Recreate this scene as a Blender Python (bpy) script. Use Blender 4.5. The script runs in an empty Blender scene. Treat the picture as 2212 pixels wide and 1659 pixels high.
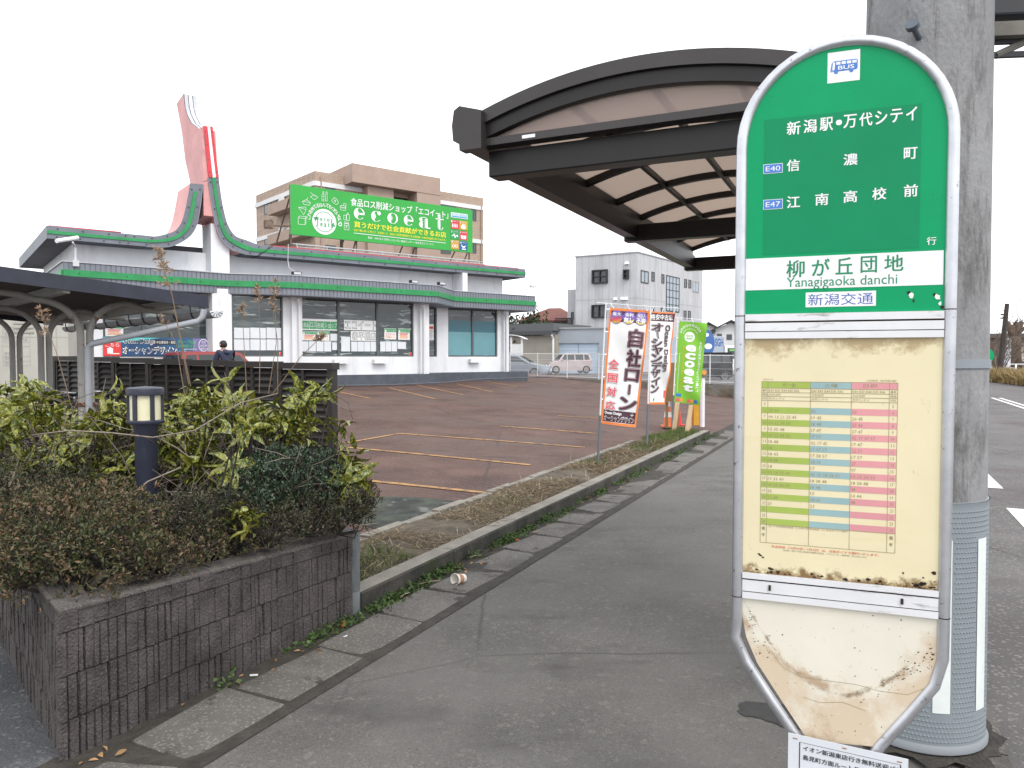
import bpy, math, random
import numpy as np
from mathutils import Vector, Matrix
random.seed(7); RNG = np.random.default_rng(7)
S = bpy.context.scene
C = S.collection
# ---------------------------------------------------------------- camera, sky, sun, exposure
F0, HC, CX, CY, PITCH = 1620.0, 1.65, 1106.0, 829.5, math.radians(2.03)
cam_d = bpy.data.cameras.new('camera'); cam = bpy.data.objects.new('camera', cam_d); C.objects.link(cam)
cam.location = (0, 0, HC); cam.rotation_euler = (math.pi/2-PITCH, 0, 0)
cam_d.sensor_width = 36; cam_d.lens = 36*F0/2212; cam_d.clip_start = .05; cam_d.clip_end = 3000
S.camera = cam
SUN_EL, SUN_AZ = math.radians(52), math.radians(150)      # azimuth clockwise from +Y
W = bpy.data.worlds.new('World'); S.world = W; W.use_nodes = True
nt = W.node_tree; bg = nt.nodes['Background']
sky = nt.nodes.new('ShaderNodeTexSky'); sky.sky_type = 'NISHITA'; sky.sun_disc = False
sky.sun_elevation = SUN_EL; sky.sun_rotation = SUN_AZ; sky.air_density = 1.0; sky.dust_density = 1.0; sky.ozone_density = 1.0
hsv = nt.nodes.new('ShaderNodeHueSaturation'); hsv.inputs['Saturation'].default_value = .22
nt.links.new(sky.outputs[0], hsv.inputs['Color']); cloud = nt.nodes.new('ShaderNodeMix'); cloud.data_type = 'RGBA'; cloud.inputs[0].default_value = .72     # an even white overcast over the clear sky
cloud.inputs[7].default_value = (7.6, 7.75, 8.0, 1); nt.links.new(hsv.outputs[0], cloud.inputs[6]); nt.links.new(cloud.outputs[2], bg.inputs[0])
bg.inputs[1].default_value = .15
sl = bpy.data.lights.new('sun', 'SUN'); sun = bpy.data.objects.new('sun', sl); C.objects.link(sun)
sl.energy = 1.0; sl.angle = math.radians(25); sl.color = (1, .96, .9)
sun.rotation_euler = (math.pi/2-SUN_EL, 0, math.pi-SUN_AZ)
S.view_settings.view_transform = 'Standard'; S.view_settings.look = 'None'
S.view_settings.exposure = .8; S.view_settings.gamma = 1
S.cycles.max_bounces = 6; S.cycles.transparent_max_bounces = 16
# ---------------------------------------------------------------- places: road frame, camera rays, building frame
AL = math.radians(25.307); RD = (math.sin(AL), math.cos(AL)); RN = (RD[1], -RD[0])
def RS(o, s, z=0.0): return Vector((o*RN[0]+s*RD[0], o*RN[1]+s*RD[1], z))
def ray(x, y):
    a = (x-CX)/F0; b = -(y-CY)/F0
    return Vector((a, math.cos(PITCH)+b*math.sin(PITCH), b*math.cos(PITCH)-math.sin(PITCH)))
def gz(x, y, z=0.0):
    r = ray(x, y); t = (z-HC)/r.z; return Vector((r.x*t, r.y*t, z))
def at(x, y, Y):
    r = ray(x, y); t = Y/r.y; return Vector((r.x*t, Y, HC+r.z*t))
def rs(p): return (p[0]*RN[0]+p[1]*RN[1], p[0]*RD[0]+p[1]*RD[1])
class Plane:
    """a vertical plane frame: origin o, horizontal unit u, up z, normal n towards the viewer; px() turns a photo point into (a, b)"""
    def __init__(s, o, u):
        s.o = Vector((o[0], o[1], 0)); s.u = Vector((u[0], u[1], 0)).normalized(); s.n = Vector((s.u.y, -s.u.x, 0))
    def __call__(s, a, b, off=0.0): return s.o+s.u*a+Vector((0, 0, b))+s.n*off
    def px(s, x, y, off=0.0):
        r = ray(x, y); t = (s.o+s.n*off-Vector((0, 0, 0))).dot(s.n)/(r.dot(s.n))
        p = r*t; return ((p-s.o).dot(s.u), HC+p.z)
# ---------------------------------------------------------------- materials
MATS = {}
def mat(name, col, rough=.6, var=.0, scale=8.0, bump=.0, metal=0.0, spec=.5, detail=6.0, col2=None, bscale=None, island=0.0, stretch=None, alpha=1.0, coat=0.0):
    m = bpy.data.materials.new(name); m.use_nodes = True; n = m.node_tree; b = n.nodes['Principled BSDF']; L = n.links.new
    b.inputs['Roughness'].default_value = rough; b.inputs['Metallic'].default_value = metal
    b.inputs['Specular IOR Level'].default_value = spec; b.inputs['Base Color'].default_value = (*col, 1)
    if coat: b.inputs['Coat Weight'].default_value = coat
    if alpha < 1: b.inputs['Alpha'].default_value = alpha
    tc = n.nodes.new('ShaderNodeTexCoord'); src = tc.outputs['Object']
    if stretch:
        mp = n.nodes.new('ShaderNodeMapping'); mp.inputs['Scale'].default_value = stretch; L(src, mp.inputs[0]); src = mp.outputs[0]
    last = None
    if var or col2:
        t = n.nodes.new('ShaderNodeTexNoise'); t.inputs['Scale'].default_value = scale; t.inputs['Detail'].default_value = detail; t.inputs['Roughness'].default_value = .65
        L(src, t.inputs['Vector']); r = n.nodes.new('ShaderNodeValToRGB'); L(t.outputs[0], r.inputs[0])
        c2 = col2 or tuple(min(1, c*(1+var)) for c in col); c1 = col if col2 else tuple(c*(1-var) for c in col)
        r.color_ramp.elements[0].color = (*c1, 1); r.color_ramp.elements[1].color = (*c2, 1)
        r.color_ramp.elements[0].position = .36; r.color_ramp.elements[1].position = .66
        last = r.outputs[0]
    if island:
        g = n.nodes.new('ShaderNodeNewGeometry'); h = n.nodes.new('ShaderNodeHueSaturation')
        mr = n.nodes.new('ShaderNodeMapRange'); mr.inputs[3].default_value = 1-island; mr.inputs[4].default_value = 1+island
        L(g.outputs['Random Per Island'], mr.inputs[0]); L(mr.outputs[0], h.inputs['Value'])
        if last: L(last, h.inputs['Color'])
        else: h.inputs['Color'].default_value = (*col, 1)
        last = h.outputs[0]
    if last: L(last, b.inputs['Base Color'])
    if bump:
        t2 = n.nodes.new('ShaderNodeTexNoise'); t2.inputs['Scale'].default_value = bscale or scale*4; t2.inputs['Detail'].default_value = 5
        L(src, t2.inputs['Vector']); bp = n.nodes.new('ShaderNodeBump'); bp.inputs['Strength'].default_value = bump; bp.inputs['Distance'].default_value = .02
        L(t2.outputs[0], bp.inputs['Height']); L(bp.outputs[0], b.inputs['Normal'])
    MATS[name] = m; return m
def nodes(m): return m.node_tree.nodes, m.node_tree.links.new, m.node_tree.nodes['Principled BSDF']
def mixc(m, facsock, col, before=True):
    """mix a colour over the material's base colour with a factor socket"""
    N, L, b = nodes(m); mx = N.new('ShaderNodeMix'); mx.data_type = 'RGBA'
    bc = b.inputs['Base Color']
    if bc.is_linked: L(bc.links[0].from_socket, mx.inputs[6])
    else: mx.inputs[6].default_value = bc.default_value
    mx.inputs[7].default_value = (*col, 1); L(facsock, mx.inputs[0]); L(mx.outputs[2], bc)
def noisefac(m, scale, lo, hi, detail=6, rough=.65, stretch=None, off=(0, 0, 0)):
    N, L, b = nodes(m); tc = N.new('ShaderNodeTexCoord'); mp = N.new('ShaderNodeMapping'); mp.inputs['Location'].default_value = off
    if stretch: mp.inputs['Scale'].default_value = stretch
    t = N.new('ShaderNodeTexNoise'); t.inputs['Scale'].default_value = scale; t.inputs['Detail'].default_value = detail; t.inputs['Roughness'].default_value = rough
    mr = N.new('ShaderNodeMapRange'); mr.inputs[1].default_value = lo; mr.inputs[2].default_value = hi
    L(tc.outputs['Object'], mp.inputs[0]); L(mp.outputs[0], t.inputs['Vector']); L(t.outputs[0], mr.inputs[0]); return mr.outputs[0]
def specks(m, scale, th, col, soft=.02, amount=.5):
    N, L, b = nodes(m); tc = N.new('ShaderNodeTexCoord'); v = N.new('ShaderNodeTexVoronoi'); v.inputs['Scale'].default_value = scale
    L(tc.outputs['Object'], v.inputs['Vector'])
    sp = N.new('ShaderNodeSeparateColor'); L(v.outputs['Color'], sp.inputs[0])
    mr = N.new('ShaderNodeMapRange'); mr.inputs[1].default_value = th; mr.inputs[2].default_value = th+soft; mr.inputs[4].default_value = amount
    L(sp.outputs[0], mr.inputs[0]); mixc(m, mr.outputs[0], col)
def cracks(m, scale, width, col, amount=.8, warp=.6):
    N, L, b = nodes(m); tc = N.new('ShaderNodeTexCoord'); t = N.new('ShaderNodeTexNoise'); t.inputs['Scale'].default_value = scale*1.5; t.inputs['Detail'].default_value = 8
    L(tc.outputs['Object'], t.inputs['Vector'])
    mx = N.new('ShaderNodeMix'); mx.data_type = 'VECTOR'; mx.inputs[0].default_value = warp*.3; L(tc.outputs['Object'], mx.inputs[4]); L(t.outputs['Color'], mx.inputs[5])
    v = N.new('ShaderNodeTexVoronoi'); v.feature = 'DISTANCE_TO_EDGE'; v.inputs['Scale'].default_value = scale; L(mx.outputs[1], v.inputs['Vector'])
    mr = N.new('ShaderNodeMapRange'); mr.inputs[1].default_value = 0; mr.inputs[2].default_value = width; mr.inputs[3].default_value = amount; mr.inputs[4].default_value = 0
    L(v.outputs['Distance'], mr.inputs[0])
    nf = noisefac(m, .35, .42, .55, 3); mm = N.new('ShaderNodeMath'); mm.operation = 'MULTIPLY'; L(mr.outputs[0], mm.inputs[0]); L(nf, mm.inputs[1])
    mixc(m, mm.outputs[0], col)
# ---------------------------------------------------------------- mesh building
ORG = {}
class MB:
    def __init__(s): s.v = []; s.f = []; s.m = []
    def add(s, vs, fs, mi=0):
        o = len(s.v); s.v += [tuple(p) for p in vs]; s.f += [tuple(i+o for i in f) for f in fs]; s.m += [mi]*len(fs); return s
    def poly(s, pts, mi=0): return s.add(pts, [tuple(range(len(pts)))], mi)
    def hexa(s, p, mi=0):   # 8 points: bottom ring 0-3, top ring 4-7
        return s.add(p, [(3, 2, 1, 0), (4, 5, 6, 7), (0, 1, 5, 4), (1, 2, 6, 5), (2, 3, 7, 6), (3, 0, 4, 7)], mi)
    def box(s, o, a, b, c, mi=0):   # corner + three edge vectors
        o, a, b, c = map(Vector, (o, a, b, c)); return s.hexa([o, o+a, o+a+b, o+b, o+c, o+a+c, o+a+b+c, o+b+c], mi)
    def cbox(s, c, sx, sy, sz, ux=(1, 0, 0), mi=0, uz=(0, 0, 1)):   # centred box
        ux = Vector(ux).normalized(); uz = Vector(uz).normalized(); uy = uz.cross(ux).normalized(); c = Vector(c)
        return s.box(c-ux*sx/2-uy*sy/2-uz*sz/2, ux*sx, uy*sy, uz*sz, mi)
    def pbox(s, P, a0, a1, b0, b1, o0, o1, mi=0):   # box on a Plane frame between offsets o0 (back) and o1 (front)
        return s.hexa([P(a0, b0, o1), P(a1, b0, o1), P(a1, b0, o0), P(a0, b0, o0), P(a0, b1, o1), P(a1, b1, o1), P(a1, b1, o0), P(a0, b1, o0)], mi)
    def prism(s, pts, vec, mi=0, mside=None):
        n = len(pts); vec = Vector(vec); pts = [Vector(p) for p in pts]
        s.add(pts+[p+vec for p in pts], [tuple(range(n-1, -1, -1)), tuple(range(n, 2*n))], mi)
        o = len(s.v)-2*n
        for i in range(n): s.f.append((o+i, o+(i+1) % n, o+n+(i+1) % n, o+n+i)); s.m.append(mi if mside is None else mside)
        return s
    def tube(s, path, r, n=8, mi=0, caps=True, closed=False):
        path = [Vector(p) for p in path]; k = len(path); rr = r if isinstance(r, (list, tuple)) else [r]*k
        o = len(s.v); prev = None
        for i, p in enumerate(path):
            if closed: t = (path[(i+1) % k]-path[i-1])
            else: t = path[min(i+1, k-1)]-path[max(i-1, 0)]
            t = t.normalized() if t.length > 1e-9 else Vector((0, 0, 1))
            if prev is None:
                a = t.cross(Vector((0, 0, 1))); a = a if a.length > .05 else t.cross(Vector((1, 0, 0)))
            else: a = prev-t*prev.dot(t)
            a.normalize(); prev = a; b = t.cross(a)
            for j in range(n):
                w = 2*math.pi*j/n; s.v.append(tuple(p+(a*math.cos(w)+b*math.sin(w))*rr[i]))
        for i in range(k if closed else k-1):
            i2 = (i+1) % k
            for j in range(n): s.f.append((o+i*n+j, o+i*n+(j+1) % n, o+i2*n+(j+1) % n, o+i2*n+j)); s.m.append(mi)
        if caps and not closed:
            s.f.append(tuple(o+j for j in range(n-1, -1, -1))); s.f.append(tuple(o+(k-1)*n+j for j in range(n))); s.m += [mi, mi]
        return s
    def lathe(s, c, prof, n=24, mi=0, caps=True):   # prof: (radius, z)
        return s.tube_prof(c, prof, n, mi, caps)
    def tube_prof(s, c, prof, n, mi, caps):
        o = len(s.v); c = Vector(c)
        for r, z in prof:
            for j in range(n): w = 2*math.pi*j/n; s.v.append((c.x+r*math.cos(w), c.y+r*math.sin(w), c.z+z))
        for i in range(len(prof)-1):
            for j in range(n): s.f.append((o+i*n+j, o+i*n+(j+1) % n, o+(i+1)*n+(j+1) % n, o+(i+1)*n+j)); s.m.append(mi)
        if caps:
            s.f.append(tuple(o+j for j in range(n-1, -1, -1))); e = o+(len(prof)-1)*n; s.f.append(tuple(e+j for j in range(n))); s.m += [mi, mi]
        return s
    def grid(s, fn, nu, nv, mi=0):
        o = len(s.v)
        for j in range(nv+1):
            for i in range(nu+1): s.v.append(tuple(fn(i/nu, j/nv)))
        for j in range(nv):
            for i in range(nu):
                a = o+j*(nu+1)+i; s.f.append((a, a+1, a+nu+2, a+nu+1)); s.m.append(mi)
        return s
    def build(s, name, mats, parent=None, smooth=False, angle=None, bevel=0):
        me = bpy.data.meshes.new(name); org = ORG.get(parent.name, Vector((0, 0, 0))) if parent else Vector((0, 0, 0))
        me.from_pydata([(p[0]-org.x, p[1]-org.y, p[2]-org.z) for p in s.v], [], s.f)
        for m in (mats if isinstance(mats, (list, tuple)) else [mats]): me.materials.append(m if not isinstance(m, str) else MATS[m])
        me.polygons.foreach_set('material_index', s.m)
        if smooth: me.polygons.foreach_set('use_smooth', [True]*len(s.f))
        me.update()
        if smooth and angle: me.set_sharp_from_angle(angle=math.radians(angle))
        o = bpy.data.objects.new(name, me); C.objects.link(o)
        if parent: o.parent = parent; ORG[o.name] = org
        if bevel:
            md = o.modifiers.new('bevel', 'BEVEL'); md.width = bevel; md.segments = 2; md.limit_method = 'ANGLE'; md.angle_limit = math.radians(50)
        return o
def tag(o, label=None, cat=None, group=None, kind=None):
    if label: o['label'] = label
    if cat: o['category'] = cat
    if group: o['group'] = group
    if kind: o['kind'] = kind
    return o
def thing(name, loc, label, cat, group=None):
    o = bpy.data.objects.new(name, None); C.objects.link(o); o.location = loc; o.empty_display_size = .2
    ORG[o.name] = Vector(loc); return tag(o, label, cat, group)
def struct(o): o['kind'] = 'structure'; return o
# ---------------------------------------------------------------- lettering (flat glyph faces from the built-in font)
TX = {}
def glyphs(s, bold=0.0, sp=1.0, res=3):
    k = (s, bold, sp, res)
    if k not in TX:
        c = bpy.data.curves.new('lettering', 'FONT'); c.body = s; c.size = 1; c.offset = bold; c.resolution_u = res; c.fill_mode = 'FRONT'; c.space_character = sp
        o = bpy.data.objects.new('lettering', c); m = o.to_mesh()
        vs = [(v.co.x, v.co.y) for v in m.vertices]; fs = [tuple(p.vertices) for p in m.polygons]
        o.to_mesh_clear(); bpy.data.objects.remove(o); bpy.data.curves.remove(c); TX[k] = (vs, fs)
    return TX[k]
def put(mb, s, M, a0, b0, a1, b1, off, mi=0, bold=0.0, rot=0, sp=1.0, keep=False, res=3, fat=None):
    """letters fitted into the box a0..a1, b0..b1 of the surface M(a, b, off); bold thickens the strokes; keep keeps the letters' own proportions; rot turns by quarter turns"""
    vs, fs = glyphs(s, 0.0, sp, res)
    if not vs: return
    if rot: vs = [(y, -x) if rot == -1 else (-y, x) for x, y in vs]
    x0 = min(v[0] for v in vs); x1 = max(v[0] for v in vs); y0 = min(v[1] for v in vs); y1 = max(v[1] for v in vs)
    sx = (a1-a0)/max(x1-x0, 1e-6); sy = (b1-b0)/max(y1-y0, 1e-6)
    if keep: sx = sy = min(abs(sx), abs(sy))
    cx = (a0+a1)/2; cy = (b0+b1)/2; xm = (x0+x1)/2; ym = (y0+y1)/2; w = max(bold, 0)
    ring = [(0, 0)] if w <= 0 else [(w*math.cos(t), w*math.sin(t)) for t in [math.pi*(2*i+1)/8 for i in range(8)]] if w > .03 else [(w, w*.6), (-w, w*.6), (-w, -w*.6), (w, -w*.6)]
    for k, (dx, dy) in enumerate(ring): mb.add([M(cx+(x-xm+dx)*sx, cy+(y-ym+dy)*sy, off+k*(fat or 4e-5)) for x, y in vs], fs, mi)
def disc(mb, M, a, b, ra, rb, off, mi, n=24, t0=0, t1=2*math.pi, inner=0.0):
    if inner:
        k = n; o = []
        for i in range(k+1): w = t0+(t1-t0)*i/k; o += [M(a+ra*math.cos(w), b+rb*math.sin(w), off), M(a+ra*inner*math.cos(w), b+rb*inner*math.sin(w), off)]
        mb.add(o, [(2*i, 2*i+2, 2*i+3, 2*i+1) for i in range(k)], mi)
    else: mb.poly([M(a+ra*math.cos(2*math.pi*i/n), b+rb*math.sin(2*math.pi*i/n), off) for i in range(n)], mi)
def rect(mb, M, a0, b0, a1, b1, off, mi): mb.poly([M(a0, b0, off), M(a1, b0, off), M(a1, b1, off), M(a0, b1, off)], mi)
def line(mb, M, pts, w, off, mi):
    for (a, b), (c, d) in zip(pts[:-1], pts[1:]):
        l = math.hypot(c-a, d-b) or 1e-9; px, py = -(d-b)/l*w/2, (c-a)/l*w/2
        mb.poly([M(a+px, b+py, off), M(a-px, b-py, off), M(c-px, d-py, off), M(c+px, d+py, off)], mi)
# ---------------------------------------------------------------- foliage arrays
def leaves(name, P, D, N, size, width, m, parent=None, kind='diamond', droop=.15, fold=.12):
    P, D, N = map(np.asarray, (P, D, N)); n = len(P); size = np.broadcast_to(np.asarray(size, float), (n,))[:, None]
    D = D/np.linalg.norm(D, axis=1, keepdims=True); Sd = np.cross(D, N); Sd /= np.linalg.norm(Sd, axis=1, keepdims=True)+1e-9; U = np.cross(Sd, D)
    if kind == 'diamond': T = [(0, 0, 0), (.5, -.5, fold), (1, 0, -droop), (.5, .5, fold)]; Fc = [(0, 1, 2), (0, 2, 3)]
    elif kind == 'blade': T = [(0, -.5, 0), (0, .5, 0), (.6, .35, .05), (.6, -.35, .05), (1, 0, -droop)]; Fc = [(0, 1, 2, 3), (3, 2, 4)]
    else: T = [(0, 0, 0), (.18, -.26, .05), (.45, -.5, .07), (.75, -.34, .0), (1, 0, -droop), (.75, .34, .0), (.45, .5, .07), (.18, .26, .05), (.45, 0, -.02), (.75, 0, -.07)]; Fc = [(0, 1, 8), (1, 2, 8), (2, 3, 9, 8), (3, 4, 9), (0, 8, 7), (7, 8, 6), (6, 8, 9, 5), (5, 9, 4)]
    V = np.stack([P+D*size*a+Sd*size*width*b+U*size*c for a, b, c in T], 1).reshape(-1, 3); k = len(T)
    org = ORG.get(parent.name, Vector((0, 0, 0))) if parent else Vector((0, 0, 0)); V = V-np.array(org)
    me = bpy.data.meshes.new(name); loops = sum(len(f) for f in Fc); nf = len(Fc)
    me.vertices.add(n*k); me.vertices.foreach_set('co', V.ravel().astype(np.float32))
    base = (np.arange(n)*k)[:, None]; li = (base+np.array([i for f in Fc for i in f])[None]).ravel()
    me.loops.add(n*loops); me.loops.foreach_set('vertex_index', li.astype(np.int32))
    st = np.cumsum([0]+[len(f) for f in Fc[:-1]]); ls = ((np.arange(n)*loops)[:, None]+st[None]).ravel()
    me.polygons.add(n*nf); me.polygons.foreach_set('loop_start', ls.astype(np.int32))
    me.update(calc_edges=True); me.validate(); me.materials.append(MATS[m])
    o = bpy.data.objects.new(name, me); C.objects.link(o)
    if parent: o.parent = parent; ORG[o.name] = org
    return o
def rdir(n, up=.0):
    d = RNG.normal(size=(n, 3)); d[:, 2] += up; return d/np.linalg.norm(d, axis=1, keepdims=True)
# ================================================================ GROUND, LOT, PAVEMENT, ROAD
mat('far_ground', (.10, .095, .09), .9, .25, .3, .3)
m = mat('lot', (.070, .040, .034), .78, .0, .9, .35, col2=(.138, .081, .067), bscale=60, spec=.22)
mixc(m, noisefac(m, .28, .45, .62, 4), (.105, .072, .063)); mixc(m, noisefac(m, .9, .57, .70, 7, stretch=(1, 3, 1), off=(3, 0, 0)), (.055, .038, .036)); cracks(m, .22, .006, (.05, .035, .03), .8); specks(m, 55, .86, (.2, .14, .12), .05, .4)
m = mat('pavement', (.092, .087, .080), .88, .0, 1.3, .55, col2=(.135, .128, .119), bscale=110)
specks(m, 120, .86, (.23, .215, .19), .1, .42); specks(m, 37, .93, (.20, .185, .165), .04, .45); specks(m, 210, .8, (.04, .038, .034), .05, .6); mixc(m, noisefac(m, .9, .55, .72, 5, stretch=(1, 2.2, 1)), (.058, .053, .049)); mixc(m, noisefac(m, .33, .48, .66, 7, .7, off=(9, 4, 0)), (.128, .122, .114)); mixc(m, noisefac(m, 6, .64, .74, 5, .8, off=(2, 8, 0)), (.05, .046, .042)); cracks(m, .5, .006, (.03, .028, .025), .6)
m = mat('road', (.085, .08, .078), .9, .0, .8, .5, col2=(.13, .123, .12), bscale=90)
specks(m, 70, .86, (.24, .22, .21), .06, .7); mixc(m, noisefac(m, .5, .52, .7, 5), (.085, .065, .068)); cracks(m, .45, .008, (.03, .027, .025), .7)
m = mat('concrete_slab', (.095, .088, .08), .9, .0, 2.5, .5, col2=(.14, .13, .118), bscale=80)
specks(m, 120, .85, (.28, .26, .23), .05, .5); mixc(m, noisefac(m, 1.6, .52, .68), (.06, .054, .046)); mixc(m, noisefac(m, 3.1, .58, .64, 8, .7, off=(7, 1, 0)), (.036, .032, .026))
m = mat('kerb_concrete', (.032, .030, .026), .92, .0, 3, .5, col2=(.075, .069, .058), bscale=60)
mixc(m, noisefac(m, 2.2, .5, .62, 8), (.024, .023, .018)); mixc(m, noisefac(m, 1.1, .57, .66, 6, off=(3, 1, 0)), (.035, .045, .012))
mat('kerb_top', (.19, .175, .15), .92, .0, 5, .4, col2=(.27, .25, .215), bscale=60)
mat('dirt', (.06, .048, .036), .97, .0, 5, .8, col2=(.15, .12, .085), bscale=40)
mat('joint_dirt', (.028, .0245, .02), .97, .0, 9, .8, col2=(.058, .051, .042), bscale=50)
mat('straw', (.33, .265, .18), .9, island=.45)
mat('weed', (.055, .098, .022), .8, .3, 20, island=.5)
mat('grass_dark', (.09, .12, .03), .85, island=.5)
mat('lot_line', (.44, .24, .075), .8, .0, 3, col2=(.33, .185, .07))
mixc(MATS['lot_line'], noisefac(MATS['lot_line'], 7, .47, .60, 8), (.16, .09, .06))
mat('road_line', (.72, .72, .70), .8, .0, 9, col2=(.55, .54, .52))
m = mat('wet_patch', (.022, .024, .022), .7, .0, 5, .25, col2=(.07, .078, .062), bscale=30, spec=.18)
mixc(m, noisefac(m, 3.5, .55, .62, 8), (.16, .16, .155)); mixc(m, noisefac(m, 1.4, .56, .64, 7, off=(2, 5, 0)), (.035, .035, .035))
CP = [(-3.95, 5, .05), (-3.95, 10, .05), (-3.95, 16, .05), (-4.5, 20, .03), (-4.5, 26, .0), (-5.3, 33, -.07), (-7.5, 15, .13), (-8.4, 12.5, .13), (-8, 8, .12), (-12, 8.5, .35), (-12, 16, .36), (-17, 16.5, .47),
      (-18.4, 23.2, .60), (-14.2, 31.3, .72), (-16, 36, .62), (-10, 34, .22), (-9, 24, .2), (-12, 28, .5), (-20, 14, .5), (-6, 10, .08), (-15, 20, .47)]
_A = lambda o, s: [1, o, s, o*o, o*s, s*s]
_co = np.linalg.lstsq(np.array([_A(o, s) for o, s, z in CP]), np.array([z for o, s, z in CP]), rcond=None)[0]
def zl(o, s): return float(np.dot(_co, _A(o, s)))
def LOT(o, s, dz=0.0): return RS(o, s, zl(o, s)+dz)
g = MB(); g.grid(lambda a, b: (-700+1400*a, -60+1460*b, -.16), 6, 6); struct(g.build('ground', 'far_ground'))
g = MB(); g.grid(lambda a, b: LOT(-3.9-21*a, 4.6+34*b), 66, 110); struct(g.build('parking_lot', 'lot', smooth=True))
g = MB(); g.grid(lambda a, b: RS(-3.9+1.5*a, 15.95+18.5*b, zl(-3.9, 15.95+18.5*b)*(1-a)-.004*a), 6, 30); struct(g.build('lot_apron', 'lot', smooth=True))
g = MB(); g.poly([RS(-24.9, 38.5, -.03), RS(-3, 38.5, -.03), RS(-3, 34, -.1), RS(-24.9, 34, -.1)]); g.poly([RS(-60, 34.5, .44), RS(-4, 34.5, .30), RS(-2, 80, .35), RS(-60, 110, .5)])
struct(g.build('back_street', 'road'))
# driveway beside the planter, low on the left
m = mat('driveway_asphalt', (.05, .052, .056), .92, .0, 2.2, .7, col2=(.085, .088, .094), bscale=70); mixc(m, noisefac(m, 2.2, .6, .68, 8), (.2, .2, .2)); specks(m, 80, .9, (.2, .2, .2), .05, .5)
g = MB(); g.grid(lambda a, b: RS(-2.925-9*a, .0+5*b-3*a*(1-b), .004), 8, 8); struct(g.build('driveway', 'driveway_asphalt'))
# footway, kerb strip, road
g = MB(); g.grid(lambda a, b: RS(-2.4+2.78*a, -4+64*b, .0), 4, 80); struct(g.build('footway', 'pavement'))
g = MB()
s0 = -3.0
while s0 < 50:
    g.box(RS(.38, s0+.006, -.3), RS(.17, 0), RS(0, .588), (0, 0, .318)); s0 += .6
struct(g.build('road_kerb', 'concrete_slab'))
g = MB(); g.grid(lambda a, b: RS(.55+9.5*a, -6+76*b, -.045), 8, 60)
g.poly([RS(-8, 70.1, -.04), RS(60, 40, -.05), RS(80, 200, -.04), RS(-8, 200, -.04)])
struct(g.build('road', 'road'))
g = MB()
for a, b in ((-1, 4.2), (6.4, 9.95), (11.4, 13.6), (15, 17.5), (19, 22)): g.poly([RS(1.44, a, -.040), RS(1.62, a, -.040), RS(1.62, b, -.040), RS(1.44, b, -.040)])
for o in (4.70, 4.98): g.poly([RS(o, 5, -.040), RS(o+.13, 5, -.040), RS(o+.13, 37, -.040), RS(o, 37, -.040)])
struct(g.build('road_markings', 'road_line'))
# gutter slabs with dirt joints
g = MB(); g.grid(lambda a, b: RS(-2.99+.60*a, -2+60*b, .0055), 3, 60); struct(g.build('gutter_bed', 'joint_dirt'))
g = MB(); s0 = .32; random.seed(3)
while s0 < 44:
    L_ = .60 if s0 < 30 else 2; t1, t2 = random.uniform(-.008, .022), random.uniform(-.008, .022)
    j = lambda: random.uniform(-.012, .012)
    a, b, e, d_ = [(-2.80+4*j(), s0+.017+2*j()), (-2.465+j()*.9, s0+.017+j()), (-2.47+j()*.7, s0+L_-.014+j()), (-2.80+4*j(), s0+L_-.014+2*j())]
    z = [.008+t1, .008-t1*.3, .008+t2*.4, .008+t2]
    if s0 > 1.9 and random.random() < .3: z[0] -= .02; z[3] -= .018
    P4 = [a, b, e, d_]
    inner = [(p[0]*.95+(-2.665)*.05, p[1]*.97+(s0+.3)*.03) for p in P4]
    lo = [RS(p[0], p[1], -.08) for p in P4]; mid = [RS(p[0], p[1], z[i]-.006) for i, p in enumerate(P4)]; top = [RS(p[0], p[1], z[i]) for i, p in enumerate(inner)]
    vs = lo+mid+top; fs = []
    for r0 in (0, 4):
        for i in range(4): fs.append((r0+i, r0+(i+1) % 4, r0+4+(i+1) % 4, r0+4+i))
    fs.append((8, 9, 10, 11)); g.add(vs, fs); s0 += L_
struct(g.build('gutter_slabs', 'concrete_slab'))
# concrete kerb of the verge
g = MB(); s0 = 3.93; random.seed(5)
while s0 < 15.9:
    e = min(s0+random.choice((.9, 1.2)), 15.9); n_ = 3
    for i in range(n_):
        a = s0+.003+(e-s0-.006)*i/n_; b = s0+.003+(e-s0-.006)*(i+1)/n_
        w0, w1 = -2.935, -2.925; h0 = .128
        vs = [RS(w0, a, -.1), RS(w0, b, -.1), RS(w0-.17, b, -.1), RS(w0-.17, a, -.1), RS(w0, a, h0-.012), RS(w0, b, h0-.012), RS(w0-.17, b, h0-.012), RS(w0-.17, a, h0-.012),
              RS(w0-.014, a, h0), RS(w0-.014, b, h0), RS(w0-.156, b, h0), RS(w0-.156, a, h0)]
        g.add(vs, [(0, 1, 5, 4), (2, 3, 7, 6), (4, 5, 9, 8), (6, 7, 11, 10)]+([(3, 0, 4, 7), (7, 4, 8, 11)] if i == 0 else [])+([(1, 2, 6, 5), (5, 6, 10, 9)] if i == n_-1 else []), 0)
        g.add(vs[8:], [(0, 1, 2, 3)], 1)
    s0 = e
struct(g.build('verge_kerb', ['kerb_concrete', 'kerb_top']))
def verge_z(o, s): return .085+.028*math.sin(s*2.3+o*3)*math.sin(o*4.1+s*.7)+.03*math.exp(-((o+3.45)**2)/.04)
g = MB(); g.grid(lambda a, b: RS(-3.10-.74*a, 3.9+12.05*b, verge_z(-3.10-.74*a, 3.9+12.05*b)), 12, 120); struct(g.build('verge_soil', 'dirt', smooth=True))
g = MB(); s0 = 4.7
while s0 < 13.5:
    g.box(RS(-3.98, s0, -.05), RS(.11, 0), RS(0, .59), (0, 0, .145+.01*math.sin(s0*5))); s0 += .6
struct(g.build('verge_edging', 'kerb_top'))
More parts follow.
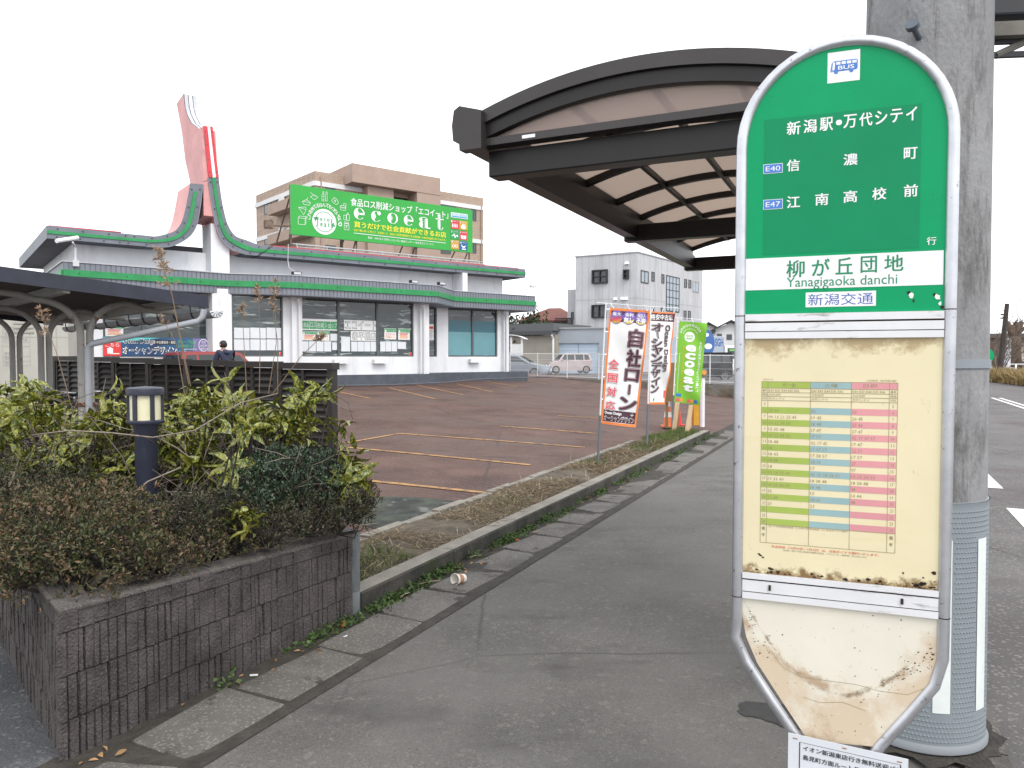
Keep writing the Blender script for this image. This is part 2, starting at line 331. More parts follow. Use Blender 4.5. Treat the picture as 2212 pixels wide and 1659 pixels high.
# parking stripes
def stripe(g, p, q, w, mi=0, n=24):
    (o0, a0), (o1, a1) = p, q; l = math.hypot(o1-o0, a1-a0); x, y = -(a1-a0)/l*w/2, (o1-o0)/l*w/2; P = []
    for i in range(n+1):
        t = i/n; o = o0+(o1-o0)*t; a = a0+(a1-a0)*t
        P += [LOT(o+x, a+y, .008), LOT(o-x, a-y, .008)]
    g.add(P, [(2*i, 2*i+1, 2*i+3, 2*i+2) for i in range(n)], mi)
def onlot(x, y):
    z = .1
    for _ in range(25): p = gz(x, y, z); z = .6*z+.4*min(zl(*rs(p)), .8)
    return rs(p)
g = MB()
for a, b, w in (((775, 1037), (1074, 1068), .11), ((740, 966), (1145, 1005), .10), ((863, 937), (1263, 967), .10), ((1079, 921), (1290, 937), .11), ((1205, 898), (1300, 905), .10),
                ((840, 838), (940, 862), .10), ((900, 832), (1000, 853), .10), ((985, 829), (1065, 847), .10), ((1040, 822), (1115, 835), .10), ((1100, 817), (1180, 829), .10), ((714, 843), (800, 861), .1)):
    stripe(g, onlot(*a), onlot(*b), w)
stripe(g, onlot(720, 962), onlot(863, 937), .08)
struct(g.build('parking_stripes', 'lot_line'))
g = MB(); pts = [onlot(*p) for p in ((770, 1072), (900, 1075), (985, 1083), (1000, 1090), (960, 1112), (905, 1136), (850, 1152), (800, 1140), (765, 1130), (700, 1120), (700, 1080))]
cx_, cy_ = sum(p[0] for p in pts)/len(pts), sum(p[1] for p in pts)/len(pts)
ring = lambda k: [LOT(cx_+(p[0]-cx_)*k, cy_+(p[1]-cy_)*k, .006) for p in pts]
n_ = len(pts); vs = ring(1)+ring(.66)+ring(.33)+[LOT(cx_, cy_, .006)]; fs = []
for r0 in (0, n_):
    for i in range(n_): fs.append((r0+i, r0+(i+1) % n_, r0+n_+(i+1) % n_, r0+n_+i))
for i in range(n_): fs.append((2*n_+i, 2*n_+(i+1) % n_, 3*n_))
g.add(vs, fs); struct(g.build('damp_concrete_patch', 'wet_patch'))
# straw, grass and weeds (uncountable)
n = 14000; o = RNG.uniform(-3.80, -3.08, n); s_ = RNG.uniform(4.2, 14.2, n); keep = np.array([math.sin(a*3.1)*math.cos(b*1.7)+.65*math.sin(b*4) > -.75 for a, b in zip(o, s_)]) & ~((s_ < 5.1) & (RNG.random(n) < .8)); o, s_ = o[keep], s_[keep]
P = [RS(a, b, verge_z(a, b)+.004+abs(RNG.normal())*.014) for a, b in zip(o, s_)]; D = rdir(len(P)); D[:, 2] = D[:, 2]*.12+.03; N = np.tile([0, 0, 1.], (len(P), 1))
st = leaves('dry_straw', P, D, N, RNG.uniform(.05, .22, len(P)), .034, 'straw', kind='diamond', droop=.03, fold=.006); tag(st, kind='stuff')
P, D = [], []
for (a0, a1, b0, b1, n, hh) in ((-3.75, -3.1, 13.6, 15.9, 3500, .16), (-3.6, -3.1, 12.0, 13.6, 700, .1), (-3.5, -3.12, 4.05, 4.9, 420, .08), (-3.7, -3.35, 10.0, 10.5, 200, .06), (-3.5, -3.2, 6.6, 7.4, 80, .05)):
    for _ in range(n):
        a = random.uniform(a0, a1); b = random.uniform(b0, b1); P.append(RS(a, b, verge_z(a, b))); D.append((random.gauss(0, .5), random.gauss(0, .5), random.uniform(.3, 1)))
gr = leaves('verge_grass', P, D, rdir(len(P)), RNG.uniform(.05, .15, len(P)), .05, 'grass_dark', kind='blade', droop=.3); tag(gr, kind='stuff')
P, D, SZ = [], [], []; random.seed(11)
for k in range(300):
    s0 = 1.9+14.5*random.random()**1.35 if k > 60 else random.uniform(3.3, 6.0); dens = math.sin(s0*2.1)+math.sin(s0*5.3+1)
    if s0 < 3.4 and random.random() < .80: continue
    if dens < -.6 and random.random() < .8: continue
    o0 = -2.93+abs(random.gauss(0, .05)); hh = random.uniform(.01, .06)
    for _ in range(int(26*random.uniform(.4, 1.3))):
        P.append(RS(max(-2.925, o0+random.gauss(0, .035)), s0+random.gauss(0, .05), random.uniform(0, hh)+.002)); D.append((random.gauss(0, 1), random.gauss(0, 1), random.uniform(-.1, .9))); SZ.append(random.uniform(.012, .034))
we = leaves('kerb_weeds', P, D, np.array(rdir(len(P), .8)), SZ, .62, 'weed', kind='leaf'); tag(we, kind='stuff')
mat('dead_leaf', (.26, .15, .07), .8, island=.5)
P = [RS(random.uniform(-2.9, -2.75), random.uniform(1.3, 12), random.uniform(.006, .02)) for _ in range(90)]
dl = leaves('fallen_leaves', P, [(random.gauss(0, 1), random.gauss(0, 1), random.uniform(-.1, .2)) for _ in P], rdir(len(P), 2), RNG.uniform(.02, .06, len(P)), .4, 'dead_leaf', kind='leaf'); tag(dl, kind='stuff')
# ================================================================ THE SHOP
BL = Vector((-14.28, 22.92, 0)); BU = (.7925, .6099)
P0 = Plane(BL, BU)                                   # front of the upper eave: a along the front, b height, offset towards the street
def Q(z): return lambda x, y: P0.px(x, y, z)
m = mat('white_wall', (.74, .75, .77), .8, .05, 1.2, .12, bscale=90); mixc(m, noisefac(m, 1.3, .58, .75, 6, stretch=(1, 1, .25)), (.60, .60, .60))
m = mat('grey_fascia', (.155, .17, .20), .55, .12, 1.5); mat('grey_rib', (.185, .20, .235), .5, .1, 2)
mat('green_stripe', (.018, .25, .075), .5, .15, 3); mat('soffit', (.11, .11, .125), .8, .12, 2, stretch=(1, 1, 1)); mat('soffit_line', (.07, .07, .08), .8)
m = mat('pink_panel', (.62, .30, .29), .6, .12, 1.2); mixc(m, noisefac(m, 1.5, .55, .72, 6, stretch=(1, 1, .4)), (.50, .22, .2))
mat('red_stripe', (.62, .045, .06), .5, .1, 2); mat('white_stripe', (.80, .80, .82), .5, .08, 2); mat('pale_grey_sheet', (.45, .46, .50), .5, .1, 3)
mat('dark_bolt', (.03, .03, .035), .5); mat('plinth', (.075, .085, .105), .8, .15, 4, .2, bscale=30)
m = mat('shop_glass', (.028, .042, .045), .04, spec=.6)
mixc(m, noisefac(m, 1.0, .5, .62, 4, stretch=(.6, .6, 3.2)), (.09, .115, .12)); mixc(m, noisefac(m, 2.3, .60, .64, 2, stretch=(.5, .5, 4), off=(3, 3, 1)), (.30, .34, .33))  # pale level bands painted into the glass as vague reflections
mat('window_frame', (.09, .095, .10), .45); mat('teal_film', (.13, .30, .34), .25, .1, .5); mat('teal_dark', (.025, .12, .16), .2)
mat('down_pipe', (.70, .70, .72), .5); mat('paper', (.66, .69, .72), .8, .03, 2); mat('poster_white', (.78, .79, .78), .7)
mat('leaf_green', (.06, .33, .13), .6); mat('orange_ink', (.80, .30, .06), .7); mat('red_ink', (.70, .05, .05), .7); mat('black_ink', (.02, .02, .022), .7); mat('grey_ink', (.2, .21, .22), .7); mat('white_ink', (.82, .82, .82), .6)
mat('yellow_ink', (.80, .72, .05), .6); mat('blue_ink', (.03, .12, .42), .6)
SH = thing('restaurant_building', P0(9, .5, 0), 'white single-storey shop with flat grey and green striped roof rising into a tall pink fin', 'building')
zz = lambda x, y: (x*.268573, 162.02+y*.268573)       # reading aid: coordinates in the roof detail view
z2 = lambda x, y: (540.04+.29297*x, 351.03+.29297*y)
z3 = lambda x, y: (.3418*x, 486.04+.3418*y)
q0 = Q(0)
Lt = [q0(*zz(*p)) for p in ((375, 1190), (1250, 1275), (1330, 1280), (1390, 1262), (1432, 1228), (1465, 1170), (1490, 1080), (1510, 980), (1530, 870))]
Lb = [q0(*zz(*p)) for p in ((375, 1290), (1180, 1368), (1340, 1380), (1440, 1352), (1530, 1290), (1580, 1205), (1605, 1080), (1620, 970), (1632, 880))]
Rt = [q0(*zz(*p)) for p in ((1710, 415), (1750, 740), (1778, 960), (1800, 1080), (1825, 1180), (1858, 1250), (1905, 1300), (1985, 1328))]+[q0(1135, 582)]
Rb = [q0(*zz(*p)) for p in ((1635, 410), (1665, 740), (1692, 960), (1715, 1100), (1735, 1200), (1762, 1290), (1805, 1350), (1865, 1400), (1975, 1438))]
def smoothpl(p, n=3):    # Catmull-Rom through the points
    o = []
    for i in range(len(p)-1):
        a, b, c, d = p[max(i-1, 0)], p[i], p[i+1], p[min(i+2, len(p)-1)]
        for k in range(n):
            t = k/n; o.append(tuple(.5*((2*b[j])+(c[j]-a[j])*t+(2*a[j]-5*b[j]+4*c[j]-d[j])*t*t+(3*b[j]-a[j]-3*c[j]+d[j])*t**3) for j in (0, 1)))
    return o+[p[-1]]
ZT, ZB = 5.67, 5.28
Lt[0] = (Lt[0][0], ZT); Lb[0] = (Lt[0][0], ZB); Lt[1] = (Lt[1][0], ZT-.03); Lb[1] = (Lb[1][0], ZB)
Rt[-1] = (18.79, ZT); Rb.append((18.79, ZB)); Rt.insert(-1, (Rt[-2][0]+.45, ZT)); Rb[-2] = (Rb[-2][0], ZB)
Rt.insert(-1, (Rt[-2][0]+.5, ZT)); Rb.insert(-1, (Rb[-2][0]+.5, ZB)); Rt.insert(-1, (Rt[-2][0]+1, ZT)); Rb.insert(-1, (Rb[-2][0]+1, ZB))
for P_, z in ((Lt, ZT-.03), (Lb, ZB)): x1_ = P_[1][0]; P_.insert(1, (x1_-.35, z)); P_.insert(1, (x1_-1.0, z))
LT, LB_, RT, RB_ = map(smoothpl, (Lt, Lb, Rt, Rb))
LT, LB_ = [[(a, max(b, z)) for a, b in P_] for P_, z in ((LT, ZT-.04), (LB_, ZB))]; RT, RB_ = [[(a, max(b, z)) for a, b in P_] for P_, z in ((RT, ZT), (RB_, ZB))]
def band(g, T, Bm, v0, v1, mi_front, mi_top, mi_bot):
    n = len(T); a = [P0(*p, -v0) for p in T]; b = [P0(*p, -v0) for p in Bm]; c = [P0(*p, -v1) for p in T]; d = [P0(*p, -v1) for p in Bm]; o = len(g.v); g.v += [tuple(p) for p in a+b+c+d]
    for i in range(n-1):
        for f, mm in (((n+i, n+i+1, i+1, i), mi_front), ((i, i+1, 2*n+i+1, 2*n+i), mi_top), ((3*n+i, 3*n+i+1, n+i+1, n+i), mi_bot), ((2*n+i, 2*n+i+1, 3*n+i+1, 3*n+i), mi_bot)): g.f.append(tuple(o+k for k in f)); g.m.append(mm)
    for i in (0, n-1): g.f.append((o+i, o+n+i, o+3*n+i, o+2*n+i)); g.m.append(mi_front)
ks = next(i for i, p in enumerate(LT) if p[1] > ZT+.05) - 3
kr = next(i for i, p in enumerate(RT) if p[1] < ZT+.06 )
RM = ['grey_fascia', 'soffit', 'pink_panel', 'red_stripe']
g = MB(); band(g, LT[:ks+1], LB_[:ks+1], 0, 9.5, 0, 0, 1); band(g, RT[kr:], RB_[kr:], 0, 9.5, 0, 0, 1)
g.pbox(P0, 7.2, 18.5, ZT+.002, ZT+.045, -.25, -.12, 3); g.pbox(P0, .2, 2.2, ZT+.002, ZT+.03, -.2, -.1, 3)
g.pbox(P0, LT[ks][0]-.2, RT[kr][0]+.2, ZB+.02, ZT-.05, -9.5, -1.62, 1)
roof = g.build('roof', RM, SH)
g = MB(); band(g, LT[ks:], LB_[ks:], .004, 1.6, 0, 2, 1); band(g, RT[:kr+1], RB_[:kr+1], .004, 1.6, 0, 0, 2)
g.build('upswept_roof_end', RM, SH, smooth=True, angle=40)
def lerp2(p, q, t): return (p[0]+(q[0]-p[0])*t, p[1]+(q[1]-p[1])*t)
def strip(g, T, Bm, t0, t1, off, mi=0):
    n = len(T); A = [P0(*lerp2(T[i], Bm[i], t0), off) for i in range(n)]; D = [P0(*lerp2(T[i], Bm[i], t1), off) for i in range(n)]
    g.add(A+D, [(n+i, n+i+1, i+1, i) for i in range(n-1)], mi)
    g.add([P0(*lerp2(T[i], Bm[i], t0), off) for i in range(n)]+[P0(*lerp2(T[i], Bm[i], t0), -.003) for i in range(n)], [(i, i+1, n+i+1, n+i) for i in range(n-1)], mi)
    g.add([P0(*lerp2(T[i], Bm[i], t1), off) for i in range(n)]+[P0(*lerp2(T[i], Bm[i], t1), -.003) for i in range(n)], [(n+i, n+i+1, i+1, i) for i in range(n-1)], mi)
g = MB(); strip(g, LT[:-2], LB_[:-2], .36, .62, .03); kk = next(i for i, p in enumerate(RT) if p[1] < P0.px(*zz(1750, 740))[1]); strip(g, RT[kk:], RB_[kk:], .36, .66, .03); g.build('green_stripe', 'green_stripe', SH)
g = MB(); strip(g, RT[:kk+1], RB_[:kk+1], 0, .30, .02, 0); strip(g, RT[:kk+1], RB_[:kk+1], .30, .58, .028, 1); strip(g, RT[:kk+1], RB_[:kk+1], .58, .97, .02, 0); g.build('red_and_white_stripe', ['red_stripe', 'white_stripe'], SH)
g = MB(); strip(g, RT[kk:kr], RB_[kk:kr], .96, 1.06, .015); strip(g, LT[ks:], LB_[ks:], .97, 1.05, .015); g.build('edge_trim', 'grey_rib', SH)
g = MB(); a = .5                     # bolt heads along the fascia
for T, Bm in ((LT, LB_), (RT, RB_)):
    acc = 0
    for i in range(len(T)-1):
        l = math.hypot(T[i+1][0]-T[i][0], T[i+1][1]-T[i][1]); k_ = max(1, int(l/.9))
        for k in range(k_):
            t = (k+.5)/k_
            if l/k_ < .3 and i % 4: continue
            p = lerp2(T[i], T[i+1], t); q_ = lerp2(Bm[i], Bm[i+1], t)
            for w in (.2, .82): x = lerp2(p, q_, w); g.cbox(P0(*x, .006), .035, .03, .035, P0.u)
g.build('bolt', 'dark_bolt', SH)['kind'] = 'stuff'
# the tall fin behind the right-hand upsweep
uf = Rb[0][0]-.02
PF = Plane(P0(uf, 0, 0), (-P0.n.x, -P0.n.y))           # the plane of its left face: a = depth behind the front
fin = [PF.px(*zz(*p)) for p in ((1420, 232), (1475, 150), (1484, 250), (1500, 315), (1535, 385), (1590, 428), (1622, 432), (1640, 600), (1662, 740), (1685, 900), (1665, 1115), (1560, 1200), (1515, 1000), (1530, 870), (1490, 690), (1460, 450))]
fin = [(max(a, .02), b) for a, b in fin]; fl = [PF(a, b) for a, b in fin]; du = Vector((BU[0], BU[1], 0.0))*.46
g = MB(); n_ = len(fl); g.add(fl+[p+du for p in fl], [tuple(range(n_)), tuple(range(2*n_-1, n_-1, -1))], 0)
for i in range(n_): j = (i+1) % n_; mi = 1 if i in (1, 2, 3, 4, 5) else 0; g.add([fl[i], fl[j], fl[j]+du, fl[i]+du], [(3, 2, 1, 0)], mi)  # curved front edge coloured pale, sky light put into its tone
for t0, t1, mi in ((.0, .06, 3), (.33, .38, 3), (.40, .62, 2), (.66, .70, 3)):
    for i in range(1, 6):
        nn = (fl[i+1]-fl[i]).cross(du).normalized()*-.012; nn = nn if nn.z > 0 or nn.dot(P0.n) > 0 else -nn
        g.add([fl[i]+du*t0+nn, fl[i+1]+du*t0+nn, fl[i+1]+du*t1+nn, fl[i]+du*t1+nn], [(0, 1, 2, 3)], mi)
for p, q_ in (((1455, 448), (1535, 405)), ((1490, 692), (1640, 600)), ((1530, 868), (1672, 850))):
    a, b = PF.px(*zz(*p)), PF.px(*zz(*q_)); line(g, PF, [a, b], .025, .006, 3)
g.build('roof_fin', ['pink_panel', 'pale_grey_sheet', 'white_stripe', 'soffit'], SH)
# ---------------------------------------------------------------- walls and openings
g = MB()
def wall(a0, a1, b0, b1, v, t=.25): g.pbox(P0, a0, a1, b0, b1, -v-t, -v, 0)
VL, VC, VR = -.30, -.95, .65
def qa(x, v): return P0.px(x, 700, -v)[0]
zsill = 1.68
wall(.9, 18.1, 3.9, ZB+.05, .82, 8); 
g.pbox(P0, 5.0, 5.62, 3.9, ZB+1.0, -1.2, -.15); g.pbox(P0, 15.35, 15.6, 4.2, ZB, -.8, .0)
# left wing, centre bay, right wing: plinth-to-sill walls, piers, heads
LW0, LW1, LW2, LW3 = qa(147, VL), qa(222, VL), qa(456, VL), qa(470, VL)
C0_, C1_, C2_, C3_, C4_, C5_ = qa(459, VC), qa(501, VC), qa(612, VC), qa(650, VC), qa(894, VC), qa(922, VC)
R0_, R1_, R2_, R3_, R4_ = qa(923, VR), qa(944, VR), qa(968, VR), qa(1075, VR), qa(1094, VR)
wall(LW0, LW3+.1, .3, zsill, VL); wall(LW0, LW1, zsill, 3.9, VL); wall(LW2, LW3+.3, zsill, 3.9, VL); wall(LW0, LW3+.1, 3.75, 3.95, VL)
wall(C0_, C5_, .3, zsill, VC); wall(C0_, C1_, zsill, 3.95, VC); wall(C2_, C3_, zsill, 3.95, VC); wall(C4_, C5_, zsill, 3.95, VC); wall(C1_, C2_, 3.80, 3.95, VC); wall(C3_, C4_, 3.80, 3.95, VC)
wall(C5_-.3, R4_, .3, zsill, VR); wall(R1_, R2_, zsill, 3.95, VR); wall(R3_, R4_, zsill, 3.95, VR); wall(C5_-.3, R4_, 3.78, 3.95, VR)
g.pbox(P0, C0_, C0_+.25, .3, 3.95, .3-9, .70); g.pbox(P0, C5_-.26, C5_-.003, .3, 3.95, -2.0, .70); g.pbox(P0, R4_-.25, R4_-.002, .3, 3.95, -9, -.9); g.pbox(P0, LW0+.002, LW0+.25, .3, 3.95, -9, -.1)
# protruding columns beside the piers
for x0, x1, v in ((626, 648, VC), (902, 921, VC), (1082, 1093, VR)): g.pbox(P0, qa(x0, v), qa(x1, v)-.004, .45, 3.9, -v, -v+.22)
for a, b in ((-8.3, LW3), ): pass
g.build('wall', 'white_wall', SH)
g = MB()
pv = [(LW0-.1, VL-.35), (C0_-.1, VL-.35), (C0_-.1, VC-.4), (C5_+.25, VC-.4), (R0_+.55, VR-.45), (R4_+.9, VR-.45)]
for (a0, v0), (a1, v1) in zip(pv[:-1], pv[1:]):
    if abs(a1-a0) < .01: continue
    zt0 = P0.px(727+0, 808, -v0)[1] if a0 < 12 else .98
    zb = -.3; zt = 1.0
    g.hexa([P0(a0, zb, -v0), P0(a1, zb, -v1), P0(a1, zb, -v1-1.2), P0(a0, zb, -v0-1.2), P0(a0, zt, -v0), P0(a1, zt, -v1), P0(a1, zt, -v1-1.2), P0(a0, zt, -v0-1.2)])
g.build('plinth', 'plinth', SH)
# window bays
def window(a0, a1, b0, b1, v, mull=(), film=False):
    fr = MB(); t = .05; o0, o1 = -v-.14, -v-.06
    fr.pbox(P0, a0, a1, b0, b0+t, o0, o1); fr.pbox(P0, a0, a1, b1-t, b1, o0, o1); fr.pbox(P0, a0, a0+t, b0+t, b1-t, o0, o1); fr.pbox(P0, a1-t, a1, b0+t, b1-t, o0, o1)
    for x in mull: fr.pbox(P0, x-.045, x+.045, b0+t, b1-t, o0, o1)
    w = fr.build('window', 'window_frame', SH)
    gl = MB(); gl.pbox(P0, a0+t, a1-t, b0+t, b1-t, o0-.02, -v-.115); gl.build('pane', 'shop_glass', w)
    if film:
        f = MB(); h = b1-b0; f.pbox(P0, a0+t+.01, a1-t-.01, b0+t+.01, b0+h*.52, -v-.114, -v-.110, 0); f.pbox(P0, a0+t+.01, a1-t-.01, b0+h*.52+.002, b0+h*.76, -v-.114, -v-.110, 1); f.build('frosted_film', ['teal_film', 'teal_dark'], w)
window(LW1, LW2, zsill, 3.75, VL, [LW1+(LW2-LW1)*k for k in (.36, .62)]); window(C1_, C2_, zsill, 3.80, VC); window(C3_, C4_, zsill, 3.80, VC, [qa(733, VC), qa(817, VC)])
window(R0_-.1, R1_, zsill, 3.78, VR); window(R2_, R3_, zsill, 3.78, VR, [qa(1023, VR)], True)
for a, v in ((qa(732, VC), VC), (qa(817, VC), VC), (qa(1022, VR), VR)): g = MB(); g.pbox(P0, a-.28, a+.28, zsill-.26, zsill-.1, -v, -v+.22); g.build('sill_box', 'white_wall', SH)
# ---------------------------------------------------------------- the lower canopy that follows the bays
CT, CB = 4.46, 3.78
cv = [(.39, -1.30), (3.9, -1.06), (5.15, -.9), (7.1, -1.72), (13.05, -1.66), (14.84, -.08), (19.42, .05)]
g = MB(); bk = 3.2
for (a0, v0), (a1, v1) in zip(cv[:-1], cv[1:]):
    g.hexa([P0(a0, CB, -v0), P0(a1, CB, -v1), P0(a1, CB, -bk), P0(a0, CB, -bk), P0(a0, CT, -v0), P0(a1, CT, -v1), P0(a1, CT, -bk), P0(a0, CT, -bk)])
can = g.build('canopy', 'grey_fascia', SH)
g = MB(); gs = MB(); cap = MB()
for (a0, v0), (a1, v1) in zip(cv[:-1], cv[1:]):
    PC = Plane(P0(a0, 0, -v0), P0(a1, 0, -v1)-P0(a0, 0, -v0)); l = math.hypot(a1-a0, v1-v0); n_ = int(l/.14)
    for i in range(n_):
        x = (i+.5)*l/n_; g.pbox(PC, x-.055, x+.055, CB+.02, CB+.26, .002, .016); g.pbox(PC, x-.055, x+.055, CB+.46, CT-.02, .002, .016)
    gs.pbox(PC, -.01, l+.01, CB+.26, CB+.455, .002, .06); cap.pbox(PC, -.01, l+.01, CT+.001, CT+.03, -.12, .04)
    for k in range(int(l/1.3)+1): gs.cbox(PC(.4+k*1.3 if l > 1 else l/2, CB+.36, .062), .035, .012, .035, PC.u, 1)
PC = Plane(P0(.39, 0, 1.30), P0(.39, 0, 1.3)-P0(.39, 0, -3)); PC = Plane(P0(.39, 0, -3.2), P0.n); gs.pbox(PC, 0, 4.5, CB+.26, CB+.455, .002, .06); cap.pbox(PC, 0, 4.5, CT+.001, CT+.03, -.12, .04)
g.build('canopy_rib', 'grey_rib', can)['kind'] = 'stuff'; gs.build('canopy_stripe', ['green_stripe', 'dark_bolt'], can); cap.build('canopy_capping', 'pale_grey_sheet', can)
# down pipes on the columns
for x, v, pr in ((640, VC, .30), (908, VC, .30), (1086, VR, .30)):
    a = qa(x, v); g = MB(); g.tube([P0(a-.12, 3.72, -v+.45), P0(a-.03, 3.6, -v+.34), P0(a, 3.45, -v+pr), P0(a, .9, -v+pr)], .055, 8); g.build('drain_pipe', 'down_pipe', SH, smooth=True, angle=50)
# pipes lying along the plinth
g = MB(); g.tube([P0(C3_-1.5, .66, 1.75), P0(11, .62, 1.8), P0(13.5, .66, 1.7), P0(15.8, .72, .6), P0(20, .74, .3)], .03, 6, 0); g.build('ground_pipe', 'soffit', SH, smooth=True)
# ---------------------------------------------------------------- spotlights on the canopy, tube light at the corner
mat('lamp_black', (.03, .032, .035), .5); mat('lamp_grey', (.55, .56, .58), .4)
for i, (x, y, l) in enumerate((((343, 812), 0, 'small black floodlight with hanging wire on the canopy under the billboard'), ((1207, 880), 0, 'small black floodlight on the canopy left of the jutting wall end'), ((1412, 905), 0, 'small black floodlight on the canopy right of the jutting wall end'))):
    a, b = P0.px(*z2(*x), .8); t = thing('floodlight', P0(a, CT+.03, .8), l, 'lamp', 'floodlights on the shop canopy')
    g = MB(); g.pbox(P0, a-.16, a+.16, CT+.13, CT+.25, .7, .9); g.pbox(P0, a-.13, a+.13, CT+.15, CT+.23, .9, .91, 1); g.build('lamp_housing', ['lamp_black', 'lamp_grey'], t)
    g = MB(); g.pbox(P0, a-.02, a+.02, CT+.03, CT+.13, .78, .82); g.build('bracket', 'lamp_black', t)
    if i == 0: g = MB(); g.tube([P0(a-.02, ZB+.5, .1), P0(a-.05, ZB-.1, .12), P0(a-.12, 4.9, .4), P0(a, CT+.2, .8)], .012, 5); g.build('cable', 'lamp_grey', t)
a, b = P0.px(*zz(592, 1500), .9); t = thing('tube_lamp', P0(a, CT, .9), 'white tube lamp on a bent bracket at the left end of the shop canopy', 'lamp')
g = MB(); g.tube([P0(a, CT-.12, 1.3), P0(a, CT+.45, 1.3), P0(a-.1, CT+.55, 1.6)], .03, 6); g.pbox(P0, a-.08, a+.08, CT-.12, CT+.06, 1.26, 1.4); g.build('bracket', 'lamp_grey', t)
g = MB(); g.tube([P0(a-.55, CT+.50, 1.95), P0(a+.05, CT+.72, 1.4)], .06, 8); g.build('lamp_tube', 'white_stripe', t, smooth=True, angle=50)
a = 19.1; t = thing('antenna_lamp', P0(a, CT, -.5), 'small grey lamp on a thin arm at the far right canopy corner', 'lamp'); g = MB(); g.tube([P0(a, CT, -.4), P0(a, CT+.35, -.4), P0(a+.3, CT+.5, -.4)], .02, 6); g.build('arm', 'lamp_grey', t); g = MB(); g.pbox(P0, a+.3, a+.6, CT+.45, CT+.55, -.48, -.32); g.build('lamp_head', 'lamp_grey', t)
# ---------------------------------------------------------------- papers and posters on the windows
def qv(v, off): return lambda x, y: P0.px(x, y, -v+off)
def paper(z, box, v, label, kind='plain', group=None, name='window_poster', cat='poster'):
    off = -.095; P = lambda a, b, o: P0(a, b, -v+off+o); q = qv(v, off); (a0, b1), (a1, b0) = q(*z(box[0], box[1])), q(*z(box[2], box[3]))
    g = MB(); g.pbox(P0, a0, a1, b0, b1, -v+off-.004, -v+off, 0); w, h = a1-a0, b1-b0; M = lambda a, b, o: P(a0+w*a, b0+h*b, o)
    if kind == 'eco':
        rect(g, M, .02, .66, .98, .97, .003, 1); disc(g, M, .12, .76, .07, .12, .005, 4); put(g, 'エコイート', M, .28, .72, .92, .88, .005, 4)
        for i in range(5): line(g, M, [(.12+.05*(i % 2), .56-.1*i), (.88-.06*(i % 3), .56-.1*i)], .06, .003, 2 if i > 1 else 3)
    elif kind == 'eco2':
        rect(g, M, .02, .66, .98, .97, .003, 1); disc(g, M, .12, .76, .07, .12, .005, 4); put(g, 'フードロス', M, .28, .72, .92, .88, .005, 4)
        put(g, 'エコイート', M, .1, .34, .9, .58, .003, 3, .02); put(g, '大特価セール', M, .08, .1, .92, .3, .003, 2, .02)
    elif kind == 'title':
        for i, c in enumerate(('食品', 'ロス', '削減', 'ショ', 'ップ')): rect(g, M, .012+.197*i, .10, .2+.197*i, .80, .003, 1); put(g, c, M, .03+.197*i, .24, .185+.197*i, .68, .005, 4)
    elif kind == 'kana': put(g, 'エコイート', M, .03, .12, .97, .92, .003, 6, .045); put(g, 'エコイート', M, .045, .16, .955, .88, .005, 0)
    elif kind == 'branch': put(g, '泰平橋店', M, .05, .1, .97, .9, .003, 6, .045); put(g, '泰平橋店', M, .06, .13, .96, .87, .005, 0)
    elif kind == 'red': rect(g, M, .06, .3, .94, .94, .003, 3); put(g, 'SECOM', M, .12, .07, .88, .24, .003, 3)
    elif kind == 'list':
        rect(g, M, .1, .70, .9, .84, .003, 3); disc(g, M, .5, .6, .25, .03, .003, 2)
        for i in range(6): line(g, M, [(.15, .5-.075*i), (.8-.1*(i % 3), .5-.075*i)], .02, .003, 6)
    o = g.build(name, ['poster_white' if kind != 'plain' else 'paper', 'leaf_green', 'orange_ink', 'red_ink', 'white_ink', 'black_ink', 'grey_ink']); tag(o, label, cat, group)
pw = 'posters in the shop windows'
paper(z2, (383, 1150, 648, 1240), VC, 'long window sign of five green squares reading 食品ロス削減ショップ', 'title', pw, 'window_sign', 'sign')
paper(z2, (385, 1243, 485, 1312), VC, 'green headed poster with orange text lines under the 食品ロス削減ショップ squares', 'eco', pw)
paper(z2, (490, 1243, 586, 1314), VC, 'green headed poster with red and orange lettering under the 食品ロス削減ショップ squares', 'eco2', pw)
paper(z2, (693, 1160, 937, 1240), VC, 'white window sign with five large outlined characters in the middle pane', 'kana', pw, 'window_sign', 'sign')
paper(z2, (743, 1242, 937, 1316), VC, 'white window sign with four outlined characters, just under the five-character one', 'branch', pw, 'window_sign', 'sign')
paper(z2, (990, 1222, 1078, 1305), VC, 'green headed poster with red lettering in the right pane of the widest shop window', 'eco2', pw)
paper(z2, (1092, 1225, 1178, 1308), VC, 'green headed poster with orange lines at the right end of the widest shop window', 'eco', pw)
lab = 'plain white sheet of paper taped inside the shop window'
ps = [(378+56*i, 1318, 431+56*i, 1393) for i in range(4)]+[(592, 1262, 648, 1315), (606, 1327, 642, 1383), (672, 1284, 739, 1393)]+[(746+48*i, 1320, 792+48*i, 1393) for i in range(4)]+[(960+42*i, 1320, 1000+42*i, 1393) for i in range(3)]+[(1088, 1322, 1150, 1375)]
for b in ps: paper(z2, b, VC, lab, 'plain', 'plain white sheets taped in the shop windows', 'paper_sheet', 'paper')
for i in range(3):
    for j in range(2): paper(z3, (1478+103*i, 648+74*j, 1578+103*i, 718+74*j), VC, lab, 'plain', 'plain white sheets taped in the shop windows', 'paper_sheet', 'paper')
paper(z2, (1172, 1402, 1197, 1430), VC, 'small red sticker at the lower right corner of the widest shop window', 'red', 'red security stickers', 'security_sticker', 'sticker')
paper(z3, (1764, 803, 1790, 830), VC, 'small red sticker in the window behind the tall dry reeds', 'red', 'red security stickers', 'security_sticker', 'sticker')
paper(z2, (1310, 1190, 1355, 1310), VR, 'pale notice inside the narrow shop window', 'list', pw)
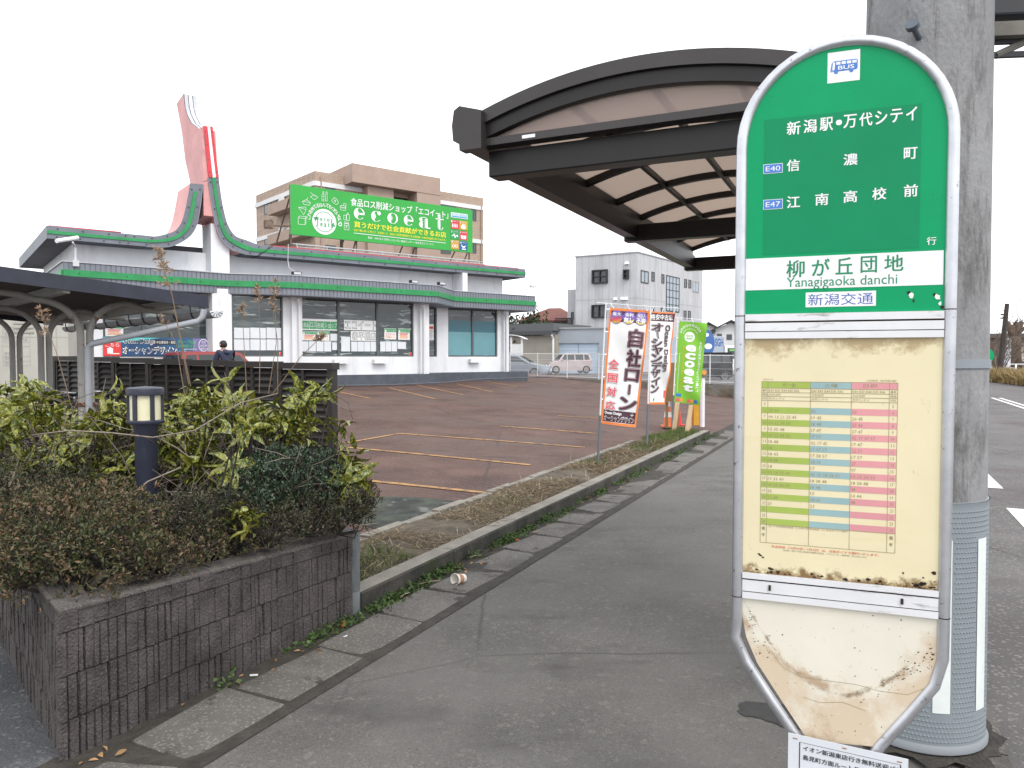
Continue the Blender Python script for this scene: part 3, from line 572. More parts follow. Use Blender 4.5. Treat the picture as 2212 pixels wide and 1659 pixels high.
paper(z3, (664, 628, 780, 704), VL, 'green headed poster in the left wing window beneath the cycle shelter roof', 'eco', pw)
paper(z3, (436, 605, 478, 815), VL-.1, 'tall white and red notice on the shop wall at its left end', 'list', None, 'wall_notice', 'sign')
# used-car banner in the left wing window
v, off = VL, .05; q = qv(v, off); (a0, b1), (a1, b0) = q(*z3(650, 706)), q(*z3(1335, 828)); w, h = a1-a0, b1-b0; M = lambda a, b, o: P0(a0+w*a, b0+h*b, -v+off+o)
mat('banner_navy', (.012, .03, .10), .5, .0, .5, col2=(.03, .16, .32), stretch=(1, 1, .6)); mat('banner_teal', (.10, .50, .50), .5); mat('banner_violet', (.20, .17, .38), .5); mat('lime_ink', (.16, .55, .10), .5)
g = MB(); g.pbox(P0, a0, a1, b0, b1, -v+off-.02, -v+off, 0); rect(g, M, .0, .0, .155, .72, .003, 1); g.poly([M(0, .72, .003), M(.155, .72, .003), M(.52, .98, .003), M(0, .98, .003)], 2); rect(g, M, .82, .02, .995, .98, .003, 3)
put(g, 'こちら', M, .02, .48, .14, .68, .006, 4); line(g, M, [(.06, .4), (.06, .12), (.14, .12)], .05, .006, 4); g.poly([M(.03, .34, .007), M(.09, .34, .007), M(.06, .48, .007)], 4)
for s, b, bx in (('Ocean Design', .035, (.175, .60, .46, .92)), ('オーシャンデザイン', .05, (.17, .10, .66, .50))): put(g, s, M, *bx, .006, 4, b)
put(g, 'Ocean Design', M, .18, .63, .455, .90, .009, 5, .02); put(g, 'オーシャンデザイン', M, .178, .13, .652, .47, .009, 5, .015)
rect(g, M, .465, .62, .66, .86, .006, 5); put(g, '中古車販売・買取', M, .475, .66, .65, .82, .009, 4)
put(g, 'グループ在庫', M, .675, .68, .85, .88, .006, 6); put(g, '2,000台以上', M, .675, .46, .85, .66, .006, 6); put(g, '格安中古車専門店', M, .73, .32, .86, .42, .006, 4); put(g, '地域No.1', M, .665, .06, .84, .30, .006, 4)
disc(g, M, .925, .60, .05, .36, .006, 4, 28, 0, 6.2832, .88); put(g, '全国', M, .905, .70, .945, .86, .006, 4); put(g, '60店舗', M, .89, .52, .96, .66, .006, 4); put(g, '展開中', M, .895, .34, .955, .48, .006, 4)
tag(g.build('window_banner', ['banner_navy', 'red_ink', 'banner_teal', 'banner_violet', 'white_ink', 'black_ink', 'lime_ink']), 'wide navy used car banner with a red arrow square under the left wing window', 'banner')
# ================================================================ ROOF BILLBOARD
VB = 1.0; qb = Q(-VB); (b_l, b_t), (b_r, b_t2) = qb(628.5, 397), qb(1020.5, 457); b_b = qb(628.5, 505.7)[1]
mat('board_green', (.025, .36, .045), .45, .06, .6); mat('rust_steel', (.16, .105, .08), .8, .4, 6); mat('galv', (.36, .37, .38), .5, .15, 5); mat('light_steel', (.42, .41, .40), .5)
BB = thing('rooftop_billboard', P0((b_l+b_r)/2, ZT, -VB), 'large green billboard with white and yellow lettering standing on the shop roof', 'billboard')
g = MB(); g.pbox(P0, b_l, b_r, b_b, b_t, -VB-.12, -VB, 0); board = g.build('sign_board', 'board_green', BB)
g = MB(); M = lambda a, b, o: P0(a, b, -VB+o)
def zb(x, y): return qb(*z2(x, y))
def zput(s, lx, ly, rx, ry, off=.01, mi=0, bold=0.0, **k):
    (a0, b0), (a1, b1) = zb(lx, ly), zb(rx, ry); put(g, s, M, a0, b0, a1, b1, off, mi, bold, **k)
def ybase(xl, y, x): return None
def zrow(s, lx, yb, rx, hz, mi=0, bold=0.0, off=.01, **k):     # baseline starts at (lx, yb), ends at rx, height hz at the left end
    (a0, b0) = zb(lx, yb); b1 = zb(lx, yb-hz)[1]; a1 = zb(rx, yb+(rx-lx)*.108)[0]; put(g, s, M, a0, b0, a1, b1, off, mi, bold, **k)
zrow('食品ロス削減ショップ「エコイート」', 742, 318, 1460, 58, 0, .012); zrow('買うだけで社会貢献ができるお店', 768, 477, 1444, 44, 1, .02)
zrow('当店で購入頂いた売上げ（全部金）は、食品ロス削減活動費及び生活困窮者への食料支援費に充てられます。', 764, 506, 1443, 18, 1, .01)
zrow('運営：NPO法人日本もったいない食品センター / 株式会社スリーエコ', 868, 562, 1352, 18, 0)
a, b = zb(764, 520); a2 = zb(1443, 593)[0]; line(g, M, [(a, b), (a2, b)], .022, .01, 0)
# the six display letters: a fat stroke, a slit and a thin stroke each
def crescent(ca, cb, ra, rb, t0, t1, w0, w1, n=18):
    o = []
    for i in range(n+1):
        t = t0+(t1-t0)*i/n; w = w0+(w1-w0)*math.sin(math.pi*i/n); o += [M(ca+ra*math.cos(t), cb+rb*math.sin(t), .012), M(ca+(ra-w)*math.cos(t), cb+(rb-w*.35)*math.sin(t), .012)]
    g.add(o, [(2*i, 2*i+2, 2*i+3, 2*i+1) for i in range(n)], 0)
def bar(a0, b0, a1, b1, off=.012, mi=0): rect(g, M, a0, b0, a1, b1, off, mi)
lets = [('e', 765, 845, 420, 335), ('c', 892, 966, 437, 358), ('o', 1012, 1090, 452, 372), ('e', 1133, 1204, 466, 388), ('a', 1243, 1320, 485, 402), ('t', 1366, 1420, 498, 385)]
for ch, x0, x1, yb, yt in lets:
    a0 = zb(x0, yb)[0]; a1 = zb(x1, yb)[0]; b0 = zb((x0+x1)/2, yb)[1]; b1 = zb((x0+x1)/2, yt)[1]; ca, cb, ra, rb = (a0+a1)/2, (b0+b1)/2, (a1-a0)/2, (b1-b0)/2; pi = math.pi
    if ch in 'eoc':
        crescent(ca, cb, ra, rb, pi*.5, pi*1.5, .03, ra*.95); bar(ca-ra*.30, cb-rb*.86, ca-ra*.22, cb+rb*.86, .014, 2)
        if ch == 'e': crescent(ca, cb, ra, rb, -pi*.02, pi*.5, .03, ra*.30); bar(ca, cb-.04, ca+ra*.95, cb+.03); crescent(ca, cb, ra, rb, -pi*.5, -pi*.22, .04, .05)
        if ch == 'o': crescent(ca, cb, ra, rb, -pi*.5, pi*.5, .03, ra*.35)
        if ch == 'c': crescent(ca, cb, ra, rb, pi*.2, pi*.5, .04, .08); disc(g, M, ca+ra*.6, cb+rb*.62, .08, .08, .013, 0, 12); crescent(ca, cb, ra, rb, -pi*.5, -pi*.2, .03, .04)
    elif ch == 'a':
        bar(ca+ra*.15, b0, ca+ra*.72, b1-.08); bar(ca+ra*.3, b0, ca+ra*.38, b1-.1, .014, 2); crescent(ca-ra*.1, cb-rb*.38, ra*.85, rb*.62, pi*.5, pi*1.5, .03, ra*.75); crescent(ca, b1-rb*.45, ra*.72, rb*.45, pi*.1, pi*.95, .05, .06); disc(g, M, ca-ra*.6, b1-rb*.5, .08, .08, .013, 0, 12); bar(ca+ra*.6, b0, a1+.06, b0+.05)
    else:
        bar(ca-ra*.35, b0+.05, ca+ra*.35, b1); bar(ca-ra*.1, b0+.08, ca, b1-.05, .014, 2); bar(a0, b0+(b1-b0)*.68, a1+.05, b0+(b1-b0)*.74); crescent(ca+ra*.4, b0+.18, ra*.8, .18, pi*1.05, pi*1.9, .04, .05)
# round badge on the left
ca, cb = zb(548, 438); rr = zb(637, 438)[0]-ca; rv = cb-zb(548, 531)[1]; rr = rv = (abs(rr)+abs(rv))/2
disc(g, M, ca, cb, rr, rr, .01, 0, 40)
for t0, t1 in ((.15*math.pi, .9*math.pi), (1.15*math.pi, 1.9*math.pi)): disc(g, M, ca, cb, rr*.80, rr*.80, .013, 3, 20, t0, t1, .93)
for t, d in ((.92*math.pi, 1), (1.92*math.pi, 1)): x, y = ca+rr*.77*math.cos(t), cb+rr*.77*math.sin(t); g.poly([M(x-.09, y+.05, .013), M(x+.09, y+.05, .013), M(x, y-.12, .013)] if t < 4 else [M(x-.09, y-.05, .013), M(x, y+.12, .013), M(x+.09, y-.05, .013)], 3)
put(g, 'e c o', M, ca-rr*.34, cb+rr*.05, ca+rr*.42, cb+rr*.28, .013, 3, .03); put(g, 'e a t', M, ca-rr*.34, cb-rr*.38, ca+rr*.42, cb-rr*.06, .013, 3, .03)
bar(ca-rr*.62, cb-rr*.4, ca-rr*.54, cb+rr*.15, .013, 3); bar(ca-rr*.68, cb+rr*.1, ca-rr*.48, cb+rr*.32, .013, 3); bar(ca+rr*.56, cb-rr*.4, ca+rr*.66, cb+rr*.3, .013, 3)
for i, c in enumerate('これを捨てるなんてもったいない。'):       # lettering bent round the badge
    t = math.radians(172-i*11.6); R_ = rr*1.32; x, y = ca+R_*math.cos(t), cb+R_*math.sin(t); w = t-math.pi/2
    Mr = lambda p, q_, o, x=x, y=y, w=w: M(x+p*math.cos(w)-q_*math.sin(w), y+p*math.sin(w)+q_*math.cos(w), o)
    put(g, c, Mr, -.075, -.075, .075, .075, .011, 0, .01, keep=True)
# white outline food drawings round it: toast, sandwich, bowl, parcel, bottles, rolls, burger, bags, jar
def icon(px, py, parts):
    a, b = zb(px, py)
    for p in parts: line(g, M, [(a+x*.17, b+y*.17) for x, y in p], .014, .011, 0)
R4 = lambda x0, y0, x1, y1: [(x0, y0), (x1, y0), (x1, y1), (x0, y1), (x0, y0)]
icon(383, 428, [R4(-.9, -.9, .7, .5), [(-.9, .5), (-.6, .95), (.9, .95), (.9, -.5), (.7, -.9)], [(.7, .5), (.9, .9)]]); icon(385, 355, [[(-.9, .6), (.9, .3), (.3, -.9), (-.9, .6)], [(-.9, .6), (.8, .9), (.9, .3)]]); icon(415, 290, [[(-1, 0), (1, -.1), (.6, -.7), (-.6, -.7), (-1, 0)], [(-.9, 0), (0, .5), (.9, 0)], [(0, .3), (.4, 1)]])
icon(472, 252, [[(-.9, -.2), (.1, -.7), (.9, 0), (-.1, .4), (-.9, -.2)], [(-.9, .8), (.4, .1)]]); icon(541, 252, [[(-.4, -1), (-.4, .3), (-.15, .6), (-.15, 1.1), (.1, 1.1)], [(-.4, -1), (.1, -1), (.1, 1.1)], R4(-.4, -.6, .1, .0)]); icon(560, 252, [[(-.2, -1), (-.2, .3), (0, .6), (0, 1.1), (.25, 1.1), (.25, -1), (-.2, -1)]])
icon(625, 285, [[(-.8, 0), (-.2, .8), (.5, .5), (.9, -.2), (.4, -.8), (-.3, -.5), (-.8, 0)], [(-.2, .3), (.3, .1), (.1, -.3), (-.2, .3)]]); icon(686, 330, [[(-.8, 0), (-.5, .4), (.4, .4), (.7, 0), (-.8, 0)], [(-.8, -.2), (.7, -.2), (.5, -.7), (-.6, -.7), (-.8, -.2)], [(.1, .5), (.2, 1), (.7, .9), (.7, .1)]])
icon(711, 400, [R4(-.7, -.8, -.1, .3), R4(0, -.8, .7, .5), [(.1, .5), (.3, 1), (.6, .5)]]); icon(711, 468, [R4(-.6, -.9, .6, .5), R4(-.5, .6, .5, .9), [(-.6, .1), (.6, .1)], [(-.2, -.5), (0, 0), (.2, -.5)]])
# goals panel: heading and six coloured squares with numbers and simple signs
cols = [(.62, .03, .06), (.55, .33, .04), (.03, .30, .10), (.60, .04, .06), (.55, .29, .05), (.005, .10, .28)]
for i, c in enumerate(cols): mat('goal_colour_%s' % 'abcdef'[i], c, .5)
mat('goal_heading', (.72, .78, .80), .5); mat('goal_blue', (.03, .30, .52), .5)
gm = ['white_ink', 'yellow_ink', 'board_green', 'leaf_green', 'goal_heading', 'goal_blue']+['goal_colour_%s' % c for c in 'abcdef']
def zrect(x0, y0, x1, y1, mi, off=.011):
    (a0, b1), (a1, b0) = zb(x0, y0), zb(x1, y1); rect(g, M, a0, b0, a1, b1, off, mi); return a0, b0, a1, b1
x0, y0, x1, y1 = zrect(1480, 366, 1604, 420, 4); w, h = x1-x0, y1-y0
put(g, 'SUSTAINABLE', M, x0+.04*w, y0+.68*h, x0+.46*w, y0+.86*h, .014, 5); put(g, 'DEVELOPMENT', M, x0+.04*w, y0+.46*h, x0+.46*w, y0+.64*h, .014, 5); put(g, 'GOALS', M, x0+.50*w, y0+.44*h, x0+.97*w, y0+.86*h, .014, 5, .02); rect(g, M, x0+.04*w, y0+.12*h, x0+.96*w, y0+.36*h, .014, 5)
for i, (px, py, nn) in enumerate(((1480, 422, '1'), (1543, 428, '2'), (1480, 496, '3'), (1543, 504, '4'), (1480, 570, '12'), (1543, 578, '16'))):
    x0, y0, x1, y1 = zrect(px, py, px+60, py+72, 6+i); w, h = x1-x0, y1-y0; put(g, nn, M, x0+.06*w, y0+.72*h, x0+(.16 if len(nn) == 1 else .26)*w, y0+.95*h, .014, 0, .02); put(g, ('貧困をなくそう', '飢餓をゼロに', 'すべての人に', '質の高い教育', 'つくる責任', '平和と公正')[i], M, x0+.32*w, y0+.8*h, x0+.9*w, y0+.92*h, .014, 0)
    cx, cy = x0+w/2, y0+h*.36
    if i == 0:
        for k in range(4): rect(g, M, cx-.36*w+.19*w*k, cy-.18*h, cx-.25*w+.19*w*k, cy+.14*h, .014, 0); disc(g, M, cx-.305*w+.19*w*k, cy+.2*h, .05*w, .05*w, .014, 0, 8)
    elif i == 1: disc(g, M, cx, cy-.05*h, .3*w, .22*w, .014, 0, 16, math.pi, 2*math.pi, .0); [line(g, M, [(cx+d*w, cy+.08*h), (cx+(d+.05)*w, cy+.3*h)], .03, .014, 0) for d in (-.15, 0, .15)]
    elif i == 2: line(g, M, [(cx-.4*w, cy), (cx-.2*w, cy), (cx-.1*w, cy+.25*h), (cx, cy-.25*h), (cx+.12*w, cy+.1*h), (cx+.2*w, cy)], .035, .014, 0); disc(g, M, cx+.3*w, cy+.02*h, .1*w, .1*w, .014, 0, 10)
    elif i == 3: g.poly([M(cx-.32*w, cy+.2*h, .014), M(cx-.32*w, cy-.2*h, .014), M(cx-.02*w, cy-.26*h, .014), M(cx-.02*w, cy+.14*h, .014)], 0); g.poly([M(cx+.02*w, cy+.14*h, .014), M(cx+.02*w, cy-.26*h, .014), M(cx+.32*w, cy-.2*h, .014), M(cx+.32*w, cy+.2*h, .014)], 0)
    elif i == 4: disc(g, M, cx-.18*w, cy, .18*w, .16*w, .014, 0, 18, 0, 6.283, .65); disc(g, M, cx+.18*w, cy, .18*w, .16*w, .014, 0, 18, 0, 6.283, .65)
    else: g.poly([M(cx-.34*w, cy+.28*h, .014), M(cx-.02*w, cy+.06*h, .014), M(cx+.34*w, cy+.2*h, .014), M(cx+.1*w, cy-.1*h, .014), M(cx-.16*w, cy-.06*h, .014)], 0); rect(g, M, cx-.2*w, cy-.3*h, cx+.3*w, cy-.18*h, .014, 0)
g.build('lettering', gm, board)
g = MB()           # steel supports
for a in (b_l+.05, (b_l*2+b_r)/3, (b_l+2*b_r)/3, b_r-.05):
    g.tube([P0(a, ZT-.05, -VB-.2), P0(a, b_t, -VB-.2)], .04, 6); g.tube([P0(a-.02, ZT-.05, -VB-2.2), P0(a-.02, b_t-.5, -VB-.25)], .035, 6); g.tube([P0(a+.3, ZT-.05, -VB-1.4), P0(a+.02, b_b+.2, -VB-.25)], .03, 6)
g.build('support_frame', 'rust_steel', BB)
g = MB()
for b, v in ((ZT+.1, -.35), (ZT+.22, -.5), (ZT+.3, -.9)): g.tube([P0(b_l, b, v), P0(b_r+.2, b, v)], .022, 6)
for k in range(8): a = b_l+(b_r-b_l)*k/7; g.tube([P0(a, ZT-.02, -.35), P0(a, ZT+.22, -.5), P0(a, ZT+.3, -.9)], .02, 5)
g.build('service_rail', 'galv', BB)
for a in (b_l-.35, ): g = MB(); g.tube([P0(a+.35, b_b+.35, -VB-.3), P0(a-.55, b_b+.2, -VB+.2)], .03, 6); g.pbox(P0, a-.75, a-.45, b_b+.1, b_b+.38, -VB+.1, -VB+.3); g.build('floodlight', 'rust_steel', BB)
# ================================================================ BUS STOP SIGN
A_ = Vector((.62, 2.0, 0)); B_ = Vector((1.0546, 1.835, 0)); PS = Plane(A_, B_-A_); SW = (B_-A_).length
sp = lambda x, y: PS.px(x, y)
m = mat('alu', (.60, .61, .64), .38, .0, 14, metal=.85, col2=(.50, .51, .54)); mixc(m, noisefac(m, 40, .62, .7, 6), (.12, .12, .11))
m = mat('alu_flat', (.70, .70, .72), .45, .05, 6, metal=.1); mixc(m, noisefac(m, 9, .60, .74, 7, stretch=(1, 1, 5)), (.25, .23, .2))
m = mat('sign_green', (.0, .30, .115), .45, .06, 3, spec=.2); mixc(m, noisefac(m, 60, .70, .74, 3), (.0, .18, .08))
mat('sign_green_sticker', (.0, .235, .095), .42, .05, 3, spec=.22); mat('sign_white', (.80, .80, .80), .4, .03, 5); mat('sign_green_ink', (.0, .22, .10), .5); mat('sign_blue', (.05, .18, .55), .4); mat('sign_navy', (.06, .12, .42), .45); mat('rust_black', (.025, .017, .012), .9)
def stain(m, zlo, zhi, col, scale=9, amt=.9, bowl=0, band=0):
    """rust and dirt that gathers along one edge of the plate, broken up by noise (world height)"""
    N, L, b = nodes(m); g = N.new('ShaderNodeNewGeometry'); sx = N.new('ShaderNodeSeparateXYZ'); L(g.outputs['Position'], sx.inputs[0]); zs = sx.outputs[2]
    def mth(op, a, b_=None):
        q = N.new('ShaderNodeMath'); q.operation = op
        for i, x in enumerate((a, b_)):
            if x is None: continue
            if isinstance(x, (int, float)): q.inputs[i].default_value = x
            else: L(x, q.inputs[i])
        return q.outputs[0]
    if bowl:       # the tide mark hangs like a bowl: lower in the middle of the plate than at its sides
        dp = N.new('ShaderNodeVectorMath'); dp.operation = 'DOT_PRODUCT'; L(g.outputs['Position'], dp.inputs[0]); dp.inputs[1].default_value = tuple(PS.u); d_ = mth('SUBTRACT', dp.outputs['Value'], PS.o.dot(PS.u)+SW*.52); zs = mth('SUBTRACT', zs, mth('MULTIPLY', mth('MULTIPLY', d_, d_), bowl))
    if band: zs = mth('ABSOLUTE', mth('SUBTRACT', zs, band))
    mr = N.new('ShaderNodeMapRange'); mr.inputs[1].default_value = zlo; mr.inputs[2].default_value = zhi; mr.inputs[3].default_value = amt; mr.inputs[4].default_value = 0; L(zs, mr.inputs[0])
    nf = noisefac(m, scale, .3, .75, 9, .72); ad = N.new('ShaderNodeMath'); ad.operation = 'ADD'; L(mr.outputs[0], ad.inputs[0]); L(nf, ad.inputs[1])
    m2 = N.new('ShaderNodeMapRange'); m2.inputs[1].default_value = .78; m2.inputs[2].default_value = 1.12; L(ad.outputs[0], m2.inputs[0]); mixc(m, m2.outputs[0], col)
zc0, zc1 = sp(1820, 1255)[1], sp(1820, 735)[1]; zt0 = sp(1820, 1600)[1]; zt1 = sp(1820, 1305)[1]
m = mat('cream_board', (.72, .64, .42), .42, .06, 1.6); mixc(m, noisefac(m, 5, .55, .75, 6, stretch=(1, 1, 4)), (.69, .60, .36)); stain(m, zc0-.006, zc0+.038, (.20, .12, .045), 24, .85); stain(m, zc1-.0, zc1-.06, (.42, .32, .17), 12, .7)
m = mat('stained_plate', (.70, .66, .56), .5, .04, 4); stain(m, zt0+.06, zt0+.21, (.60, .49, .36), 6, .75, bowl=3.2); stain(m, .0, .040, (.44, .33, .22), 9, .55, bowl=2.6, band=zt0+.138); stain(m, zt0-.02, zt0+.11, (.42, .30, .19), 10, .5); stain(m, .0, .02, (.24, .17, .10), 22, .44, bowl=3.9, band=zt0+.122); mixc(m, noisefac(m, 70, .69, .72, 3), (.12, .09, .06))
N_, L_, b_ = nodes(m)
BS = thing('bus_stop_sign', PS(SW/2, 0, 0), 'round-topped green bus stop sign in a silver pipe frame with yellowed timetable', 'bus stop sign')
TR = .0145; w0, w1 = -.012, SW+.012; cxs = SW/2; rad = (w1-w0)/2; zsp = sp(1840, 88)[1]-rad
# frame path, starting at the foot
zb1 = sp(1600, 1330)[1]; zfoot = sp(1825, 1690)[1]
path = [(cxs-.035, zfoot-.0), (cxs-.05, zfoot+.02), (cxs-.085, zfoot+.07)]
pl = [sp(1735, 1590), sp(1680, 1510), sp(1628, 1430), sp(1604, 1375)]; pr = [sp(1895, 1610), sp(1955, 1545), sp(2012, 1480), sp(2040, 1425)]
left = [(w0+.085*0+p[0]*0+max(w0, p[0]-.008), p[1]) for p in pl]+[(w0, zb1-.005), (w0, zb1+.05)]
g = MB()
arch = [(cxs-rad*math.cos(t), zsp+rad*math.sin(t)) for t in [math.pi*i/24 for i in range(25)]]
zr1 = sp(2052, 1345)[1]
full = [(cxs-.075, pl[0][1]-.075)]+left+[(w0, zsp-.3)]+arch+[(w1, zsp-.3), (w1, zr1+.04), (w1, zr1-.01)]+[(min(w1, p[0]+.006), p[1]) for p in pr[::-1]]+[(cxs+.075, pr[0][1]-.07)]
g.tube([PS(a, b, 0) for a, b in full], TR, 12)
fr = g.build('frame', 'alu', BS, smooth=True, angle=60)
for a, b in ((w0, sp(1605, 683)[1]), (w1, sp(2055, 668)[1]), (w0, sp(1600, 1287)[1]), (w1, sp(2050, 1335)[1])):
    g = MB(); g.tube([PS(a, b-.0013, 0), PS(a, b+.0013, 0)], TR+.0006, 12); g.build('pipe_joint', 'rust_black', fr)
g = MB(); g.tube([PS(cxs, -.0, 0), PS(cxs, zt0-.06, 0)], .024, 12); g.build('post', 'alu', BS, smooth=True, angle=50)
g = MB(); g.lathe(PS(cxs, 0, 0), [(.20, .0), (.20, .05), (.17, .075), (.05, .085), (.03, .10)], 20); g.build('concrete_base', 'kerb_top', BS, smooth=True, angle=40)
# plates
TH = .004
zg0 = sp(1610, 679)[1]
g = MB(); pts = [(0, zg0), (SW, zg0), (SW, zsp)]+[(cxs+(rad-.012)*math.cos(t), zsp+(rad-.012)*math.sin(t)) for t in [math.pi*i/28 for i in range(29)]]+[(0, zsp)]
g.prism([PS(a, b, -TH) for a, b in pts], PS.n*TH*2, 0); gp = g.build('name_plate', 'sign_green', BS)
MS = lambda a, b, o: PS(a, b, TH+o)
def sbox(x0, y0, x1, y1): (a, b), (c, d) = sp(x0, y0), sp(x1, y1); return a, b, c, d
def sput(s, box, mi=0, bold=0.0, off=.0012, **k): put(g, s, MS, *box, off, mi, bold, **k)
def srect(x0, y0, x1, y1, mi, off=.0006): a, b, c, d = sbox(x0, y0, x1, y1); rect(g, MS, a, b, c, d, off, mi); return a, b, c, d
g = MB()
srect(1648, 552, 1991, 224, 0, .0005); srect(1608, 628, 2038, 541, 1, .0007)
srect(1787, 182, 1858, 107, 1, .0005)
a, b, c, d = sbox(1787, 182, 1858, 107); w, h = c-a, d-b; K = lambda x, y: (a+w*x, b+h*y)   # bus pictogram
MK = lambda x, y, o: MS(a+w*x, b+h*y, o)
g.poly([MK(.09, .36, .001), MK(.9, .36, .001), MK(.93, .42, .001), MK(.93, .66, .001), MK(.88, .70, .001), MK(.2, .70, .001), MK(.13, .64, .001)], 2)
for i in range(4): rect(g, MK, .27+.165*i, .575, .40+.165*i, .665, .0014, 1)
g.poly([MK(.145, .42, .0014), MK(.22, .42, .0014), MK(.235, .66, .0014), MK(.17, .66, .0014)], 1); rect(g, MK, .12, .385, .2, .40, .0014, 1)
for x in (.27, .74): disc(g, MK, x, .345, .065, .065, .0013, 2, 16)
put(g, 'BUS', MK, .33, .40, .82, .53, .0018, 1, .015)
row = [(x0, x1, c) for c, x0, x1 in (('新', 1700, 1742), ('潟', 1744, 1786), ('駅', 1786, 1826), ('・', 1829, 1841), ('万', 1843, 1880), ('代', 1885, 1918), ('シ', 1923, 1946), ('テ', 1937, 1960), ('イ', 1958, 1984))]
def chars(rows, yl, yr, xl, xr, hl, hr, mi=1, bold=.022):     # a row of single characters: y of the baseline and height at both ends
    for c, x0, x1 in rows:
        t = ((x0+x1)/2-xl)/(xr-xl); y = yl+(yr-yl)*t; h_ = hl+(hr-hl)*t; aa, bb, cc, dd = sbox(x0, y, x1, y-h_); sput(c, (aa, bb, cc, dd), mi, bold*.8, keep=(c == '・'))
chars((('新', 1700, 1729), ('潟', 1736, 1764), ('駅', 1771, 1799), ('・', 1806, 1818), ('万', 1822, 1850), ('代', 1856, 1884), ('シ', 1890, 1916), ('テ', 1923, 1949), ('イ', 1957, 1980)), 295, 261, 1700, 1980, 31, 31)
chars((('信', 1700, 1727), ('濃', 1822, 1852), ('町', 1952, 1981)), 373, 344, 1700, 1981, 27, 27); chars((('江', 1700, 1728), ('南', 1761, 1789), ('高', 1822, 1851), ('校', 1884, 1914), ('前', 1952, 1982)), 452, 425, 1700, 1982, 27, 28)
for t_, y0, y1 in (('E40', 377, 353), ('E47', 454, 430)):
    aa, bb, cc, dd = srect(1649, y0, 1691, y1, 1, .0009); e = .0012; rect(g, MS, aa+e, bb+e, cc-e, dd-e, .0012, 3); sput(t_, (aa+.006, bb+.006, cc-.006, dd-.006), 1, .0, .0016)
sput('行', sbox(2001, 530, 2022, 512), 1, .01)
chars((('柳', 1699, 1738), ('が', 1754, 1792), ('丘', 1805, 1842), ('団', 1859, 1894), ('地', 1910, 1951)), 601, 585, 1699, 1951, 38, 36, 4, .016)
sput('Yanagigaoka danchi', sbox(1699, 627, 1938, 592), 4, .0)
aa, bb, cc, dd = srect(1740, 664, 1892, 628, 1, .0006); sput('新潟交通', (aa+.006, bb+.004, cc-.006, dd-.004), 5, .0, .001)
random.seed(21)
for x, y, r_, mi in ((1968, 640, 9, 1), (1962, 632, 5, 6), (2025, 642, 8, 1), (2018, 636, 5, 6), (2030, 655, 5, 1), (2034, 664, 6, 6), (1973, 650, 4, 6)):
    aa, bb = sp(x, y); rr = r_/1620*1.9*.7; g.poly([MS(aa+rr*random.uniform(.5, 1.2)*math.cos(t), bb+rr*random.uniform(.6, 1.5)*math.sin(t), .0006+.0002*(mi == 1)) for t in [2*math.pi*i/9 for i in range(9)]], mi)
g.build('lettering', ['sign_green_sticker', 'sign_white', 'sign_blue', 'sign_blue', 'sign_green_ink', 'sign_navy', 'rust_black'], gp)
def bar_part(name, x0, yt0, yb0, x1, yt1, yb1, parent, off0, off1, m='alu_flat'):
    za, zb_ = sp(x0, yb0)[1], sp(x0, yt0)[1]; g = MB(); g.pbox(PS, 0, SW, za, zb_, off0, off1); return g.build(name, m, parent)
# aluminium rails above and below the timetable
zA = sp(1610, 679)[1]; zB = sp(1610, 732)[1]
for t0, t1, o1 in ((.0, .30, .010), (.36, .70, .011), (.72, 1.0, .010)): g = MB(); g.pbox(PS, .001, SW-.001, zA+(zB-zA)*t1, zA+(zB-zA)*t0-.0008, -.008, o1); g.build('rail', 'alu_flat', BS)
g = MB(); g.pbox(PS, .001, SW-.001, zB+.002, zA-.002, -.007, .0075); g.build('rail_shadow_gap', 'rust_black', BS)  # black backing strip painted as the shade between the rails
zC = sp(1605, 1234)[1]; zD = sp(1605, 1289)[1]
for t0, t1, o1 in ((.0, .22, .011), (.27, .72, .009), (.745, 1.0, .011)): g = MB(); g.pbox(PS, .001, SW-.001, zC+(zD-zC)*t1, zC+(zD-zC)*t0-.0008, -.008, o1); g.build('rail', 'alu_flat', BS)
g = MB(); g.pbox(PS, .001, SW-.001, zD+.002, zC-.002, -.007, .0075); g.build('rail_shadow_gap', 'rust_black', BS)  # shade between the lower rails, painted as a black backing strip
for x in (1663, 1948): aa = sp(x, 1265)[0]; g = MB(); g.cbox(PS(aa, (zC+zD)/2, .0105), .006, .004, .014, PS.u); g.build('rusty_latch', 'rust_black', BS)
# timetable case
g = MB(); g.pbox(PS, .0005, SW-.0005, zC, zB, -.006, .003); case = g.build('timetable_board', 'cream_board', BS)
mat('tt_green', (.33, .43, .08), .6, .06, 6); mat('tt_blue', (.27, .41, .42), .6, .06, 6); mat('tt_pink', (.64, .28, .30), .6, .06, 6); mat('tt_ink', (.30, .25, .13), .7); mat('tt_red', (.66, .21, .12), .7); mat('tt_dark', (.16, .14, .08), .7)
MT0 = lambda a, b, o: PS(a, b, .003+o)
tl, tr_, bl, br = sp(1644, 825), sp(1936, 826), sp(1644, 1171), sp(1936, 1194)
ta0, ta1 = (tl[0]+bl[0])/2, (tr_[0]+br[0])/2; tb1 = (tl[1]+tr_[1])/2; tb0 = (bl[1]+br[1])/2
MT = lambda x, y, o: MT0(ta0+(ta1-ta0)*x, tb1-(tb1-tb0)*y, o)
g = MB(); cxx = [0, .048, .372, .673, .942, 1]; hdr = .030; r0 = .118; rp = (.886-r0)/20.0
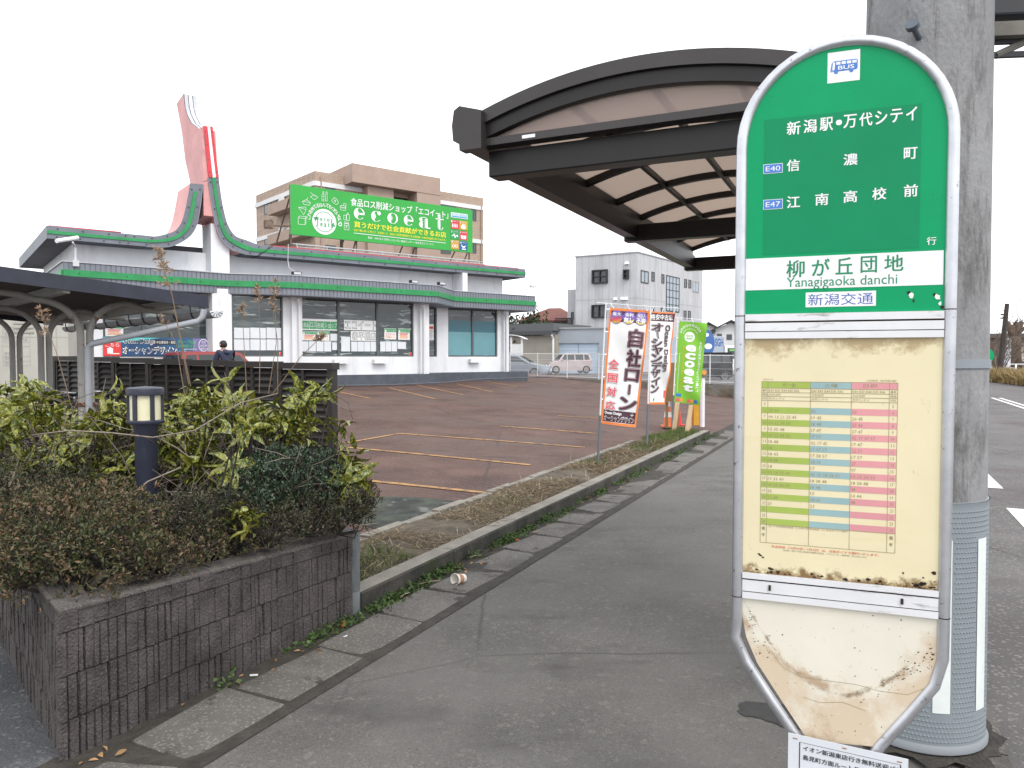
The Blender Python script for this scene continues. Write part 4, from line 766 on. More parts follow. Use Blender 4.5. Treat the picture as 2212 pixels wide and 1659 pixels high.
times = {5: ('', '', ''), 6: ('25 44', '50', '50'), 7: ('00 16 21 25 43', '19 45', '26 45'), 8: ('00 12 35 55', '18 48', '27 46'), 9: ('15 35 48', '17 47', '27 47'), 10: ('05 22 43 56', '17 57', '02 17 37 57'), 11: ('18 48', '02 17 45', '17 47'), 12: ('48', '17 37 57', '22 57'), 13: ('18 43', '17 38 57', '17 57'), 14: ('18 48', '28 55', '27'), 15: ('18', '17', '07'),
         16: ('02 18 33 49', '05 15 18 38 51', '10 15 34 51'), 17: ('19 33 49', '18 38 48', '18 38 48'), 18: ('14 24 44 59', '18 48', '48'), 19: ('55', '15', '14 44'), 20: ('21 48', '04 41', '48'), 21: ('20', '21', ''), 22: ('', '', ''), 23: ('', '', ''), 24: ('', '', '')}
def tput(s, x0, y0, x1, y1, mi=3, off=.0009): put(g, s, MT, x0, y1, x1, y0, off, mi, 0, res=1)
for j, mi in ((1, 0), (2, 1), (3, 2)):
    rect(g, MT, cxx[j], hdr+.01, cxx[j+1], .0, .0005, mi)
rect(g, MT, 0, hdr+.01, cxx[1], 0, .0005, 0); rect(g, MT, cxx[4], hdr+.01, 1, 0, .0005, 2)
for j, s in ((1, '月〜金'), (2, '土曜'), (3, '日祝')): xm = (cxx[j]+cxx[j+1])/2; tput(s, xm-.05, .008, xm+.05, hdr)
for i, (s, y) in enumerate((('E40 E43 E44 E45 E46', .047), ('大形本町', .072), ('万代シテイ', .097))):
    for j in (1, 2, 3): tput(s, cxx[j]+.008, y, cxx[j]+(.24 if i == 0 else .10 if i == 1 else .13), y+.015)
    tput(('番号', '経由', '行先')[i], .006, y, .042, y+.014, 5); tput(('番号', '経由', '行先')[i], .950, y, .990, y+.014, 5)
for k, hr in enumerate(range(5, 25)):
    y = r0+rp*k
    if hr % 2 == 0:
        for j, mi in ((0, 0), (1, 0), (2, 1), (3, 2), (4, 2)): rect(g, MT, cxx[j], y+rp, cxx[j+1], y, .0005, mi)
    for x0, x1 in ((.014, .036), (.960, .982)): tput(str(hr), x0+(.005 if hr < 10 else 0), y+rp*.25, x1-(.005 if hr < 10 else 0), y+rp*.75)
    for j, s in enumerate(times[hr]):
        if s: tput(s, cxx[j+1]+.008, y+rp*.3, cxx[j+1]+.008+.0152*len(s), y+rp*.8)
for s, x0, x1 in (('備', .014, .036), ('考', .014, .036)): pass
for y, s in ((.90, '備'), (.94, '考')): tput(s, .012, y, .036, y+.022, 5); tput(s, .958, y, .984, y+.022, 5)
for x in cxx: line(g, MT, [(x, 0), (x, 1)], .0035, .0007, 3)
for y in (0, hdr+.01, .066, .091, .116, .886, 1): line(g, MT, [(0, y), (1, y)], .003, .0007, 3)
tput('2024.11.16', .01, -.02, .085, -.008); tput('大形駅前（泰平橋方面）', .78, -.018, .99, -.006)
tput('(注) ウ:中央病院前経由  エ:大形小学校前経由  (土) 休日ダイヤで運行', .06, .888, .66, .902)
put(g, '年末年始（12月29日〜1月3日）は、日祝ダイヤで運行いたします。', MT, .09, 1.028, .89, 1.012, .0009, 4, .02, res=1); put(g, '[お問い合わせ先] 新潟交通株式会社  バスセンター案内所  025-246-6333', MT, .18, 1.045, .80, 1.033, .0009, 5, 0, res=1)
g.build('timetable', ['tt_green', 'tt_blue', 'tt_pink', 'tt_ink', 'tt_red', 'tt_dark'], case)
random.seed(4); g = MB()
for k in range(46):
    aa = random.random()*SW if k > 14 else SW-abs(random.gauss(0, .03))-.004; bb = zC+abs(random.gauss(0, .006)) if k > 14 else zC+abs(random.gauss(0, .022)); r_ = random.uniform(.0012, .006)
    if bb+r_*1.2 > zB or aa < .006 or aa > SW-.006: continue
    g.poly([MT0(aa+r_*random.uniform(.5, 1.5)*math.cos(t), max(zC+.0005, bb+r_*random.uniform(.4, 1.1)*math.sin(t)), .0006) for t in [2*math.pi*i/8 for i in range(8)]], 0)
for x, y in ((1643, 1199), (1648, 1203), (1640, 1196)): aa, bb = sp(x, y); g.poly([MT0(aa+.004*random.uniform(.6, 1.3)*math.cos(t), bb+.0025*random.uniform(.6, 1.3)*math.sin(t), .0006) for t in [2*math.pi*i/8 for i in range(8)]], 0)
rs_ = g.build('rust_blotch', 'rust_black', case); rs_['kind'] = 'stuff'
# lower stained plate, following the frame
low = [sp(1745, 1598), sp(1690, 1515), sp(1636, 1432), sp(1612, 1375)]+[(.001, zD-.05), (.001, zD), (SW-.001, zD), (SW-.001, zr1-.02)]+[sp(2034, 1430), sp(2006, 1480), sp(1948, 1545), sp(1886, 1612)]
g = MB(); g.prism([PS(a, b, -.004) for a, b in low], PS.n*.006, 0); lp = g.build('lower_plate', 'stained_plate', BS)
random.seed(9); g = MB(); ML = lambda a, b, o: PS(a, b, .002+o)
for k in range(120):
    if k < 30: x, y = 1612+abs(random.gauss(0, 8))+k*.9, 1310+k*4+random.gauss(0, 8)
    elif k < 100: u_ = random.random(); x, y = 2030-u_*130+random.gauss(0, 6), 1400+u_*95+random.gauss(0, 11)-40*math.sin(u_*3.1)*0
    else: x, y = random.uniform(1640, 2010), random.uniform(1320, 1480)
    aa, bb = sp(x, y); r_ = random.uniform(.0006, .0022)
    if aa < .004 or aa > SW-.004: continue
    g.poly([ML(aa+r_*random.uniform(.5, 1.4)*math.cos(t)+r_*.5*math.sin(t), bb+r_*random.uniform(.4, 1.2)*math.sin(t), .0005) for t in [2*math.pi*i/7 for i in range(7)]], 0)
g.poly([ML(*sp(x, y), .0005) for x, y in ((2037, 1378), (2037, 1425), (2028, 1432), (2030, 1390))], 0)
for pl_ in (((1665, 1405), (1690, 1440), (1730, 1462), (1790, 1470), (1850, 1478), (1900, 1492), (1960, 1500), (2000, 1485)), ((1735, 1505), (1770, 1517), (1820, 1516), (1870, 1535))):
    line(g, ML, [sp(*p) for p in pl_], .0012, .0004, 1)
s_ = g.build('mould_speck', ['rust_black', 'tt_ink'], lp); s_['kind'] = 'stuff'
# notice plate fixed at the foot of the sign
mat('notice_plate', (.62, .64, .68), .4, .05, 4); mat('rust_brown', (.30, .13, .05), .8)
PN = Plane(PS(0, 0, .028), PS.u+PS.n*-.0); sn = lambda x, y: PN.px(x, y)
(na0, nb1), (na1, _), = sn(1703, 1582), sn(1962, 1640); nb1b = sn(1962, 1640)[1]; sk = (nb1b-nb1)/(na1-na0)
sk = min(0, sk+.0)
MN = lambda a, b, o: PN(na0+(na1-na0)*a, nb1-.11*(1-b)+sk*(na1-na0)*a, o)
NP = MB(); NP.hexa([MN(0, 0, .002), MN(1, 0, .002), MN(1, 0, 0), MN(0, 0, 0), MN(0, 1, .002), MN(1, 1, .002), MN(1, 1, 0), MN(0, 1, 0)]); npl = NP.build('notice_plate', 'notice_plate', BS)
g = MB(); put(g, 'イオン新潟東店行き無料送迎バス', MN, .13, .66, .95, .78, .0035, 0, .015); put(g, '島見町方面ルート停留所', MN, .13, .44, .72, .56, .0035, 0, .015)
line(g, MN, [(.10, .10), (.10, .84), (.94, .84), (.94, .10)], .008, .003, 0)
for a, b in ((.06, .90), (.48, .93), (.93, .90)): rect(g, MN, a-.02, b-.012, a+.02, b+.012, .003, 1)
g.build('lettering', ['black_ink', 'rust_brown'], npl)
# ================================================================ CONCRETE UTILITY POLE
m = mat('pole_concrete', (.19, .19, .195), .85, .0, 2.6, .35, col2=(.30, .30, .305), stretch=(1, 1, .55), bscale=70)
mixc(m, noisefac(m, 3.2, .50, .64, 9, .75, stretch=(1.6, 1.6, .5)), (.10, .095, .092)); mixc(m, noisefac(m, 1.1, .60, .7, 8, .8, off=(4, 0, 2)), (.36, .36, .37)); mixc(m, noisefac(m, 5, .56, .66, 7, .7, stretch=(2.5, 2.5, .14)), (.12, .112, .108))
mat('ring_grey', (.22, .235, .255), .6); mat('pole_sheet', (.215, .245, .265), .6, .06, 3); mat('reflector', (.70, .74, .72), .3, .03, 20); mat('galv_bolt', (.085, .105, .125), .6, .1, 20)
pc = at(2000, 1640, 3.03); PX = Vector((1.785, 3.27, 0)); pr0 = .262
def prad(z): return pr0-z/150
UP = thing('utility_pole', PX, 'thick mottled concrete utility pole with grey dotted sleeve behind the bus stop sign', 'utility pole')
g = MB(); g.lathe(PX, [(prad(z), z) for z in (-.1, .5, 1, 2, 3, 4, 5, 6, 8)], 40); pole = g.build('pole', 'pole_concrete', UP, smooth=True, angle=60)
zst = .03; zen = 1.06
g = MB(); g.lathe(PX, [(prad(0)+.012, zst), (prad(0)+.015, zst+.002), (prad(0)+.015, zst+.02), (prad(0)+.006, zst+.034)], 48); g.build('sleeve_ring', 'ring_grey', UP, smooth=True, angle=40)
def pol(th, z, o=0.0): r = prad(z)+o; return PX+Vector((r*math.cos(th), r*math.sin(th), z))
g = MB(); g.grid(lambda a, b: pol(2*math.pi*a, zst+.03+b*(zen-zst-.03), .006+.004*(b > .985)), 72, 66); g.add([pol(2*math.pi*i/72, zen, .006) for i in range(72)]+[pol(2*math.pi*i/72, zen+.002, 0) for i in range(72)], [(i, (i+1) % 72, 72+(i+1) % 72, 72+i) for i in range(72)]); sh = g.build('poster_proof_sleeve', 'pole_sheet', UP, smooth=True, angle=50)
th0 = math.atan2(-PX.y, -PX.x)
strips = [th0+t for t in (-1.02, -.30, .36, 1.08)]+[th0+math.pi+t for t in (-.9, -.2, .5, 1.2)]
g = MB()                                             # raised dots all round the sleeve
for i in range(50):
    for j in range(62):
        th = th0-1.35+2.7*(i+.5*(j % 2))/50; z = zst+.05+j*.0205
        if z > zen-.02: continue
        if any(abs(math.remainder(th-s, 2*math.pi)) < .155 for s in strips) and .18 < z < .93: continue
        p = pol(th, z, .006); n = Vector((math.cos(th), math.sin(th), 0)); t = Vector((-n.y, n.x, 0))*.0058; u = Vector((0, 0, .0062)); q_ = p+n*.005
        g.add([p-t, p-u, p+t, p+u, q_], [(0, 1, 4), (1, 2, 4), (2, 3, 4), (3, 0, 4)])
d = g.build('sleeve_dots', 'pole_sheet', sh); d['kind'] = 'stuff'
for s in strips:
    g = MB(); g.grid(lambda a, b: pol(s+(a-.5)*.25, .20+b*.71, .0085), 5, 1); g.build('reflective_strip', 'reflector', UP, smooth=True)
g = MB(); g.lathe(PX, [(prad(1.6)+.001, 1.605), (prad(1.6)+.006, 1.606), (prad(1.6)+.006, 1.64), (prad(1.6)+.001, 1.641)], 40); g.build('steel_band', 'pole_sheet', UP, smooth=True, angle=40)
for x, y in ((1987, 85),):     # stub bolts that carry the steps
    r = ray(x, y); lo, hi = 2.5, PX.y      # where the line of sight meets the round pole
    for _ in range(40):
        md = (lo+hi)/2; q = at(x, y, md)
        if math.hypot(q.x-PX.x, q.y-PX.y) > prad(q.z): lo = md
        else: hi = md
    p = at(x, y, lo); n = Vector((p.x-PX.x, p.y-PX.y, 0)).normalized(); g = MB(); g.tube([p-n*.02, p+n*.05+Vector((-.02, 0, .03))], .012, 8); g.tube([p+n*.05+Vector((-.02, 0, .03)), p+n*.065+Vector((-.024, 0, .04))], .026, 10); g.build('step_bolt', 'galv_bolt', UP, smooth=True, angle=50)
p = pol(th0-1.45, 4.0); g = MB(); g.tube([p, p+Vector((-.12, 0, .01))], .012, 6); g.tube([p+Vector((-.12, 0, -.03)), p+Vector((-.12, 0, .05))], .02, 6); g.build('wire_bracket', 'rust_black', UP)
rnd = random.Random(12); g = MB(); rr_ = [(.33+rnd.uniform(-.03, .06)) for _ in range(36)]
g.poly([PX+Vector((r*math.cos(2*math.pi*i/36), r*math.sin(2*math.pi*i/36), .0225)) for i, r in enumerate(rr_)]); struct(g.build('pole_foot_dirt', 'joint_dirt'))
# ================================================================ BUS SHELTER
m = mat('bronze_alu', (.016, .0145, .0145), .42, .15, 3, metal=.3); mat('bronze_light', (.045, .040, .039), .4, .12, 3, metal=.3)
m = mat('smoke_panel', (.40, .35, .32), .35, .04, 2)
N_, L_, b_ = nodes(m); b_.inputs['Transmission Weight'].default_value = 0
tr = N_.new('ShaderNodeBsdfTranslucent'); tr.inputs[0].default_value = (.62, .545, .49, 1); ms = N_.new('ShaderNodeMixShader'); ms.inputs[0].default_value = .72; out = N_['Material Output']
L_(b_.outputs[0], ms.inputs[1]); L_(tr.outputs[0], ms.inputs[2]); L_(ms.outputs[0], out.inputs[0])
zb0 = 2.46; pA = gz(1055, 383, zb0); o0, s0 = rs(pA); pB = gz(1350, 522, zb0); pC = gz(1480, 584, zb0); sB, sC = rs(pB)[1], rs(pC)[1]
oR = -.10
BSH = thing('bus_shelter', RS(oR-.4, s0+2, 0), 'dark bronze bus shelter with an arched roof of smoky translucent panels', 'shelter')
def bx(g, oa, ob, sa, sb, za, zb, mi=0): g.hexa([RS(oa, sa, za), RS(ob, sa, za), RS(ob, sb, za), RS(oa, sb, za), RS(oa, sa, zb), RS(ob, sa, zb), RS(ob, sb, zb), RS(oa, sb, zb)], mi)
bh = .115
sE = sC+.30
for s in (s0, sB, sC): g = MB(); bx(g, o0, oR, s, s+.10, zb0, zb0+bh); g.build('cross_beam', 'bronze_alu', BSH, bevel=.006)
# eave gutters left and right
sN = s0-.07
eo = o0-.05
for side, (oa, ob) in (('l', (o0-.10, o0+.02)), ('r', (oR-.04, oR+.16))):
    gb_ = zb0+.105; g = MB(); pr = [(ob, gb_), (ob, gb_+.15), (oa+.03, gb_+.182), (oa+.002, gb_+.165), (oa-.008, gb_+.10), (oa-.002, gb_+.045), (oa+.028, gb_+.036), (oa+.03, gb_)]
    if side == 'r': pr = [(oa+ob-a, b) for a, b in pr][::-1]
    g.prism([RS(a, sN, b) for a, b in pr], RS(0, sE-sN, 0)-RS(0, 0, 0), 0); g.build('gutter', 'bronze_light', BSH)
    g = MB(); pr2 = [(a+(-.012 if a < (oa+ob)/2 else .006), b+(.006 if b > gb_+.08 else -.006)) for a, b in pr]; g.prism([RS(a, sN-.05, b) for a, b in pr2], RS(0, .06, 0)-RS(0, 0, 0), 0); g.build('gutter_end_cap', 'bronze_light', BSH)
# arched ribs and panels
oc = (eo+oR+.02)/2; half = (oR-eo)/2; zev = 2.698; rise = .138
def arc(t, dz=0.0): return (oc+half*(2*t-1), zev+rise*(1-(2*t-1)**2)+dz)
def arch_part(name, sa, sb, d0, d1, m, n=26):
    g = MB(); up = [arc(i/n, d1) for i in range(n+1)]; dn = [arc(i/n, d0) for i in range(n+1)]
    for i in range(n): g.hexa([RS(dn[i][0], sa, dn[i][1]), RS(dn[i+1][0], sa, dn[i+1][1]), RS(dn[i+1][0], sb, dn[i+1][1]), RS(dn[i][0], sb, dn[i][1]), RS(up[i][0], sa, up[i][1]), RS(up[i+1][0], sa, up[i+1][1]), RS(up[i+1][0], sb, up[i+1][1]), RS(up[i][0], sb, up[i][1])])
    return g.build(name, m, BSH)
arch_part('end_arch', sN, sN+.06, -.105, -.048, 'bronze_alu'); arch_part('end_arch', sN-.02, sN+.06, -.046, .012, 'bronze_light')
nr = 7; ss = [sN+.10+(sE-sN-.16)*i/nr for i in range(nr+1)]
for s in ss[1:]: arch_part('rib', s, s+.04, -.05, .0, 'bronze_alu')
for i in range(nr):
    g = MB(); g.grid(lambda a, b: RS(arc(a)[0], ss[i]+.045+(ss[i+1]-ss[i]-.045)*b, arc(a)[1]-.012), 24, 1); g.grid(lambda a, b: RS(arc(a)[0], ss[i]+.045+(ss[i+1]-ss[i]-.045)*b, arc(a)[1]-.006), 24, 1); g.build('roof_panel', 'smoke_panel', BSH, smooth=True)
for t in (.26, .5, .74): o_, z_ = arc(t, -.03); g = MB(); bx(g, o_-.012, o_+.012, sN+.06, sE, z_-.02, z_+.012); g.build('purlin', 'bronze_alu', BSH)
# gable infill panel at the near end with its frame
mat('gable_panel', (.30, .225, .20), .4, .03, 2, alpha=.62)
g = MB(); n = 24; zl0 = 2.605; up = [arc(.045+.91*i/n, -.11) for i in range(n+1)]; pts = [RS(a, sN+.03, max(b, zl0+.01)) for a, b in up]+[RS(up[-1][0], sN+.03, zl0), RS(up[0][0], sN+.03, zl0)]; g.prism(pts[::-1], RS(0, .006)-RS(0, 0), 0); g.build('gable_panel', 'gable_panel', BSH)
g = MB(); bx(g, o0+.02, oR-.04, sN, sN+.07, 2.58, 2.612); g.build('gable_rail', 'bronze_light', BSH)
g = MB(); bx(g, o0+.20, o0+.26, sN-.004, sN, 2.588, 2.602); g.build('maker_plate', 'sign_white', BSH)
for s in (sB, sC): g = MB(); bx(g, oR-.24, oR-.12, s-.01, s+.11, 0, zb0-.002); g.build('post', 'bronze_alu', BSH, bevel=.008)
g = MB(); bx(g, oR-.23, oR-.13, s0+.11, sC, zb0+bh*.2, zb0+bh*.9); g.build('long_beam', 'bronze_alu', BSH); g = MB(); bx(g, o0+.02, o0+.10, s0+.10, sC, zb0+.02, zb0+.13); g.build('long_beam', 'bronze_alu', BSH)
print('shelter', o0, s0, sB, sC, oR, 'post px', [(CX+F0*p.x/p.y) for p in (RS(oR-.24, s0), RS(oR-.5, s0), RS(oR-.24, sC))])
# ================================================================ PLANTER, LAMP, CYCLE SHELTER, LOUVRE FENCE, SHED, BICYCLES
m = mat('split_block', (.052, .044, .043), .95, .0, 7, 1.0, col2=(.108, .092, .09), bscale=85)
specks(m, 170, .88, (.16, .14, .135), .05, .5); mixc(m, noisefac(m, 1.3, .52, .7, 5), (.034, .031, .028)); mixc(m, noisefac(m, 2.6, .62, .7, 7, off=(1, 2, 3)), (.10, .095, .10))
m = mat('block_cap', (.085, .075, .07), .95, .0, 5, .9, col2=(.15, .135, .125), bscale=90); specks(m, 150, .88, (.26, .23, .21), .05, .5)
mat('block_groove', (.014, .012, .011), .97, .2, 20)
pA_ = (-2.92, 1.915); pE = (-2.92, 3.90); zt_ = .53
def rise(s): return 1+.19*min(1, max(0, (3.9-s)/1.97))
class SlopedPlane(Plane):      # the wall top climbs a little towards the near corner
    kf = None
    def __call__(s, a, b, off=0.0): p = Plane.__call__(s, a, b, off); p.z *= s.kf if s.kf else rise(rs(p)[1]); return p
LV = Vector((-.66, .751, 0)); pa = RS(*pA_); LN = 4.2
PL = thing('planter_wall', RS(-3.2, 2.9, 0), 'low brown ribbed block planter wall with a thick capping beside the footway', 'wall')
def ribbed(origin, u, L_, zt, seed, name, thick=.16):
    PP = SlopedPlane(origin, u); PP.kf = None if seed == 1 else 1.189; rnd = random.Random(seed); g = MB(); ch = [-.08, .0+.012, zt-.545+.17, zt-.36, zt-.185, zt-.0]; rows = [(-.12, zt-.392), (zt-.386, zt-.237), (zt-.231, zt-.082), (zt-.077, zt-.0122)]
    cols = [0]; 
    while cols[-1] < L_-.03: cols.append(min(cols[-1]+rnd.choice((.030, .036, .036, .042, .048, .056)), L_))
    cols[-1] = L_
    c0, c1 = (.115, 0) if seed == 1 else (0, .115); g.pbox(PP, c0, L_-c1, -.08, zt-.0125, -thick, -.022, 1); g.pbox(PP, .02, L_-.02, -.08, zt-.0127, -.03, -.022, 1)
    for r_, (z0, z1) in enumerate(rows):
        first = True; use = cols if r_ < 3 else cols[::2]+([L_] if cols[::2][-1] != L_ else [])
        for x, e in zip(use[:-1], use[1:]):
            d0, d1, d2, d3 = (rnd.uniform(-.010, .003) for _ in range(4))
            gw = rnd.choice((.001, .003, .005, .008, .011)) if r_ < 3 else rnd.choice((.001, .002, .005)); a0, a1 = x+(.0 if first else .001), e-(gw if e < L_ else 0); n_ = 4
            for j in range(n_):      # rough split face, a few facets high
                zz0, zz1 = z0+(z1-z0)*j/n_, z0+(z1-z0)*(j+1)/n_; f0, f1 = d0+(d2-d0)*j/n_, d0+(d2-d0)*(j+1)/n_; jj = rnd.uniform(-.0015, .0015)
                g.hexa([PP(a0, zz0, f0), PP(a1, zz0, f0+jj), PP(a1, zz0, -.024), PP(a0, zz0, -.024), PP(a0, zz1, f1), PP(a1, zz1, f1+jj), PP(a1, zz1, -.024), PP(a0, zz1, -.024)], 0)
            first = False
    return g.build(name, ['split_block', 'block_groove'], PL)
ribbed(RS(*pA_), RS(0, 1, 0), 1.90, zt_, 1, 'block_face')
ribbed(pa+LV*LN, -LV, LN-.012, zt_, 2, 'block_face')
inner = [pa+Vector((RD[0], RD[1], 0))*.17+LV*.13, RS(-3.06, 3.86), RS(-6.2, 4.1), pa+LV*LN+Vector((RD[0], RD[1], 0))*.15]
g = MB(); rnd = random.Random(8)
def capstone(p, q_, wn, n_, z0, z1, kf=None):
    dx = (q_-p); l = dx.length; dx.normalize()
    wn0 = wn
    for i in range(n_):
        a = p+dx*(l*i/n_+(.002 if i else 0)); b = p+dx*(l*(i+1)/n_-.002); c = .006+rnd.uniform(0, .003); fa, fb = (kf, kf) if kf else (rise(rs(a)[1]), rise(rs(b)[1]))
        wa = LV*.179 if (i == 0 and kf is None) else wn; V_ = lambda p_, z, f: p_+Vector((0, 0, z*f)); g.hexa([V_(a, z0, fa), V_(b, z0, fb), V_(b+wn, z0, fb), V_(a+wa, z0, fa), V_(a, z1-c, fa), V_(b, z1-c, fb), V_(b+wn, z1-c, fb), V_(a+wa, z1-c, fa)])
        k = wn*.08; g.hexa([V_(a, z1-c, fa), V_(b, z1-c, fb), V_(b+wn, z1-c, fb), V_(a+wa, z1-c, fa), V_(a+k, z1, fa), V_(b+k, z1, fb), V_(b+wn-k, z1, fb), V_(a+wa-k, z1, fa)])
cn = RS(-1, 0, 0)*.155; capstone(RS(*pA_), RS(-2.92, 3.84), cn, 5, zt_-.012, zt_+.004); n2 = Vector((LV.y, -LV.x, 0))*.145; capstone(pa+n2*.0+LV*.19, pa+LV*LN, n2, 9, zt_-.012, zt_+.003, 1.189); g.build('capping', 'block_cap', PL)
g = MB(); g.poly([RS(-3.05, 2.1, zt_-.07), RS(-3.05, 3.88, zt_-.07), RS(-6.9, 4.6, zt_-.07), pa+LV*LN+Vector((.1, .05, zt_-.07))]); g.build('soil', 'dirt', PL)
g = MB(); g.hexa([RS(-3.06, 3.88, -.1), RS(-3.06, 3.90, -.1), RS(-7, 4.7, -.1), RS(-7, 4.68, -.1), RS(-3.06, 3.88, zt_-.05), RS(-3.06, 3.90, zt_-.05), RS(-7, 4.7, zt_-.05), RS(-7, 4.68, zt_-.05)]); g.build('back_face', 'block_groove', PL)
mat('old_pipe', (.135, .15, .155), .8, .25, 6, .3, bscale=60); g = MB(); c_ = RS(-3.005, 3.89); g.lathe(c_, [(.070, -.08), (.070, .14), (.068, .145), (.070, .15), (.070, .52), (.064, .53), (0.001, .53)], 24); g.build('end_post', 'old_pipe', PL, smooth=True, angle=40)
# ---------------------------------------------------------------- bollard lamp
m = mat('lamp_navy', (.018, .022, .042), .42, .25, 8, .25, bscale=160, spec=.6); mat('lamp_glass', (.70, .66, .45), .35, .05, 6)
lp = at(318, 1090, 4.4); lp.z = .5; LPz = 1.47
BLp = thing('bollard_lamp', lp, 'dark blue bollard lamp with cream glass drum rising from the planter bushes', 'lamp')
g = MB(); g.lathe((lp.x, lp.y, 0), [(.0615, .45), (.0615, 1.215), (.072, 1.245), (.072, 1.262)], 28); g.build('post', 'lamp_navy', BLp, smooth=True, angle=40)
g = MB(); g.lathe((lp.x, lp.y, 0), [(.070, 1.258), (.100, 1.262), (.102, 1.266), (.102, 1.28), (.099, 1.284), (.07, 1.285)], 32); g.build('lower_ring', 'lamp_navy', BLp, smooth=True, angle=35)
g = MB(); g.lathe((lp.x, lp.y, 0), [(.09, LPz-.042), (.102, LPz-.04), (.104, LPz-.010), (.101, LPz), (.09, LPz+.004), (.001, LPz+.012)], 32); g.build('cap', 'lamp_navy', BLp, smooth=True, angle=35)
g = MB(); g.lathe((lp.x, lp.y, 0), [(.084, 1.285), (.084, LPz-.042)], 28); g.build('glass', 'lamp_glass', BLp, smooth=True, angle=40)
for k in range(6): t = 2*math.pi*k/6+.33; c_ = Vector((lp.x+.092*math.cos(t), lp.y+.092*math.sin(t), (1.284+LPz-.04)/2)); g = MB(); g.cbox(c_, .014, .022, LPz-.04-1.284, (math.cos(t), math.sin(t), 0)); g.build('guard_bar', 'lamp_navy', BLp)
# ---------------------------------------------------------------- cycle shelter
m = mat('painted_steel', (.37, .36, .335), .5, .08, 5); mixc(m, noisefac(m, 7, .63, .69, 8), (.22, .11, .05)); mat('navy_trim', (.022, .025, .042), .5, .2, 6); mat('corrugated', (.11, .105, .10), .6, .15, 5); mat('pvc_grey', (.36, .38, .41), .5, .06, 6); mat('rust_band', (.12, .05, .03), .8)
GA = Vector((-3.4, 8.3, 0)); Gd = Vector((-.69, .724, 0)).normalized(); Gn = Vector((-Gd.y, Gd.x, 0)); Gn = Gn if Gn.x < 0 else -Gn      # Gd along the gutter, Gn towards the high side
CS = thing('cycle_shelter', GA+Gn*1.2, 'low cycle shelter on paired bent steel posts with a dark sloping roof', 'shelter')
ZL, SL = 2.27, .085
def CSP(n_, g_, dz=0.0): p = GA+Gn*n_+Gd*g_; return Vector((p.x, p.y, ZL+SL*n_+dz))
def csb(g, n0, n1, g0, g1, z0, z1, mi=0): g.hexa([CSP(n0, g0, z0), CSP(n1, g0, z0), CSP(n1, g1, z0), CSP(n0, g1, z0), CSP(n0, g0, z1), CSP(n1, g0, z1), CSP(n1, g1, z1), CSP(n0, g1, z1)], mi)
GLn, NW = 6.2, 4.6
g = MB(); n_ = 160
for i in range(n_):
    w = .02 if i % 2 else 0; a0 = NW*i/n_
    pass
prof = []
for i in range(NW and 92): prof += [(NW*(i)/92, 0 if i % 2 else .022), (NW*(i+.7)/92, 0 if i % 2 else .022)]
k_ = 60; P = []
for i in range(k_+1):
    gg = GLn*i/k_; P += [CSP(0, gg, .02*(i % 2)), CSP(NW, gg, .02*(i % 2))]
g.add(P, [(2*i, 2*i+2, 2*i+3, 2*i+1) for i in range(k_)]); g.add([p+Vector((0, 0, .006)) for p in P], [(2*i, 2*i+1, 2*i+3, 2*i+2) for i in range(k_)]); g.build('roof_sheet', 'corrugated', CS)
g = MB(); csb(g, -.04, NW, -.03, .0, -.075, .065); g.build('fascia', 'navy_trim', CS); g = MB(); csb(g, -.04, NW, GLn, GLn+.03, -.075, .065); g.build('fascia', 'navy_trim', CS)
g = MB(); csb(g, NW, NW+.03, -.03, GLn+.03, -.075, .065); g.build('fascia', 'navy_trim', CS)
for a in (.2, 1.3, 2.5, 3.7, 4.4): g = MB(); csb(g, a, a+.06, .02, GLn-.02, -.10, -.005); g.build('purlin', 'painted_steel', CS)
g = MB(); R_ = .075; n_ = 10; 
for t0 in (0,):
    rings = []
    for gg in (-.12, GLn): rings.append([CSP(-.09, gg)+Gn*(R_*math.cos(math.pi+math.pi*i/n_))+Vector((0, 0, -.10+R_*math.sin(math.pi+math.pi*i/n_))) for i in range(n_+1)])
    g.add(rings[0]+rings[1], [(i, i+1, n_+2+i, n_+1+i) for i in range(n_)]); g.add([p*1 for p in rings[0]], [tuple(range(n_+1))]); g.add([p+Vector((0, 0, -.004)) for p in rings[0]]+[p+Vector((0, 0, -.004)) for p in rings[1]], [(n_+1+i, n_+2+i, i+1, i) for i in range(n_)])
g.build('gutter', 'pvc_grey', CS)
g = MB(); c_ = CSP(-.09, -.125, -.10)
for i in range(6): t = math.pi+math.pi*(i+.5)/6; g.tube([c_, c_+Gn*(R_*math.cos(t))+Vector((0, 0, R_*math.sin(t)))], .006, 4)
g.build('gutter_end_cap', 'white_wall', CS)
for gg in np.arange(.4, GLn, .55): g = MB(); g.tube([CSP(0, gg, -.03)]+[CSP(-.09, gg)+Gn*(.085*math.cos(math.pi*2-math.pi*i/6))+Vector((0, 0, -.10+.085*math.sin(-math.pi*i/6))) for i in range(7)], .008, 4); g.build('gutter_bracket', 'navy_trim', CS)
post0 = Vector((-4.25, 7.48, 0))*1.10; n0_ = (post0-GA).dot(Gn); g0_ = (post0-GA).dot(Gd)
